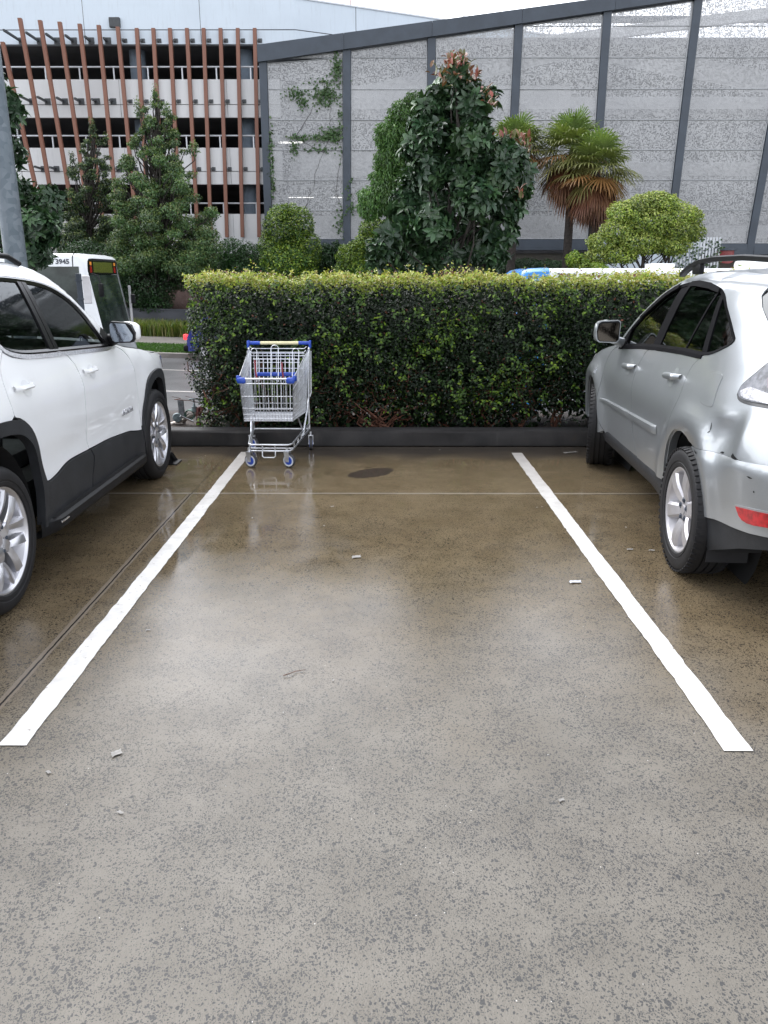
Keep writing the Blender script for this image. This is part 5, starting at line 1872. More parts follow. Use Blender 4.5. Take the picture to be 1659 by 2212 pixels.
def hedge_leaves():
    P_, N_, S_, C_ = [], [], [], []
    # leafy sprigs: a stem point with several leaves around it
    def sprigs(n, fx, zmap, sz, cols, wts=None):
        pass
    dark = [(.0075, .018, .006), (.010, .023, .007), (.0125, .028, .0075), (.006, .014, .006)]
    mid = [(.032, .07, .009), (.044, .092, .012), (.023, .054, .009)]
    bright = [(.11, .19, .014), (.15, .23, .02), (.08, .15, .014)]
    newg = [(.30, .34, .035), (.35, .37, .055), (.22, .30, .03), (.36, .32, .08)]
    rust = [(.10, .035, .02), (.14, .05, .03)]

    def lump(x, z): return .035 * np.sin(x * 7 + 1.3 * np.sin(z * 9)) + .03 * np.sin(z * 11 + x * 3.1) + .03 * np.sin(x * 17.3 + z * 5)

    # front skin
    n = 42000
    x = RNG.uniform(HX0, HX1, n); z = HZ0 + (HZ1 - HZ0) * RNG.beta(1.15, 1.0, n)
    dep = np.abs(RNG.normal(0, .075, n))
    # bare and thin places
    thin = np.exp(-((x + .12) / .38) ** 2) * np.clip((.62 - z) / .4, 0, 1) + .55 * np.clip((.36 - z) / .25, 0, 1) + .6 * np.clip((x - .8) / 1, 0, 1) * np.clip((.55 - z) / .3, 0, 1)
    keep = RNG.uniform(0, 1, n) > thin * .85
    x, z, dep = x[keep], z[keep], dep[keep]
    n = len(x)
    y = HY0 - lump(x, z) * .9 + dep + .10 * np.clip((.5 - z) / .4, 0, 1)
    p = np.stack([x, y, z], 1)
    nn = np.stack([RNG.normal(0, .55, n), -np.ones(n) * .75, .55 + RNG.normal(0, .5, n)], 1)
    patchy = np.sin(x * 5.3 + 2 * np.sin(z * 4)) * .5 + np.sin(z * 8.1 - x * 2.2) * .5 + RNG.normal(0, .65, n)
    c = pal(dark, n, .3)
    m = patchy > .75; c[m] = pal(mid, m.sum())
    m = patchy > 1.55; c[m] = pal(bright, m.sum())
    m = RNG.uniform(0, 1, n) < .012 + .10 * np.exp(-((x + .1) / .5) ** 2) * np.clip((.7 - z) / .3, 0, 1); c[m] = pal(rust, m.sum())
    s = RNG.uniform(.022, .040, n)
    P_.append(p); N_.append(nn); S_.append(s); C_.append(c)
    # clusters of fresh shoots on the face: rosettes of bright leaves
    k = 330
    cx, cz = RNG.uniform(HX0, HX1, k), HZ0 + .12 + (HZ1 - HZ0 - .12) * RNG.beta(1.3, 1.1, k)
    cy = HY0 - lump(cx, cz) * .9 - .02
    for j in range(9):
        a = RNG.uniform(0, 2 * np.pi, k)
        rr = RNG.uniform(.004, .05, k)
        p = np.stack([cx + rr * np.cos(a), cy - RNG.uniform(0, .05, k), cz + rr * np.sin(a)], 1)
        nn = np.stack([np.cos(a) * .5 + RNG.normal(0, .3, k), -.8 * np.ones(k), .6 + .4 * np.sin(a)], 1)
        P_.append(p); N_.append(nn); S_.append(RNG.uniform(.03, .05, k)); C_.append(pal(bright + mid + mid, k, .25))
    # left end, right end
    for xe, sg, n in ((HX0, -1, 5200), (HX1, 1, 1500)):
        y = RNG.uniform(HY0, HY1, n); z = RNG.uniform(HZ0, HZ1, n)
        x = xe + sg * (lump(y, z) * 1.2 - np.abs(RNG.normal(0, .08, n)) - .05 * np.clip((.55 - z) / .4, 0, 1) * (1 if sg < 0 else 0) * 2)
        p = np.stack([x, y, z], 1)
        nn = np.stack([sg * .8 * np.ones(n), RNG.normal(-.2, .5, n), .5 + RNG.normal(0, .5, n)], 1)
        c = pal(dark + mid[:1], n, .3)
        m = RNG.uniform(0, 1, n) < .10 + .4 * np.clip((z - 1.2) / .3, 0, 1); c[m] = pal(bright, m.sum())
        P_.append(p); N_.append(nn); S_.append(RNG.uniform(.026, .046, n)); C_.append(c)
    # back skin, inside fill
    n = 7000
    p = np.stack([RNG.uniform(HX0 + .05, HX1, n), HY1 - np.abs(RNG.normal(0, .1, n)), RNG.uniform(HZ0 + .1, HZ1, n)], 1)
    P_.append(p); N_.append(np.stack([RNG.normal(0, .5, n), np.ones(n), .4 + RNG.normal(0, .5, n)], 1)); S_.append(RNG.uniform(.04, .06, n)); C_.append(pal(dark, n))
    n = 46000
    z = RNG.uniform(HZ0 + .02, HZ1 - .05, n); x = RNG.uniform(HX0 + .1, HX1 - .1, n)
    k_ = RNG.uniform(0, 1, n) > .45 * np.clip((.42 - z) / .3, 0, 1) + .5 * np.clip((.5 - z) / .2, 0, 1) * np.clip((x - 1.2) / .5, 0, 1)
    p = np.stack([x, RNG.uniform(HY0 + .15, HY1 - .1, n), z], 1)[k_]
    n = len(p)
    P_.append(p); N_.append(RNG.normal(size=(n, 3)) + [0, -.4, .5]); S_.append(RNG.uniform(.06, .10, n)); C_.append(pal(dark, n))
    # top: new growth in upright tufts
    n = 17000
    x = RNG.uniform(HX0 - .03, HX1, n); y = RNG.uniform(HY0 - .03, HY1, n)
    front = RNG.uniform(0, 1, n) < .45
    y = np.where(front, HY0 - .045 + np.abs(RNG.normal(0, .06, n)), y)
    band = np.abs(RNG.normal(0, .075, n))
    z = HZ1 + .055 - np.where(front, band, np.abs(RNG.normal(0, .05, n))) + .024 * np.sin(x * 6.1 + 2 * np.sin(x * 1.7)) + .026 * np.sin(x * 19 + y * 8)
    p = np.stack([x, y, z], 1)
    nn = np.stack([RNG.normal(0, .6, n), np.where(front, -.65, -.1) + RNG.normal(0, .4, n), .8 + RNG.normal(0, .4, n)], 1)
    h = np.clip((z - (HZ1 - .12)) / .15, 0, 1)
    c = pal(newg, n, .2) * h[:, None] + pal(bright + mid, n, .25) * (1 - h[:, None])
    P_.append(p); N_.append(nn); S_.append(RNG.uniform(.024, .042, n)); C_.append(c)
    k = 330
    cx = RNG.uniform(HX0, HX1, k); cy = RNG.uniform(HY0 - .03, HY1 - .2, k); hh = np.abs(RNG.normal(0, .055, k)) + .02
    for j in range(11):
        f = RNG.uniform(0, 1, k)
        p = np.stack([cx + RNG.normal(0, .012, k), cy + RNG.normal(0, .012, k), HZ1 + .04 + hh * f], 1)
        nn = np.stack([RNG.normal(0, .8, k), RNG.normal(-.3, .6, k), .5 + RNG.uniform(0, .6, k)], 1)
        P_.append(p); N_.append(nn); S_.append(RNG.uniform(.022, .04, k)); C_.append(pal(newg + rust[1:], k, .2))
    return leaves('foliage', np.concatenate(P_), np.concatenate(N_), np.concatenate(S_), np.concatenate(C_), M['leaf_gloss'], hedge, aspect=.58)


hedge_leaves()
mb = MB()
rs = random.Random(3)
x = HX0 + .12
while x < HX1:
    y = rs.uniform(HY0 + .18, HY0 + .5)
    base = Vector((x, y, .05))
    for k in range(rs.randint(3, 6)):
        e = base + Vector((rs.gauss(0, .28), rs.gauss(-.05, .16), rs.uniform(.45, .95)))
        limb(mb, base + Vector((rs.gauss(0, .02), rs.gauss(0, .02), 0)), e, .014, .005, .16, 5, 6)
        for q in range(3):
            f = rs.uniform(.3, .9); s_ = base.lerp(e, f)
            limb(mb, s_, s_ + Vector((rs.gauss(0, .2), rs.gauss(-.1, .1), rs.uniform(-.02, .22))), .005, .002, .2, 4, 5)
    x += rs.uniform(.22, .5)
for k in range(26):
    base = Vector((-.10 + rs.gauss(0, .05), HY0 + .16 + rs.gauss(0, .04), .08))
    e = base + Vector((rs.gauss(0, .25), rs.gauss(-.06, .1), rs.uniform(.2, .65)))
    limb(mb, base, e, .010, .003, .22, 5, 7)
mb.build('stems', M['twig'], hedge, smooth=60)


# ------------------------------------------------------------------ trees
def px_clumps(lst, Y, squash=.9, dj=.0):
    out = []
    for (px, py, rx, ry, *dy) in lst:
        yy = Y + (dy[0] if dy else 0)
        p = at(px, py, yy)
        m_ = mpp(yy, p.z)
        out.append(((p.x, p.y, p.z), (rx * m_, rx * m_ * squash, ry * m_)))
    return out


def rosettes(cl, k, per, size, cols, shell=.16):
    p, nn, i, d = clump_points(cl, k, shell, .25, 1.0, .35)
    nn = unit(nn)
    P_, N_, A_, S_, C_ = [], [], [], [], []
    tone = RNG.uniform(.75, 1.3, k)
    base = pal(cols, k, .2) * tone[:, None]
    t0 = unit(np.cross(nn, RNG.normal(size=(k, 3)))); b0 = np.cross(nn, t0)
    for j in range(per):
        a = 2 * np.pi * j / per + RNG.normal(0, .25, k)
        rad = t0 * np.cos(a)[:, None] + b0 * np.sin(a)[:, None]
        lift = RNG.uniform(-.1, .55, k)[:, None]
        al = unit(rad + nn * lift + np.array([0, 0, -.28]))
        P_.append(p + rad * .012); N_.append(unit(nn * 1.0 - rad * lift + RNG.normal(size=(k, 3)) * .12)); A_.append(al)
        S_.append(RNG.uniform(.75, 1.2, k) * size); C_.append(base * RNG.uniform(.85, 1.15, (k, 1)))
    return np.concatenate(P_), np.concatenate(N_), np.concatenate(A_), np.concatenate(S_), np.concatenate(C_)


def tree(name, label, cat, clumps, nleaf, size, cols, base, trunk_r, mt='leaf', tpl=T_RH, aspect=.5, group=None, shell=.24, up=.35, jit=.7, tipcols=None, trunks=1, wts=None, extra=None, bark='bark', along=None, ros=0):
    root = thing(name, label, cat, base, 0, group)
    off = np.array(base)
    cl = [(tuple(np.array(c) - off), r) for c, r in clumps]
    p, nn, i, d = clump_points(cl, nleaf, shell, up, 1.0, jit)
    # shade of each clump varies a little at random, upward leaves more often take tipcols
    tone = RNG.uniform(.66, 1.38, len(cl))[i]
    c = pal(cols, nleaf, .25, wts) * tone[:, None]
    if tipcols is not None:
        tp = RNG.uniform(0, 1, nleaf) < np.clip(d[:, 2] * .8, 0, .55); c[tp] = pal(tipcols, tp.sum(), .2)
    s = RNG.uniform(.7, 1.25, nleaf) * size
    al = None
    if along is not None: al = d * along[0] + np.array([0, 0, along[1]])
    if ros:
        p, nn, al, s, c = rosettes(cl, ros, 8, size, cols)
    if extra:
        ep, en, es, ec = extra
        p = np.concatenate([p, ep - off]); nn = np.concatenate([nn, en]); s = np.concatenate([s, es]); c = np.concatenate([c, ec])
        if al is not None: al = np.concatenate([al, np.repeat([[0, 0, .4]], len(ep), 0)])
    leaves('crown', p, nn, s, c, M[mt], root, tpl, aspect, al)
    mb = MB()
    zc = [c[2] for c, r in cl]
    topc = cl[int(np.argmax(zc))][0]
    for t in range(trunks):
        b0 = Vector((random.gauss(0, .12) * (trunks > 1), random.gauss(0, .1) * (trunks > 1), -.1))
        tip = Vector(topc) if trunks == 1 else Vector(cl[(t * 3) % len(cl)][0])
        pts = limb(mb, b0, tip, trunk_r, trunk_r * .25, .03, 9, 8)
        for c, r in cl:
            if trunks > 1 and random.random() > .5: continue
            k = min(7, max(1, int(8 * max(0, (c[2] - b0.z) / max(.1, tip.z - b0.z)) * .7)))
            limb(mb, pts[k], Vector(c), trunk_r * .32, trunk_r * .08, .08, 6, 5)
    mb.build('trunk', M[bark], root, smooth=60)
    return root


def gb(px, Y, z=None):
    p = at(px, 600, Y)
    return (p.x, Y, tz(p.x, Y) if z is None else z)


# conical dense tree in front of the fins
def cone_clumps(top, bot, Y, n, seed, rmin, rmax, wid=1.0, flat=.8):
    rs = random.Random(seed)
    out = []
    for k in range(n):
        f = (k + .5) / n
        py = top[1] + (bot[1] - top[1]) * f
        hw = (rmin + (bot[2] - rmin) * f ** .8)
        cx = top[0] + (bot[0] - top[0]) * f
        m_ = 1 if f < .12 else max(2, int(2 + 3 * f))
        for j in range(m_):
            a = rs.uniform(0, 2 * math.pi) if m_ > 1 else 0
            rad = hw * rs.uniform(.45, .85) if m_ > 1 else 0
            r_ = rs.uniform(.75, 1.2) * (rmin + (rmax - rmin) * f)
            out.append((cx + rad * math.cos(a) * wid, py + rs.uniform(-12, 12), r_, r_ * flat * rs.uniform(.8, 1.15), rad * math.sin(a) * mpp(Y)))
    return out


green1 = [(.062, .122, .044), (.085, .155, .054), (.05, .10, .04), (.115, .175, .06)]
tip1 = [(.17, .21, .07), (.15, .20, .06)]
Yb = 33.5


def outline_clumps(rows, n, seed, r0, r1, Y, flat=.85):
    rs = random.Random(seed)
    ys = [r[0] for r in rows]
    out = []
    for k in range(n):
        py = ys[0] + (ys[-1] - ys[0]) * ((k + rs.random()) / n) ** .8
        a = float(np.interp(py, ys, [r[1] for r in rows])); b = float(np.interp(py, ys, [r[2] for r in rows]))
        f = (py - ys[0]) / (ys[-1] - ys[0])
        r_ = (r0 + (r1 - r0) * f) * rs.uniform(.75, 1.25)
        r_ = min(r_, max(6, (b - a) * .5))
        u = rs.uniform(-1, 1)
        cx, hw = (a + b) / 2, max(0, (b - a) / 2 - r_ * .85)
        dep = math.sqrt(max(0, 1 - u * u)) * rs.uniform(-1, .6)
        out.append((cx + hw * u, py, r_, r_ * flat * rs.uniform(.8, 1.15), dep * hw * mpp(Y)))
    return out


lst = outline_clumps([(196, 332, 340), (215, 324, 348), (250, 290, 382), (300, 268, 395), (345, 255, 425), (390, 238, 452), (440, 226, 474), (500, 220, 482), (590, 225, 480)], 210, 5, 6, 31, Yb, .6)
lst += [(297, 232, 7, 24), (418, 322, 12, 18), (335, 200, 6, 22), (362, 240, 8, 18), (345, 560, 90, 30)]
tree('conical_tree', 'tall conical fine leaved tree with a ragged point before the rust fins', 'tree', px_clumps(lst, Yb), 80000, .095, green1, gb(345, Yb), .16, shell=.38, tipcols=tip1, up=.5)
Ya = 35.5
lst = outline_clumps([(266, 196, 204), (300, 184, 222), (340, 152, 240), (390, 138, 246), (440, 132, 252), (500, 122, 256), (590, 118, 262)], 110, 9, 5, 24, Ya, .62)
lst += [(199, 272, 6, 20), (157, 345, 7, 20), (230, 300, 6, 16), (152, 372, 10, 16)]
tree('conical_tree', 'smaller dark conical tree with several points nearest the galvanised pole', 'tree', px_clumps(lst, Ya), 38000, .095, [(.036, .066, .026), (.05, .085, .032), (.03, .054, .026)], gb(190, Ya), .13, shell=.38, tipcols=tip1, up=.5)
# low growth at the foot of them
dk = [(.018, .045, .016), (.025, .06, .02), (.03, .075, .022)]
Yl = 34.5
lst = [(185, 560, 60, 42), (255, 580, 60, 50), (320, 612, 70, 52), (390, 590, 60, 40), (300, 640, 48, 36), (335, 655, 40, 30), (150, 600, 50, 60), (230, 630, 50, 50)]
tree('shrub', 'spreading dark shrubs under the conical trees behind the white bus', 'shrub', px_clumps(lst, Yl - 1.0), 24000, .10, dk, gb(300, Yl), .07, trunks=4)
lst = [(500, 548, 36, 34), (545, 560, 38, 34), (480, 575, 34, 28), (530, 590, 60, 26)]
tree('shrub', 'low dark green shrub left of the clipped round bush', 'shrub', px_clumps(lst, 36), 12000, .10, [(.025, .075, .018), (.035, .10, .02), (.02, .055, .016)], gb(520, 36), .05, trunks=3)
ygreen = [(.13, .21, .02), (.18, .27, .03), (.09, .16, .018), (.23, .30, .04)]
deep = [(.03, .075, .015), (.04, .095, .018)]
lst = [(612, 495, 46, 48), (640, 485, 40, 42), (595, 535, 38, 42), (655, 540, 40, 44), (622, 560, 60, 36), (612, 462, 26, 20), (655, 590, 34, 26)]
tree('round_bush', 'clipped dome shaped yellow green bush before the left screen bay', 'bush', px_clumps(lst, 33), 22000, .095, ygreen + deep + deep, gb(625, 33), .08, trunks=3, up=.8, tipcols=ygreen, shell=.15)
lst = [(805, 495, 30, 24), (800, 525, 34, 28), (760, 560, 34, 34), (775, 545, 30, 26), (790, 580, 44, 26), (745, 585, 24, 20)]
tree('round_bush', 'two lobed yellow green bush tucked against the big leaved tree', 'bush', px_clumps(lst, 32), 16000, .095, ygreen + deep, gb(785, 32), .07, trunks=3, up=.8, tipcols=ygreen, shell=.15)
lst = [(700, 560, 26, 34), (715, 590, 24, 24), (690, 590, 20, 20), (725, 545, 14, 24)]
tree('shrub', 'dark loose shrub in the gap between the two yellow green bushes', 'shrub', px_clumps(lst, 35), 7000, .11, dk, gb(705, 35), .05, trunks=3)

# pale green weeping tree behind the big leaved tree
lst = [(870, 250, 34, 34), (850, 290, 42, 34), (885, 310, 48, 40), (845, 345, 40, 34), (850, 300, 36, 40), (835, 385, 36, 30), (810, 430, 40, 30), (845, 425, 50, 40), (800, 450, 28, 24), (890, 400, 50, 60), (890, 480, 60, 50), (895, 225, 24, 26), (850, 560, 50, 40)]
tree('slender_tree', 'soft mid green narrow leaved tree half hidden by the big leaved tree', 'tree', px_clumps(lst, 30), 36000, .15, [(.07, .15, .035), (.095, .18, .045), (.05, .115, .03)], gb(880, 30), .12, aspect=.28, up=.2, along=(.4, -.8), shell=.3)

# big leaved tree with rust coloured new leaves, near side of the road
Ym = 11.5
rsm = random.Random(21)
lst = [(985, 160, 24, 22), (1000, 190, 36, 28), (960, 205, 36, 28), (930, 235, 34, 26), (1010, 225, 42, 30), (1056, 214, 24, 22), (975, 250, 50, 30), (915, 270, 34, 26), (1028, 262, 28, 26), (950, 300, 44, 32), (1020, 305, 46, 30), (905, 320, 36, 28), (1085, 322, 32, 24),
       (1105, 345, 34, 28), (1125, 370, 24, 26), (930, 365, 48, 34), (1010, 365, 60, 38), (1080, 370, 46, 30), (1120, 405, 26, 26), (900, 390, 34, 28), (885, 425, 38, 30), (950, 430, 54, 36), (1030, 430, 54, 36), (1095, 440, 38, 34), (870, 470, 36, 28), (930, 490, 56, 36), (1010, 500, 60, 36), (1080, 500, 38, 34),
       (845, 510, 32, 26), (895, 530, 48, 30), (820, 545, 28, 26), (870, 565, 46, 30), (960, 550, 50, 26), (1040, 545, 44, 26), (835, 580, 34, 20), (915, 580, 40, 20), (1075, 555, 22, 22)]
lst = [(a, b, c * .84, d_ * .86, rsm.uniform(-.55, .45)) for a, b, c, d_ in lst]
mg = [(.030, .066, .030), (.040, .084, .036), (.024, .052, .026), (.05, .10, .040)]
rustl = [(.22, .085, .055), (.27, .12, .08), (.20, .12, .06), (.24, .07, .05), (.12, .12, .05)]
ep = []
for (px, py, sx, sy, n) in ((985, 140, 22, 16, 130), (1005, 165, 30, 18, 90), (965, 165, 26, 16, 50), (1050, 205, 16, 14, 24), (1062, 228, 10, 10, 14), (1105, 295, 30, 8, 22), (1130, 310, 14, 12, 14), (1140, 330, 12, 12, 10), (1120, 425, 10, 18, 10)):
    for k in range(n):
        q = at(px + rsm.gauss(0, sx * .55), py + rsm.gauss(0, sy * .55), Ym + rsm.gauss(-.25, .25))
        ep.append(tuple(q))
ep = np.array(ep); n = len(ep)
extra = (ep, RNG.normal(size=(n, 3)) * .6 + [0, -.3, .7], RNG.uniform(.078, .13, n), pal(rustl, n, .25))
tree('broadleaf_tree', 'large glossy big leaved tree with rust coloured new leaves at its peak', 'tree', px_clumps(lst, Ym, .8), 6800, .142, mg, gb(975, Ym), .065, 'leaf_big', T_OV, .46, shell=.26, up=.45, jit=.55, extra=extra, along=(.9, -.35), ros=1700)
# same kind behind the pole
lst = [(10, 215, 22, 24), (-15, 190, 30, 30), (20, 240, 26, 26), (-10, 290, 34, 30), (5, 400, 34, 34), (-20, 380, 40, 40), (60, 440, 34, 30), (95, 450, 28, 28), (110, 425, 20, 18), (80, 490, 40, 34), (105, 505, 24, 28), (40, 420, 34, 30), (60, 540, 44, 28), (10, 500, 50, 40), (115, 470, 14, 18), (85, 555, 24, 16), (35, 330, 16, 20)]
lst = [(a, b, c, d_, rsm.uniform(-.5, .5)) for a, b, c, d_ in lst]
tree('broadleaf_tree', 'dark big leaved tree behind the galvanised pole beside the bus roof', 'tree', px_clumps(lst, 14.5, .8), 3600, .16, mg, gb(20, 14.5), .07, 'leaf_big', T_OV, .44, shell=.28, up=.4, jit=.6, along=(.9, -.45), ros=620)

# round yellow green tree on the right
lst = [(1390, 445, 46, 26), (1430, 440, 40, 22), (1350, 460, 40, 26), (1470, 465, 38, 26), (1400, 480, 60, 30), (1340, 500, 44, 28), (1460, 500, 48, 28), (1500, 500, 24, 22), (1300, 525, 34, 22), (1380, 525, 56, 26), (1450, 530, 44, 22), (1290, 555, 28, 18), (1340, 550, 40, 20), (1500, 470, 20, 18), (1420, 425, 26, 12)]
tree('round_tree', 'round multi stemmed yellow green tree behind the white bus roof', 'tree', px_clumps(lst, 31, .9), 30000, .10, [(.22, .29, .045), (.29, .36, .06), (.15, .22, .04), (.34, .39, .10), (.09, .14, .03)], gb(1395, 31), .09, trunks=5, shell=.2, up=.7, tipcols=[(.42, .46, .13), (.36, .42, .11)])
lst = [(1240, 560, 18, 18), (1255, 575, 26, 16), (1285, 582, 30, 14)]
tree('round_bush', 'little yellow green bush at the foot of the palms', 'bush', px_clumps(lst, 30), 5000, .09, ygreen, gb(1250, 30), .04, trunks=2, up=.7)
lst = [(1130, 575, 50, 16), (1190, 578, 50, 16), (1080, 585, 40, 14)]
tree('shrub', 'low dark ground shrub under the palms beside the bus', 'shrub', px_clumps(lst, 36), 8000, .09, dk, gb(1150, 36), .04, trunks=2)


# ------------------------------------------------------------------ fan palms
def palm(label, px, pyc, Y, R_px, seed, ntop, ndead, low=1.0, base_px=None):
    rs = random.Random(seed)
    c = at(px, pyc, Y)
    zb = tz(c.x, Y)
    root = thing('palm_tree', label, 'palm', (c.x, Y, zb), 0, None)
    h = c.z - zb
    RR = R_px * mpp(Y, c.z)
    mb = MB()
    pts, rr = [], []
    for i in range(15):
        k = i / 14
        pts.append((.05 * math.sin(3 * k), 0, h * k)); rr.append(.17 * (1.15 - .3 * k + .03 * (i % 2)))
    mb.tube(pts, rr, 12)
    mb.build('trunk', M['palm_bark'], root, smooth=60)
    sets = {'fronds': [], 'dry_fronds': []}
    for kind, n in (('fronds', ntop), ('dry_fronds', ndead)):
        V, F, C = [], [], []
        for f in range(n):
            az = 2 * math.pi * (f * .618 + rs.uniform(-.05, .05))
            if kind == 'fronds':
                el = R(80 - 122 * ((f + .5) / n) ** .95) + rs.gauss(0, .08)
            else:
                el = R(-38 - 42 * (f / n)) + rs.gauss(0, .10)
            dirv = Vector((math.cos(az) * math.cos(el), math.sin(az) * math.cos(el), math.sin(el)))
            L = RR * rs.uniform(.38, .54) * (1 if kind == 'fronds' else .62)
            p0 = Vector((0, 0, h + (.1 if kind == 'fronds' else -.15 - .3 * rs.random())))
            hub = p0 + dirv * L + Vector((0, 0, -.10 * L))
            side = dirv.cross(Vector((0, 0, 1)))
            if side.length < .05: side = Vector((1, 0, 0))
            side.normalize()
            nrm_ = side.cross(dirv).normalized()
            mt_ = (el - R(-30)) / R(110)
            if kind == 'fronds':
                t = max(0, min(1, mt_))
                col = np.array((.125, .20, .06)) * t + np.array((.22, .205, .07)) * (1 - t)
                if mt_ < .18 and rs.random() < .6: col = np.array((.24, .12, .04))
            else:
                col = np.array([(.16, .06, .032), (.19, .08, .042), (.12, .045, .028), (.22, .105, .05)][rs.randrange(4)])
            # leaf stalk
            b = len(V)
            w_ = .018
            V += [p0 - side * w_, p0 + side * w_, hub + side * w_ * .7, hub - side * w_ * .7]
            F.append((b, b + 1, b + 2)); F.append((b, b + 2, b + 3)); C += [col * .9] * 4
            nseg = 24
            SL = RR * rs.uniform(.50, .60) * (1 if kind == 'fronds' else .95)
            for q in range(nseg):
                a = R(-125 + 250 * q / (nseg - 1))
                dd = (dirv * math.cos(a) + side * math.sin(a) * (1 if kind == 'fronds' else .6)).normalized()
                ln = SL * (.72 + .28 * math.cos(a * .7)) * rs.uniform(.9, 1.08)
                droop = (.34 if kind == 'fronds' else .6) * ln * rs.uniform(.6, 1.3)
                wv = nrm_.cross(dd).normalized() * (.026 + .010 * math.cos(a))
                m1 = hub + dd * ln * .5 + Vector((0, 0, -droop * .12)) + nrm_ * .02
                m2 = hub + dd * ln * .8 + Vector((0, 0, -droop * .45))
                tip = hub + dd * ln * .96 + Vector((0, 0, -droop))
                b = len(V)
                V += [hub - wv * .2, hub + wv * .2, m1 - wv, m1 + wv, m2 - wv * .7, m2 + wv * .7, tip]
                F += [(b, b + 1, b + 3), (b, b + 3, b + 2), (b + 2, b + 3, b + 5), (b + 2, b + 5, b + 4), (b + 4, b + 5, b + 6)]
                cc = col * rs.uniform(.8, 1.2)
                C += [cc] * 4 + [cc * .95] * 2 + [cc * .8 + np.array((.05, .03, .01))]
        tri_mesh(kind, np.array([tuple(v) for v in V]), np.array(F), np.array(C), M['grass'], root)
    return root


palm('fan palm with a full green crown over its rust brown skirt of dead fronds', 1236, 330, 34.5, 102, 3, 48, 34)
palm('fan palm with a drooping yellowing crown standing nearest the yellow green tree', 1288, 368, 33.5, 98, 8, 46, 40)
palm('fan palm showing only its pale crown behind the big leaved tree', 1112, 325, 35.0, 88, 5, 42, 26)
# loose creeper on the screen
cr = thing('creeper', 'patchy ivy creeper climbing the left bay of the grey screen', 'creeper', tuple(scr_pt(660, 300)))
o0 = np.array(cr.location)
P_ = []
rs = random.Random(4)
for (px, py, sx, sy, n) in ((640, 205, 22, 10, 90), (690, 205, 22, 10, 80), (712, 205, 14, 16, 120), (728, 150, 8, 26, 120), (655, 225, 12, 12, 60), (700, 225, 16, 10, 60), (645, 298, 18, 6, 50), (715, 292, 20, 14, 170), (690, 298, 24, 6, 70), (637, 320, 10, 14, 50), (585, 330, 4, 50, 90), (590, 400, 4, 50, 60), (735, 480, 10, 30, 60),
                        (735, 260, 5, 60, 70), (690, 325, 30, 6, 40), (755, 420, 8, 30, 50), (700, 180, 40, 12, 40), (757, 452, 10, 12, 40)):
    for k in range(n):
        p = scr_pt(px + rs.gauss(0, sx * .6), py + rs.gauss(0, sy * .6)); P_.append((p.x, p.y - .12 - rs.random() * .08, p.z))
P_ = np.array(P_) - o0
n = len(P_)
leaves('leaves', P_, RNG.normal(size=(n, 3)) * .5 + [0, -1, .3], RNG.uniform(.08, .16, n), pal([(.045, .095, .03), (.06, .12, .04), (.08, .13, .05)], n), M['leaf'], cr, aspect=.8)
mb = MB()
for (x0, y0, x1, y1) in ((655, 455, 700, 330), (700, 330, 715, 290), (700, 330, 640, 300), (735, 500, 730, 150), (640, 300, 690, 210), (588, 460, 585, 310), (715, 290, 712, 205)):
    a_, b_ = scr_pt(x0, y0), scr_pt(x1, y1)
    limb(mb, Vector(a_) - Vector(o0) - Vector((0, .12, 0)), Vector(b_) - Vector(o0) - Vector((0, .12, 0)), .012, .006, .05, 5, 8)
mb.build('vine_stems', M['bark'], cr)
# strappy grasses in front of the retaining wall
gz = blades('strappy_grass', -16, -6.5, 30.4, 32.9, 9000, .4, .68, .03, [(.12, .18, .03), (.17, .22, .04), (.09, .14, .03), (.24, .22, .07)], M['grass'], .75)
tag(gz, 'strappy yellow green grasses planted along the retaining wall', 'grass', kind='stuff')
# leaves on the slatted fence
n = 420
P_ = np.stack([RNG.uniform(-1.1, 1.0, n), RNG.uniform(-.14, -.04, n), 1.1 + 2.2 * RNG.beta(1, 1.3, n)], 1)
vn = thing('fence_creeper', 'thin climbing plant spread over the white slatted fence', 'creeper', tuple(f_.location))
leaves('leaves', P_, RNG.normal(size=(n, 3)) * .5 + [0, -1, .3], RNG.uniform(.08, .17, n), pal([(.03, .07, .02), (.05, .10, .03)], n), M['leaf'], vn, aspect=.7)
mb = MB()
for k in range(8): limb(mb, (-.9 + k * .25, -.06, .7), (-.9 + k * .25 + random.gauss(0, .2), -.06, 2.9), .012, .005, .08, 5, 7)
mb.build('vine_stems', M['bark'], vn)
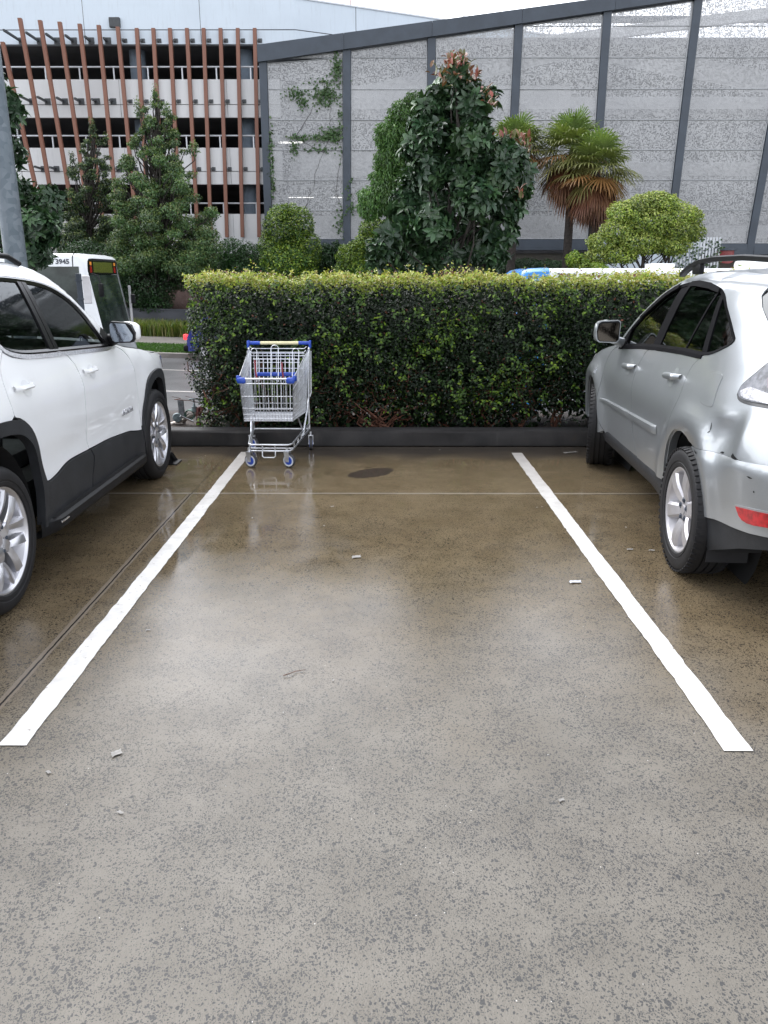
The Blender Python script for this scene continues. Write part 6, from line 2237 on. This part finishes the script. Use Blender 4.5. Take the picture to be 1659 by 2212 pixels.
# ------------------------------------------------------------------ shopping trolley
def build_trolley():
    O = Vector((-1.035, 7.37, 0))
    root = thing('shopping_trolley', 'empty wire shopping trolley with blue trim left at the head of the bay', 'trolley', O, R(-.5))
    Z = M['zinc']
    V = Vector
    TF = [V((-.232, -.44, .80)), V((.232, -.44, .80))]
    TB = [V((-.285, .40, .975)), V((.285, .40, .975))]
    BF = [V((-.212, -.415, .425)), V((.218, -.415, .425))]
    BB = [V((-.25, .33, .385)), V((.25, .33, .385))]
    rw, rm = .0029, .0052
    # basket walls
    mb = MB()
    for i in range(18):
        k = i / 17
        mb.tube([TF[0].lerp(TF[1], k), BF[0].lerp(BF[1], k)], rw, 5)
    for f in (.42, .70, .84, .94):
        a, b = TF[0].lerp(BF[0], f), TF[1].lerp(BF[1], f)
        mb.tube([a, b], rw * 1.3, 6)
    mb.build('basket_front', Z, root, smooth=60)
    for s in (0, 1):
        mb = MB()
        for i in range(20):
            k = i / 19
            mb.tube([TF[s].lerp(TB[s], k), BF[s].lerp(BB[s], k)], rw, 5)
        for f in (.26, .48, .70, .86, .95):
            mb.tube([TF[s].lerp(BF[s], f), TB[s].lerp(BB[s], f)], rw * 1.25, 6)
        mb.build('basket_side', Z, root, smooth=60)
    mb = MB()
    for i in range(15):
        k = i / 14
        mb.tube([BF[0].lerp(BF[1], k), BB[0].lerp(BB[1], k)], rw, 5)
    for i in range(17):
        k = i / 16
        mb.tube([BF[0].lerp(BB[0], k), BF[1].lerp(BB[1], k)], rw, 5)
    mb.build('basket_floor', Z, root, smooth=60)
    # hinged back gate
    mb = MB()
    for i in range(12):
        x = -.235 + .47 * i / 11
        mb.tube([V((x, .31, .40)), V((x, .37, .94))], rw, 5)
    for z in (.41, .47, .80, .94):
        y = .31 + .06 * (z - .40) / .54
        mb.tube([V((-.25, y, z)), V((.25, y, z))], rw * 1.4, 6)
    mb.build('back_gate', Z, root, smooth=60)
    # child seat: folded wire flap with three tall loops and blue seat strip
    mb = MB()
    for i in range(11):
        x = -.20 + .40 * i / 10
        mb.tube([V((x, .17, .70)), V((x, .22, .90))], rw, 5)
    for z, y in ((.90, .22), (.87, .213), (.72, .175)): mb.tube([V((-.22, y, z)), V((.22, y, z))], rw * 1.4, 6)
    for x0, w_, zt_ in ((-.205, .028, 1.0), (-.01, .034, 1.03), (.185, .03, 1.0)):
        pts = [V((x0 - w_, .12, .70)), V((x0 - w_, .20, zt_ - .03))] + [V((x0 - w_ * math.cos(t), .205, zt_ - .03 + .03 * math.sin(t))) for t in np.linspace(0, math.pi, 9)] + [V((x0 + w_, .20, zt_ - .03)), V((x0 + w_, .12, .70))]
        mb.tube(pts, rw * 1.25, 6)
    for z, y in ((.955, .30), (.985, .36), (.92, .33)):
        mb.tube([V((-.27, y, z + .02)), V((-.25, y, z)), V((.25, y, z)), V((.27, y, z + .02))], rm * .8, 7)
    mb.build('child_seat', Z, root, smooth=60)
    mb = MB(); mb.bbox((-.005, .20, .762), (.40, .05, .035), .008); mb.bbox((-.005, .26, .752), (.40, .10, .012), .004)
    mb.build('seat_strip', M['blue_plastic'], root, smooth=50)
    M['strap'] = mat('strap', (.28, .045, .06), .7)
    for x, dz in ((.06, 0), (-.19, .02)):
        MB().tube([V((x, .14, .88 + dz)), V((x + .004, .135, .80)), V((x + .012, .13, .735))], .008, 6).build('seat_belt', M['strap'], root, smooth=60)
    # rim and blue corner buffers
    mb = MB()
    mb.tube([TB[0], TF[0] + V((-.004, 0, 0)), TF[1] + V((.004, 0, 0)), TB[1]], rm, 8)
    mb.tube([TF[0] + V((0, -.012, -.004)), TF[1] + V((0, -.012, -.004))], .0085, 8)
    mb.tube([TF[0] + V((0, -.008, -.045)), TF[1] + V((0, -.008, -.045))], .0045, 8)
    mb.build('basket_rim', Z, root, smooth=60)
    for s in (-1, 1):
        mb = MB()
        mb.bbox((s * .212, -.455, .783), (.072, .05, .052), .014)
        mb.bbox((s * .242, -.405, .795), (.028, .12, .050), .010, Matrix.Rotation(R(-9), 3, 'X'))
        mb.build('corner_buffer', M['blue_plastic'], root, smooth=50)
    # handle
    mb = MB()
    for s in (-1, 1):
        mb.tube([V((s * .285, .40, .975)), V((s * .292, .43, 1.00)), V((s * .293, .45, 1.03))], .009, 8)
    mb.tube([V((-.293, .45, 1.03)), V((.293, .45, 1.03))], .010, 10)
    hb = mb.build('handle_bar', Z, root, smooth=60)
    MB().cyl((-.18, .45, 1.03), (.19, .45, 1.03), .0165, n=18).build('handle_grip', M['cream_plastic'], hb, smooth=60)
    for s in (-1, 1):
        mb = MB()
        mb.cyl((s * .185, .45, 1.03), (s * .288, .45, 1.03), .0175, n=18)
        mb.bbox((s * .296, .44, 1.018), (.022, .065, .075), .008)
        mb.build('handle_end', M['blue_plastic'], hb, smooth=50)
    # chassis
    FX, RX = .185, .275
    mb = MB()
    for z, r_ in ((.205, .0085), (.150, .0085)):
        mb.tube([V((-RX, .40, z + .055)), V((-FX - .01, -.33, z)), V((-FX + .02, -.385, z)), V((FX - .02, -.385, z)), V((FX + .01, -.33, z)), V((RX, .40, z + .055))], r_, 8)
    for i in range(5):
        k = (i + .5) / 5
        for s in (-1, 1):
            x = s * (FX + .01 + (RX - FX - .01) * k); y = -.33 + .73 * k; z = .15 + .055 * k
            mb.tube([V((x, y, z)), V((x, y, z + .055))], .0065, 6)
    for x in (-.065, .045): mb.tube([V((x, -.385, .150)), V((x, -.385, .205))], .0065, 6)
    mb.tube([V((-.068, -.388, .150)), V((-.068, -.395, .105)), V((-.055, -.395, .092)), V((.035, -.395, .092)), V((.048, -.395, .105)), V((.048, -.388, .150))], .0062, 8)
    mb.tube([V((-RX, .40, .205)), V((RX, .40, .205))], .0085, 8)
    for y in (-.30,):
        w_ = FX + .01 + (RX - FX - .01) * (y + .33) / .73
        mb.tube([V((-w_, y, .155 + .055 * (y + .33) / .73)), V((w_, y, .155 + .055 * (y + .33) / .73))], .005, 6)
    mb.build('chassis', Z, root, smooth=60)
    for s in (-1, 1):
        mb = MB()
        mb.tube([V((s * RX, .40, .20)), V((s * .272, .40, .46)), V((s * .286, .405, .93)), V((s * .288, .41, .99))], .0105, 8)
        mb.tube([V((s * .245, .08, .20)), V((s * .268, .28, .40)), V((s * .272, .36, .47)), V((s * .272, .40, .50))], .009, 8)
        mb.tube([V((s * .24, .12, .24)), V((s * .21, .05, .37)), V((s * .17, -.10, .43))], .0075, 8)
        mb.tube([V((s * .285, .415, .52)), V((s * .298, .42, .56)), V((s * .305, .42, .96))], .007, 8)
        mb.build('side_frame', Z, root, smooth=60)
    # castors
    M['tread_grey'] = mat('tread_grey', (.05, .05, .055), .6)
    M['wheel_white'] = mat('wheel_white', (.62, .64, .68), .4)
    first = None
    for (x, y, rz) in ((-.175, -.375, 1.15), (.165, -.375, 1.2), (-.285, .40, 1.0), (.285, .40, .12)):
        zc = .0615
        if first is None:
            mb = MB().lathe([(-.014, .050), (-.014, .058), (-.008, .0615), (.008, .0615), (.014, .058), (.014, .050)], 32, closed=False)
            c = mb.build('castor', M['tread_grey'], root, smooth=50)
            mb = MB().lathe([(-.0145, .0505), (-.0145, .037), (.0145, .037), (.0145, .0505)], 32); mb.build('white_band', M['wheel_white'], c, smooth=40)
            mb = MB().lathe([(-.013, .0372), (-.017, .034), (-.017, .010), (.017, .010), (.017, .034), (.013, .0372)], 32, closed=False); mb.build('blue_hub', M['blue_plastic'], c, smooth=40)
            mb = MB()
            for sx in (-1, 1):
                mb.prism([(-.016, -.012), (.016, -.012), (.030, .062), (.034, .080), (-.018, .080), (-.018, .062)], lambda a_, b_: (sx * .0225, a_ + .008, b_), lambda a_, b_: (sx * .0195, a_ + .008, b_))
            mb.box((0, .016, .078), (.048, .052, .005))
            mb.cyl((0, .016, .078), (0, .016, .115), .012, n=12)
            mb.cyl((-.026, 0, 0), (.026, 0, 0), .006, n=8)
            mb.build('fork', M['zinc'], c, smooth=40)
            first = c
        else:
            c = first.copy(); COL.objects.link(c); c.parent = root
            for ch in list(first.children):
                q = ch.copy(); COL.objects.link(q); q.parent = c
        c.location = (x, y, zc); c.rotation_euler = (0, 0, rz + R(90) * 0)
    return root


build_trolley()

# ------------------------------------------------------------------ buses
def build_bus(label, loc, rz, number, maker, blue):
    """length along +x with the front at x = 0, near side (towards the car park) at y = 0"""
    root = thing('city_bus', label, 'bus', loc, rz)
    W, H, L = 2.5, 3.08, 12.2
    mb = MB()
    # cross sections from front to rear: front rakes back towards the roof
    prof = [(.0, .32), (.0, 1.0), (.0, 2.74), (.012, 2.90), (.045, 3.01), (.13, 3.07), (.38, 3.088), (1.25, 3.09)]
    def ring(x, top, ins=0):
        p = []
        for (yy, zz) in [(y, z) for y, z in prof]:
            z = .32 + (zz - .32) * (top - .32) / (3.09 - .32)
            p.append((x, yy + ins, z))
        return p + [(x, W - q[1], q[2]) for q in p[::-1]]
    rows = [ring(-.04, 2.95, .08), ring(-.07, 3.00, .035), ring(-.13, 3.04, .012), ring(-.26, 3.07, 0), ring(-.6, 3.08, 0), ring(-1.6, 3.08), ring(-L + .3, 3.08), ring(-L + .05, 3.0, .03), ring(-L, 2.9, .06)]
    # lower front carried forward so that the screen rakes
    def fwd(r, k): return [(x + k * max(0, (2.5 - z)) * .17, y, z) for x, y, z in r]
    rows[0] = fwd(rows[0], 1); rows[1] = fwd(rows[1], .95); rows[2] = fwd(rows[2], .7); rows[3] = fwd(rows[3], .25)
    mb.grid([r + [r[0]] for r in rows])
    n = len(rows[-1]); b = len(mb.v)
    mb.add(rows[-1], [tuple(range(n))])
    body = mb.build('body', M['white_gloss'], root, smooth=35)
    xf = lambda z: -.06 + max(0, 2.5 - z) * .17
    # windscreen and the destination box above it
    mb = MB()
    pr = lambda pts, o: [(xf(z) + o, y, z) for y, z in pts]
    ws = [(.16, .95), (W - .16, .95), (W - .15, 2.52), (.15, 2.52)]
    mb.add(pr(ws, .012) + pr(ws, -.03), [(0, 1, 2, 3), (0, 4, 5, 1), (1, 5, 6, 2), (2, 6, 7, 3), (3, 7, 4, 0)])
    mb.build('windscreen', M['bus_glass2'], root)
    ds = [(.14, 2.54), (W - .14, 2.54), (W - .18, 2.90), (.18, 2.90)]
    mb = MB().add(pr(ds, .014) + pr(ds, -.05), [(0, 1, 2, 3), (0, 4, 5, 1), (1, 5, 6, 2), (2, 6, 7, 3), (3, 7, 4, 0)])
    mb.build('sign_box', M['black_gloss'], root)
    dd = [(.50, 2.58), (W - .50, 2.58), (W - .52, 2.86), (.52, 2.86)]
    mb = MB().add(pr(dd, .018), [(0, 1, 2, 3)]); mb.build('destination_display', M['led'], root)
    for y in (.26, W - .40):
        mb = MB().add(pr([(y, 2.58), (y + .14, 2.58), (y + .14, 2.74), (y, 2.74)], .018), [(0, 1, 2, 3)]); mb.build('marker_lamp', M['red_lens'], root)
        mb = MB().add(pr([(y, 2.77), (y + .14, 2.77), (y + .14, 2.86), (y, 2.86)], .018), [(0, 1, 2, 3)]); mb.build('marker_lamp', M['amber'], root)
    for y in (.3, W - .6):
        mb = MB().add(pr([(y, .62), (y + .3, .62), (y + .3, .80), (y, .80)], .012), [(0, 1, 2, 3)]); mb.build('headlight', M['clear_lens'], root)
    mb = MB(); mb.tube([(.12, .7, 1.02), (.02, .9, 1.5)], .012, 5); mb.tube([(.10, 1.6, 1.02), (.02, 1.8, 1.5)], .012, 5); mb.build('wiper', M['black_plastic'], root)
    # side glass
    for yy, o in ((-.006, 1), (W + .006, -1)):
        mb = MB(); mb.box((-.90, yy, 2.08), (1.34, .012, 1.3)); mb.build('driver_window', M['bus_glass2'], root)
        x = -1.585
        while x > -L + 1.0:
            MB().box((x - .72, yy, 2.08), (1.43, .012, 1.3)).build('side_window', M['bus_glass2'], root); x -= 1.46
    if blue:
        mb = MB()
        mb.grid([[(p[0] + (.016 if p[2] < 2.5 else .02), p[1] + (-.012 if p[1] < W / 2 else .012), p[2] + .012) for p in r] for r in (rows[0], rows[1], rows[2], rows[3], rows[4])])
        mb.build('front_cowl', M['bus_blue'], root, smooth=35)
    # roof seam, roof vent and pod
    mb = MB(); mb.grid([[(x, p[1] - (.004 if p[1] < W / 2 else -.004), p[2] + .004) for p in ring(x, 3.078)] for x in (-.36, -.385)]); mb.build('roof_seam', M['black_plastic'], root)
    mb = MB(); mb.bbox((-3.2, 1.2, 3.12), (.5, .5, .13), .03); mb.build('roof_hatch', M['white_gloss'], root, smooth=40)
    mb = MB(); mb.bbox((-6.4, 1.25, 3.16), (2.6, 1.7, .2), .08); mb.build('roof_pod', M['white_gloss'], root, smooth=40)
    mb = MB(); mb.tube([(.02, .12, 2.55), (.22, .02, 2.5), (.30, -.06, 2.3)], .018, 6); mb.bbox((.31, -.08, 2.12), (.09, .16, .34), .02); mb.build('wing_mirror', M['black_plastic'], root, smooth=40)
    for x in (-2.4, -8.6):
        for y, s in ((.14, -1), (W - .14, 1)):
            mb = MB()
            tyre_mb(.48, .29, .28)
            w_ = MB().lathe([(-.14, .3), (-.14, .45), (-.1, .48), (.1, .48), (.14, .45), (.14, .3)], 32, ax='y', closed=False)
            wo = w_.build('wheel', M['rubber'], root, smooth=40); wo.location = (x, y, .48)
            q = MB().lathe([(-.05, .02), (-.09, .16), (-.13, .29), (.13, .29), (.09, .16), (.05, .02)], 24, ax='y', closed=False).build('rim', M['alloy_dull'], wo, smooth=40)
    return root


m, nt, out = nodes('led'); g = NT(nt); co = g.coord()
sx = g.n('ShaderNodeSeparateXYZ'); g.l(co, sx.inputs[0])
c = g.mix(g.ramp(g.noise(g.scale(co, (1, 6, 14)), 3, 2), .45, .6), (.05, .065, .012), (.16, .18, .025))
g.bsdf(out, c, .3, emit=None)
M['led'] = m
M['amber'] = mat('amber', (.8, .30, .05), .2)
M['bus_blue'] = mat('bus_blue', (.02, .22, .62), .25, var=.05, coat=.4)
m, nt, out = nodes('bus_glass2'); g = NT(nt)
g.bsdf(out, g.mix(g.ramp(g.noise(g.coord(), 1.4, 4, .6), .35, .7), (.012, .018, .018), (.05, .065, .06)), .06, ior=1.5)
M['bus_glass2'] = m
pb = at(191, 690, 20.9)
zr = tz(-8.5, 21.5)
bus1 = build_bus('white bus numbered 3945 passing on the far lane behind the white SUV', (at(196, 640, 20.9).x, 20.9, zr - .02), 0, '3945', True, False)
text('fleet_number', '3945', .175, M['letter_dark'], bus1, (-.80, -.004, 2.80), (R(90 - 4), 0, 0), .002, .005)
text('maker_lettering', 'Keolis\nDowner', .085, M['letter_dark'], bus1, (-1.40, -.002, 2.88), (R(90 - 4), 0, 0), .002, .002, line=.75)
bus1.scale = (1, 1, .935)
mb = MB()
for k in range(9):
    a0 = R(20 + 26 * k); r0, r1 = .045, .085 - .002 * k
    mb.add([(-1.54 + r0 * math.cos(a0), .000 + .0, 2.86 + r0 * math.sin(a0)), (-1.54 + r1 * math.cos(a0), -.002, 2.86 + r1 * math.sin(a0)), (-1.54 + r1 * math.cos(a0 + .3), -.002, 2.86 + r1 * math.sin(a0 + .3)), (-1.54 + r0 * math.cos(a0 + .3), -.001, 2.86 + r0 * math.sin(a0 + .3))], [(0, 1, 2, 3)])
mb.build('maker_emblem', M['letter_dark'], bus1)
bx = at(1122, 588, 17.0)
bus2 = build_bus('white bus with a blue front passing on the near lane behind the hedge', (bx.x, 19.3, at(1300, 578, 17.0).z - 3.09), math.pi, '3896', False, True)
text('fleet_number', '3896', .20, M['letter_dark'], bus2, (-.72, 2.5 + .006, 2.84), (R(90 - 5), 0, math.pi), .002, .005)

# ------------------------------------------------------------------ lamp pole, road sign, hatchback
m, nt, out = nodes('galvanised'); g = NT(nt); co = g.coord()
v = g.voro(co, 16)
cs = g.n('ShaderNodeSeparateColor'); g.l(v.outputs['Color'], cs.inputs[0])
c = g.mix(cs.outputs[0], (.09, .115, .135), (.155, .18, .205))
c = g.mix(g.ramp(g.noise(g.scale(co, (1, 1, .2)), 4, 5, .7), .5, .8), c, (.10, .13, .15))
g.bsdf(out, c, .5, .45)
M['galv'] = m
pl = at(34, 560, 9.9)
pole = thing('lamp_pole', 'tall galvanised grey steel lamp pole behind the white SUV', 'lamp post', (pl.x, 9.9, .03))
mb = MB().tube([(0, 0, 0), (0, 0, 3), (0, 0, 6), (0, 0, 10.5)], [.137, .117, .094, .062], 28)
mb.build('shaft', M['galv'], pole, smooth=60)
MB().bbox((0, 0, .015), (.42, .42, .03), .005).build('base_plate', M['galv'], pole)
mb = MB().tube([(0, 0, 10.4), (.1, -.3, 10.6), (.3, -1.2, 10.75)], .035, 10); mb.build('arm', M['galv'], pole, smooth=60)
MB().bbox((.34, -1.5, 10.76), (.26, .7, .1), .03).build('lamp_head', M['trim_grey'], pole, smooth=40)
ps = at(174, 640, 15.5)
sg = thing('road_sign', 'back of a grey road sign on a square post before the bus', 'sign', (ps.x, 15.5, tz(ps.x, 15.5)))
zt_ = at(174, 591, 15.5).z - sg.location.z
MB().bbox((0, 0, zt_ / 2), (.085, .08, zt_), .01).build('post', M['dark_steel'], sg)
s1, s0 = at(186, 596, 15.4).z - sg.location.z, at(186, 656, 15.4).z - sg.location.z
xx = at(186.5, 620, 15.4).x - sg.location.x
MB().bbox((xx, -.08, (s1 + s0) / 2), (.145, .03, s1 - s0), .012).build('sign_panel', M['galv2'] if 'galv2' in M else M['alloy_dull'], sg)
mb = MB(); mb.box((xx / 2, -.05, s1 - .08), (abs(xx) + .1, .03, .03)); mb.box((xx / 2, -.05, s0 + .08), (abs(xx) + .1, .03, .03)); mb.build('sign_bracket', M['dark_steel'], sg)
pz = at(276, 628, 24.9)
gp = thing('guide_post', 'small pale post with a dark cap past the bus windscreen', 'post', (at(522 * .2604 + 0, 640, 24.9).x, 24.9, tz(-13, 24.9)))
bx = at(281, 640, 25.0)
gp.location = (bx.x, 25.0, tz(bx.x, 25.0))
hh = at(281, 617, 25.0).z - gp.location.z
MB().bbox((0, 0, hh / 2), (.07, .05, hh), .008).build('post', M['alloy_dull'], gp)
MB().bbox((.09, 0, hh * .80), (.14, .08, .28), .03).build('cap', M['black_plastic'], gp)


def blue_car():
    p = at(408, 778, 24.0)
    root = thing('parked_car', 'dark blue hatchback mostly hidden behind the left end of the hedge', 'car', (p.x - .10, 24.0, tz(p.x, 24.0)))
    root.scale = (.85, .85, .82)
    sil = [(0, .35), (-.03, .55), (-.02, .78), (.10, .98), (.28, 1.22), (.52, 1.42), (.95, 1.48), (1.9, 1.46), (2.35, 1.36), (2.95, 1.02), (3.6, .92), (3.92, .78), (3.98, .5), (3.9, .32)]
    mb = MB()
    rows = []
    for x, z in sil:
        row = []
        for i in range(15):
            k = -1 + i / 7
            w_ = (.84 if z < 1.0 else .84 - .42 * (z - 1.0)) * (1 - .10 * (abs(x - 1.95) / 2.0) ** 3)
            row.append((x + .10 * (k * k) * (1 if x < 1 else -1), .84 + k * w_, z + .03 * (1 - k * k)))
        rows.append(row)
    mb.grid(rows)
    for s in (0, 1):
        i_ = 0 if s == 0 else 14
        side_ = [r[i_] for r in rows]
        mb.add(side_ + [(q[0], q[1], .3) for q in side_], [(i, i + 1, len(side_) + i + 1, len(side_) + i) for i in range(len(side_) - 1)])
    mb.build('body', M['blue_car'], root, smooth=40)
    mb = MB()
    mb.prism([(.42, 1.02), (.62, 1.36), (1.9, 1.40), (2.7, 1.03)], lambda x, z: (x, -.02 + .42 * (z - 1.0) + .012, z), lambda x, z: (x, .05 + .42 * (z - 1.0), z)); mb.build('side_window', M['bus_glass2'], root)
    mb = MB(); mb.grid([[(r[0] - .012, .84 + (q - .84) * .9, z + .008) for (r_, q, z) in [(r, r[1], r[2])]] for r in rows[3][1:-1]]) if False else None
    rw = [[(x - .014, .84 + (y - .84) * .88, z + .006) for x, y, z in r] for r in rows[4:6]]
    MB().grid(rw).build('rear_window', M['bus_glass2'], root, smooth=60)
    for s in (-1, 1):
        mb = MB(); mb.bbox((.02, .84 + s * .66, .80), (.14, .24, .20), .04); mb.build('tail_lamp', M['red_glow'], root, smooth=50)
    mb = MB(); mb.bbox((.02, .84, .40), (.16, 1.62, .22), .05); mb.build('rear_bumper', M['black_plastic'], root, smooth=50)
    for x in (.72, 3.2):
        for y in (.09, 1.6):
            wo = MB().lathe([(-.09, .2), (-.09, .28), (-.06, .3), (.06, .3), (.09, .28), (.09, .2)], 28, ax='y', closed=False).build('wheel', M['rubber'], root, smooth=40); wo.location = (x, y, .3)
            MB().lathe([(-.06, .02), (-.07, .2), (.07, .2), (.06, .02)], 20, ax='y', closed=False).build('rim', M['alloy_dull'], wo, smooth=40)


M['blue_car'] = mat('blue_car', (.012, .025, .22), .25, .2, var=.05, coat=.6)
m, nt, out = nodes('red_glow'); g = NT(nt)
g.bsdf(out, (.7, .02, .03), .2, emit=(1, .05, .06), emit_s=.5)
M['red_glow'] = m
blue_car()

# ------------------------------------------------------------------ water valve, wheel stop, litter
def build_valve():
    base = at(408, 921, 8.62)
    root = thing('water_valve', 'green and rusty water meter valves on the kerb strip beside the hedge', 'valve', (base.x, 8.62, .1))
    o = Vector(root.location)
    q = lambda px, py, dy=0.0: at(px, py, 8.62 + dy) - o
    M['valve_grey'] = mat('valve_grey', (.17, .21, .22), .45, .3, var=.3, scale=30)
    M['valve_green'] = mat('valve_green', (.06, .14, .11), .45, .2, var=.3, scale=40)
    M['rust_red'] = mat('rust_red', (.13, .04, .035), .6, var=.35, scale=40)
    M['brass'] = mat('brass', (.42, .38, .34), .35, .7, var=.3, scale=50)
    a = q(383, 902)
    mb = MB()
    mb.lathe([(-.012, .004), (-.018, .012), (-.018, .044), (-.006, .052), (.010, .052), (.014, .045), (.014, .004)], 28, org=a, ax='y', closed=False)
    mb.cyl(a + Vector((0, -.045, 0)), a + Vector((0, 0, 0)), .013, n=12)
    mb.build('hand_wheel', M['valve_grey'], root, smooth=40)
    b = q(410, 896)
    mb = MB()
    mb.lathe([(-.02, .046), (-.03, .055), (.028, .058), (.032, .046), (.02, .042)], 30, org=b, ax='y')
    mb.build('meter_ring', M['valve_green'], root, smooth=40)
    mb = MB()
    mb.tube([a + Vector((.0, .02, -.03)), a + Vector((.05, .03, -.045)), a + Vector((.09, .02, -.01)), b + Vector((0, .01, -.01)), b + Vector((.06, .01, .015)), q(428, 888)], [.020, .024, .026, .030, .026, .020], 12)
    mb.tube([q(367, 917), q(376, 915, .02), q(395, 915, .02)], [.02, .024, .016], 10)
    mb.build('brass_pipe', M['brass'], root, smooth=60)
    mb = MB(); mb.cyl(q(421, 889), q(419.6, 878), .030, .030, 16); mb.cyl(q(419.6, 878), q(419.2, 872), .014, .011, 12); mb.cyl(q(419.2, 872), q(418.6, 862), .007, n=10)
    mb.tube([q(409, 862.5), q(414, 861.5), q(423, 861.5), q(429, 862.5)], .0085, 8)
    mb.build('tap', M['valve_grey'], root, smooth=50)
    p1, p0 = q(428.5, 882), q(429, 923)
    mb = MB(); mb.tube([p0, p1, p1 + Vector((.03, .0, .015)), p1 + Vector((.05, -.01, -.04))], [.027, .027, .026, .020], 14); mb.build('riser_pipe', M['rust_red'], root, smooth=50)
    p1, p0 = q(391.5, 864, .1), q(393.5, 915, .1)
    d_ = p1 - p0
    mb = MB(); c_ = (p0 + p1) / 2; mb.bbox((c_.x, c_.y, c_.z), (.066, .012, d_.length), .003, Matrix.Rotation(-.035, 3, 'Y')); mb.build('steel_strap', M['valve_strap'], root)
    mb = MB(); mb.bbox(q(404, 905, -.04), (.16, .012, .022), .004, Matrix.Rotation(R(24), 3, 'Y')); mb.build('lever', M['chrome'], root)


M['valve_strap'] = mat('valve_strap', (.13, .135, .145), .6, .3, var=.4, scale=25)
build_valve()

ws = thing('wheel_stop', 'black plastic wheel stop wedge in front of the white SUV tyre', 'wheel stop', (-2.02, 7.16, 0))
prof = [(-.085, 0), (-.05, .098), (.05, .098), (.085, 0)]
mb = MB()
x0, x1 = -1.35, .075
def sec(x, k): return [(x, y * k, z * k) for y, z in prof]
mb.grid([sec(x0, 1), sec(x1 - .03, 1)])
n = len(mb.v)
outer = [(-.085, 0), (-.05, .098), (.05, .098), (.085, 0)]
v = [(x1 - .03 + .06 * (.098 - z) / .098 * .8, y, z) for y, z in outer] + [(x1 - .05 + .06 * (.098 - z) / .098 * .8, y * .78, .006 + z * .84) for y, z in outer]
mb.add([(x1 - .03, y, z) for y, z in outer] + v, [(0, 1, 5, 4), (1, 2, 6, 5), (2, 3, 7, 6), (4, 5, 9, 8), (5, 6, 10, 9), (6, 7, 11, 10)])
v2 = [(x1 - .16, y * .6, .01 + z * .7) for y, z in outer]
mb.add([(x1 - .05 + .06 * (.098 - z) / .098 * .8, y * .78, .006 + z * .84) for y, z in outer] + v2, [(0, 1, 5, 4), (1, 2, 6, 5), (2, 3, 7, 6), (4, 5, 6, 7)])
mb.build('wedge', M['black_plastic'], ws)
mb = MB(); mb.bbox((x1 + .01, 0, .006), (.07, .2, .012), .004); mb.build('foot', M['black_plastic'], ws)


def scrap(name, label, cat, px, py, w_, d_, rz, mt, group=None, curl=.006):
    p = gnd(px, py)
    rows = []
    for i in range(5):
        row = []
        for j in range(4):
            x = (i / 4 - .5) * w_ * (1 + .12 * math.sin(j * 2.1)); y = (j / 3 - .5) * d_ * (1 + .15 * math.cos(i * 1.7))
            row.append((x + y * .3 * math.sin(i * 2.3), y + x * .25 * math.cos(j * 1.9), .004 + curl * .5 * (abs(math.sin(i * 1.9 + j * 1.3)))))
        rows.append(row)
    o = MB().grid(rows).build(name, mt, smooth=50)
    o.location = (p.x, p.y, 0); o.rotation_euler = (0, 0, rz)
    return tag(o, label, cat, group)


M['paper'] = mat('paper', (.5, .51, .54), .55, var=.06)
M['paper_dull'] = mat('paper_dull', (.25, .24, .225), .5, var=.2, scale=60)
scrap('paper_scrap', 'white torn paper scrap inside the bay near the far white line', 'paper', 1243, 1258, .062, .036, R(-8), M['paper'])
scrap('paper_scrap', 'small flat pale label stuck mid bay below the wet brown patch', 'paper', 770, 1204, .052, .040, R(5), M['paper_dull'])
scrap('plastic_wrapper', 'clear crumpled wrapper piece near the end of the trolley side line', 'wrapper', 252, 1629, .036, .03, R(30), M['paper_dull'], None, .006)
scrap('paper_scrap', 'thin pale shred of paper at the foot of the kerb', 'paper', 1232, 978, .14, .03, R(12), M['paper_dull'])
scrap('paper_scrap', 'pale ring shaped scrap beside the silver car wheel', 'paper', 1361, 1188, .038, .02, R(-10), M['paper_dull'])
scrap('paper_scrap', 'bright leaf shaped scrap nearest the silver car rear tyre', 'paper', 1408, 1190, .034, .02, R(-20), M['paper_dull'])
mb = MB().tube([(0, 0, .006), (.03, .01, .012), (.05, .04, .006), (.09, .05, .008)], [.0022, .0018, .0014, .001], 6)
o = mb.build('twig', M['twig'], None, smooth=60); p = gnd(612, 1462); o.location = (p.x, p.y, 0)
tag(o, 'short bent brown twig lying in the grey part of the bay', 'twig')
flecks = [(718, 1095), (545, 1120), (700, 1137), (1171, 1096), (1160, 1097), (1352, 1140), (720, 1471), (105, 1670), (260, 1757), (1213, 1730), (612, 1541), (462, 1010), (430, 990), (444, 985), (408, 1003), (950, 972), (320, 1362), (1473, 1442)]
pr_ = None
for i, (px, py) in enumerate(flecks):
    if pr_ is None:
        pr_ = scrap('leaf_fleck', 'tiny pale fleck of leaf litter lying on the wet concrete', 'leaf litter', px, py, .026, .014, .4, M['paper_dull'], 'pale leaf flecks scattered on the concrete', .003)
    else:
        o = pr_.copy(); COL.objects.link(o)
        p = gnd(px, py); o.location = (p.x, p.y, 0); o.rotation_euler = (0, 0, random.uniform(0, 6.28)); k = random.uniform(.3, .8); o.scale = (k, k, 1)
